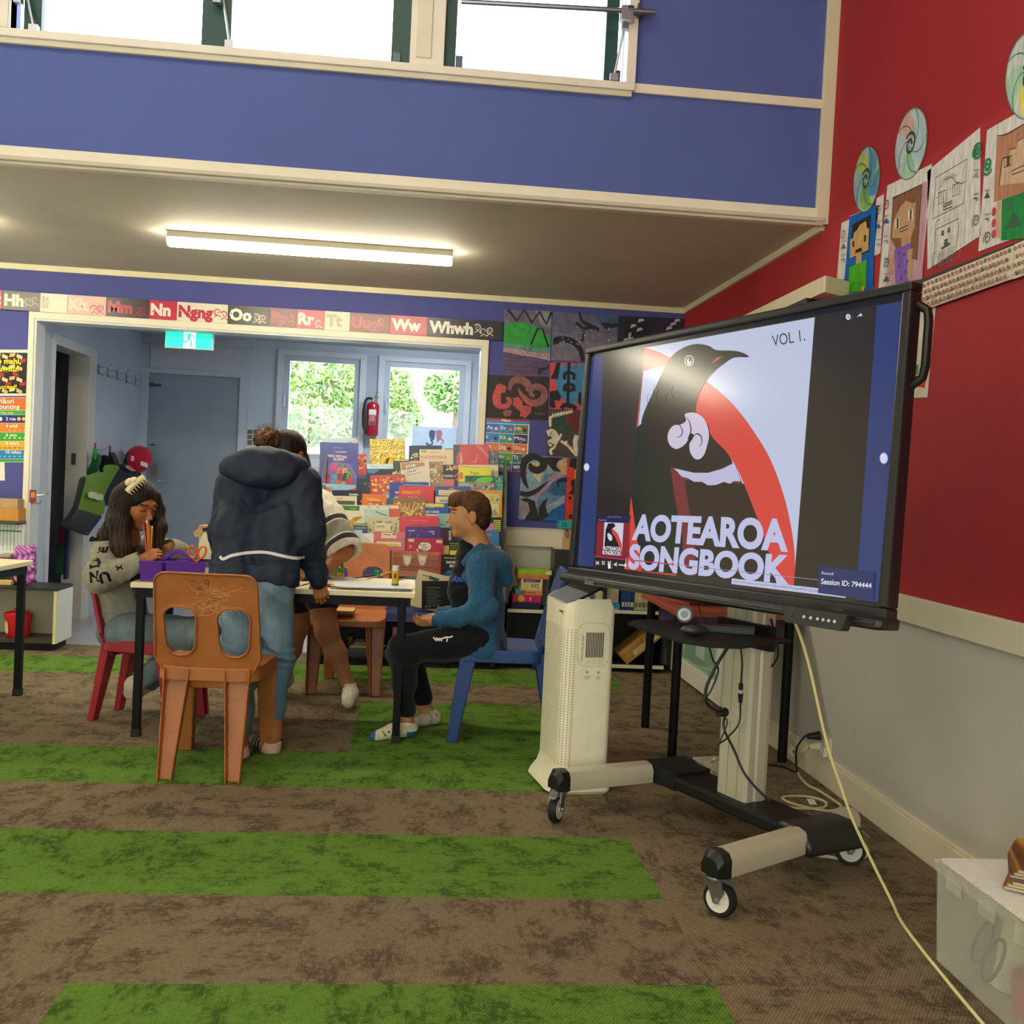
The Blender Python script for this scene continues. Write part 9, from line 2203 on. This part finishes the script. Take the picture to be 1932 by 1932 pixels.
t = thing('porch_batten', 'white batten light on the porch ceiling above right window', 'ceiling light', ((q0.x+q1.x)/2, 8.3, PCZ-.06)); w = (q1.x-q0.x)/2
MB().box((-w, -.05, .025), (w, .05, .0595), '#dfe4e6').build('body', M_TRIM, t, local=True, bevel=.004); MB().box((-w+.01, -.045, 0), (w-.01, .045, .025), '#f4f8fa').build('diffuser', emissive('porch_lamp', (.93, .98, 1), 120), t, local=True, bevel=.01)
# coat hooks
def hook(p, n, label, col='#8f979c', tagc=None, group='coat hooks'):
    n = Vector(n); side = n.cross(Vector((0, 0, 1))); t = thing('coat_hook', label, 'hook', p, 0, group)
    MB().cbox(tuple(Vector(p)+n*.003), (.03 if abs(n.x) < .5 else .006, .006 if abs(n.x) < .5 else .03, .07), col).build('plate', M_STEEL, t)
    m = MB(); P = Vector(p); m.tube(catmull([P+Vector((0, 0, .02))+n*.003, P+Vector((0, 0, .018))+n*.05, P+Vector((0, 0, .03))+n*.085, P+Vector((0, 0, .042))+n*.095], 4, False), .0045, '#c2c8cc', 6); m.ball(tuple(P+Vector((0, 0, .046))+n*.096), .008, '#c2c8cc', 8)
    m.tube(catmull([P+Vector((0, 0, -.01))+n*.003, P+Vector((0, 0, -.035))+n*.02, P+Vector((0, 0, -.036))+n*.045, P+Vector((0, 0, -.015))+n*.055], 4, False), .0045, '#c2c8cc', 6)
    m.build('prongs', M_STEEL, t)
    if tagc: MB().cbox(tuple(P+n*.004+Vector((0, 0, .045))), (.045 if abs(n.x) < .5 else .004, .004 if abs(n.x) < .5 else .045, .05), tagc).build('name_tag', M_GLOSSP, t)
for i in range(5):
    q = X(185+i*17.5, 697+i*5.6, PXL); hook((PXL, q.y, q.z), (1, 0, 0), ('first of five', 'second of five', 'middle of five', 'fourth of five', 'last of five')[i]+' upper coat hooks, counted from the doorway side', group='upper coat hooks')
for i, (x, y) in enumerate(((178, 853), (206, 857), (232, 862))):
    q = X(x, y, PXL); hook((PXL, q.y, q.z), (1, 0, 0), ('lower coat hook above the green vest collar', 'middle lower coat hook with a red and yellow tag', 'lower coat hook beside the red cap')[i], tagc='#b83a5a' if i < 2 else None, group='lower coat hooks')
q = Y(72, 940, YB-.02); hook((OX0+.0145, YB+.02, q.z), (1, 0, 0), 'metal coat hook on the edge of the opening', group=None)
q = Y(62, 936, YB-.019); tag(MB().box((q.x-.021, YB-.0195, q.z-.04), (q.x+.021, YB-.018, q.z+.04), '#8a2440').box((q.x-.012, YB-.0202, q.z-.01), (q.x+.014, YB-.0195, q.z+.025), '#c88a3a').build('name_sticker', M_GLOSSP), 'small maroon and orange sticker on the opening architrave', 'sticker')
# clothes on the lower hooks
KV = (100, 830, .1552)
def slab(name, label, cat, polys, d, th, mat, seed, group=None, parent=None):
    """padded cloth panels hanging at depth d"""
    D_ = d if callable(d) else (lambda x: d)
    t = thing(name, label, cat, at(KV[0]+polys[0][1][0][0]*KV[2], KV[1]+polys[0][1][0][1]*KV[2], 1, D_(polys[0][1][0][0])), 0, group)
    for nm, pts, col, dy in polys:
        m = MB(); f = [at(KV[0]+x*KV[2], KV[1]+y*KV[2], 1, D_(x)+dy) for x, y in pts]; q = catmull([tuple(p) for p in f], 4, True); n = len(q); c = sum((Vector(p) for p in q), Vector())/n
        rg = []
        for k, (s, o) in enumerate(((.90, -th), (.98, -th*.75), (1, -th*.2), (1, th*.4), (.96, th))): rg.append([c+(Vector(p)-c)*s+Vector((0, o, 0)) for p in q])
        m.loft(rg, col); m.build(nm, mat, t, sharp=60)
    return t
slab('puffer_vest', 'lime green and charcoal padded vest hanging in the porch', 'vest', [('upper_panel', [(375, 470), (500, 405), (640, 380), (648, 305), (790, 318), (740, 420), (660, 560), (600, 700), (610, 800), (575, 920), (430, 870), (285, 820), (330, 640)], '#5f8220', 0),
    ('lower_panel', [(280, 822), (430, 872), (570, 925), (540, 990), (470, 1080), (400, 1150), (260, 1095), (135, 1035), (210, 930)], '#26292b', .0),
    ('edge_binding', [(345, 465), (385, 465), (340, 640), (290, 810), (215, 930), (165, 1030), (400, 1125), (398, 1158), (130, 1045), (190, 930), (265, 800), (310, 640)], '#141516', -.035), ('fabric_label', [(462, 628), (540, 655), (585, 668), (580, 735), (530, 715), (448, 692)], '#b9bfa0', -.055)], lambda x: 7.42+(x-130)*.0011, .05, M_SHELL, 1)
slab('navy_jacket', 'dark navy jacket hanging beside the lime green vest', 'jacket', [('body', [(795, 320), (880, 285), (990, 360), (1060, 420), (1000, 520), (900, 640), (800, 720), (620, 805), (590, 700), (660, 560), (740, 420)], '#161c2c', 0), ('lining', [(905, 310), (930, 330), (985, 375), (960, 372), (900, 330)], '#c98a78', -.065)], lambda x: 8.08+(x-600)*.0013, .06, M_SHELL, 2)
slab('mesh_bag', 'dark green net bag hanging on the first lower hook', 'bag', [('bag', [(500, 140), (535, 150), (575, 215), (560, 300), (520, 400), (430, 430), (440, 350), (480, 260)], '#1f5a34', 0), ('strap', [(505, 110), (525, 112), (530, 200), (515, 240), (500, 200)], '#2f9a54', -.03)], 7.95, .03, M_CLOTH, 3)
slab('backpack', 'black backpack hanging behind the lime green vest', 'bag', [('bag', [(560, 200), (640, 185), (720, 220), (780, 290), (770, 400), (600, 420), (540, 330)], '#1d2126', 0), ('strap', [(700, 150), (725, 160), (775, 260), (765, 272), (705, 190)], '#15171a', -.04)], 8.35, .06, M_CLOTH, 4)
def cap():
    d = 8.85; c = at(KV[0]+1040*KV[2], KV[1]+235*KV[2], 1, d); t = thing('baseball_cap', 'red baseball cap with white markings hanging by the porch door', 'cap', c)
    Bc = basis((.45, -.75, -.5), (.4, .2, 1)); S = Solid().add(ell(np.array(c), (.105, .12, .115), Bc), 0)
    solid_object('crown', S, .006, M_CLOTH, '#b51f38', t)
    b = MB(); a0 = at(KV[0]+930*KV[2], KV[1]+250*KV[2], 1, d-.06); b.ball((0, 0, 0), (.045, .02, .085), '#16171c', 14, M=Matrix.Translation(a0) @ Matrix.Rotation(.25, 4, 'Y')); b.build('brim', M_CLOTH, t)
    s = MB(); 
    for k in range(6): p = at(KV[0]+(1075+k*14)*KV[2], KV[1]+(285+k*5)*KV[2], 1, d-.122); s.box((p.x-.006, p.y-.002, p.z-.018), (p.x+.004, p.y, p.z+.018), '#e6dcdc')
    p = at(KV[0]+968*KV[2], KV[1]+225*KV[2], 1, d-.125); s.box((p.x-.012, p.y-.002, p.z-.02), (p.x+.012, p.y, p.z+.02), '#d8c4c8'); s.build('markings', M_PAPER, t)
    MB().ball(tuple(at(KV[0]+1090*KV[2], KV[1]+140*KV[2], 1, d-.02)), .012, '#8a1a2c', 8).build('button', M_CLOTH, t)
cap()
a, b = at(KV[0]+120*KV[2], KV[1]+1050*KV[2], 1, 7.7), at(KV[0]+105*KV[2], KV[1]+1690*KV[2], 1, 7.7)
m = MB(); m.box((a.x-.03, 7.68, b.z+.25), (a.x+.03, 7.74, a.z), '#6a2038').box((a.x-.04, 7.68, b.z+.03), (a.x+.02, 7.74, b.z+.26), '#1f4a34').box((a.x+.02, 7.675, b.z), (a.x+.045, 7.74, a.z+.01), '#1c2450')
tag(m.build('hanging_banner', M_CLOTH, bevel=.01), 'maroon, green and navy cloth hanging in the side doorway', 'cloth')
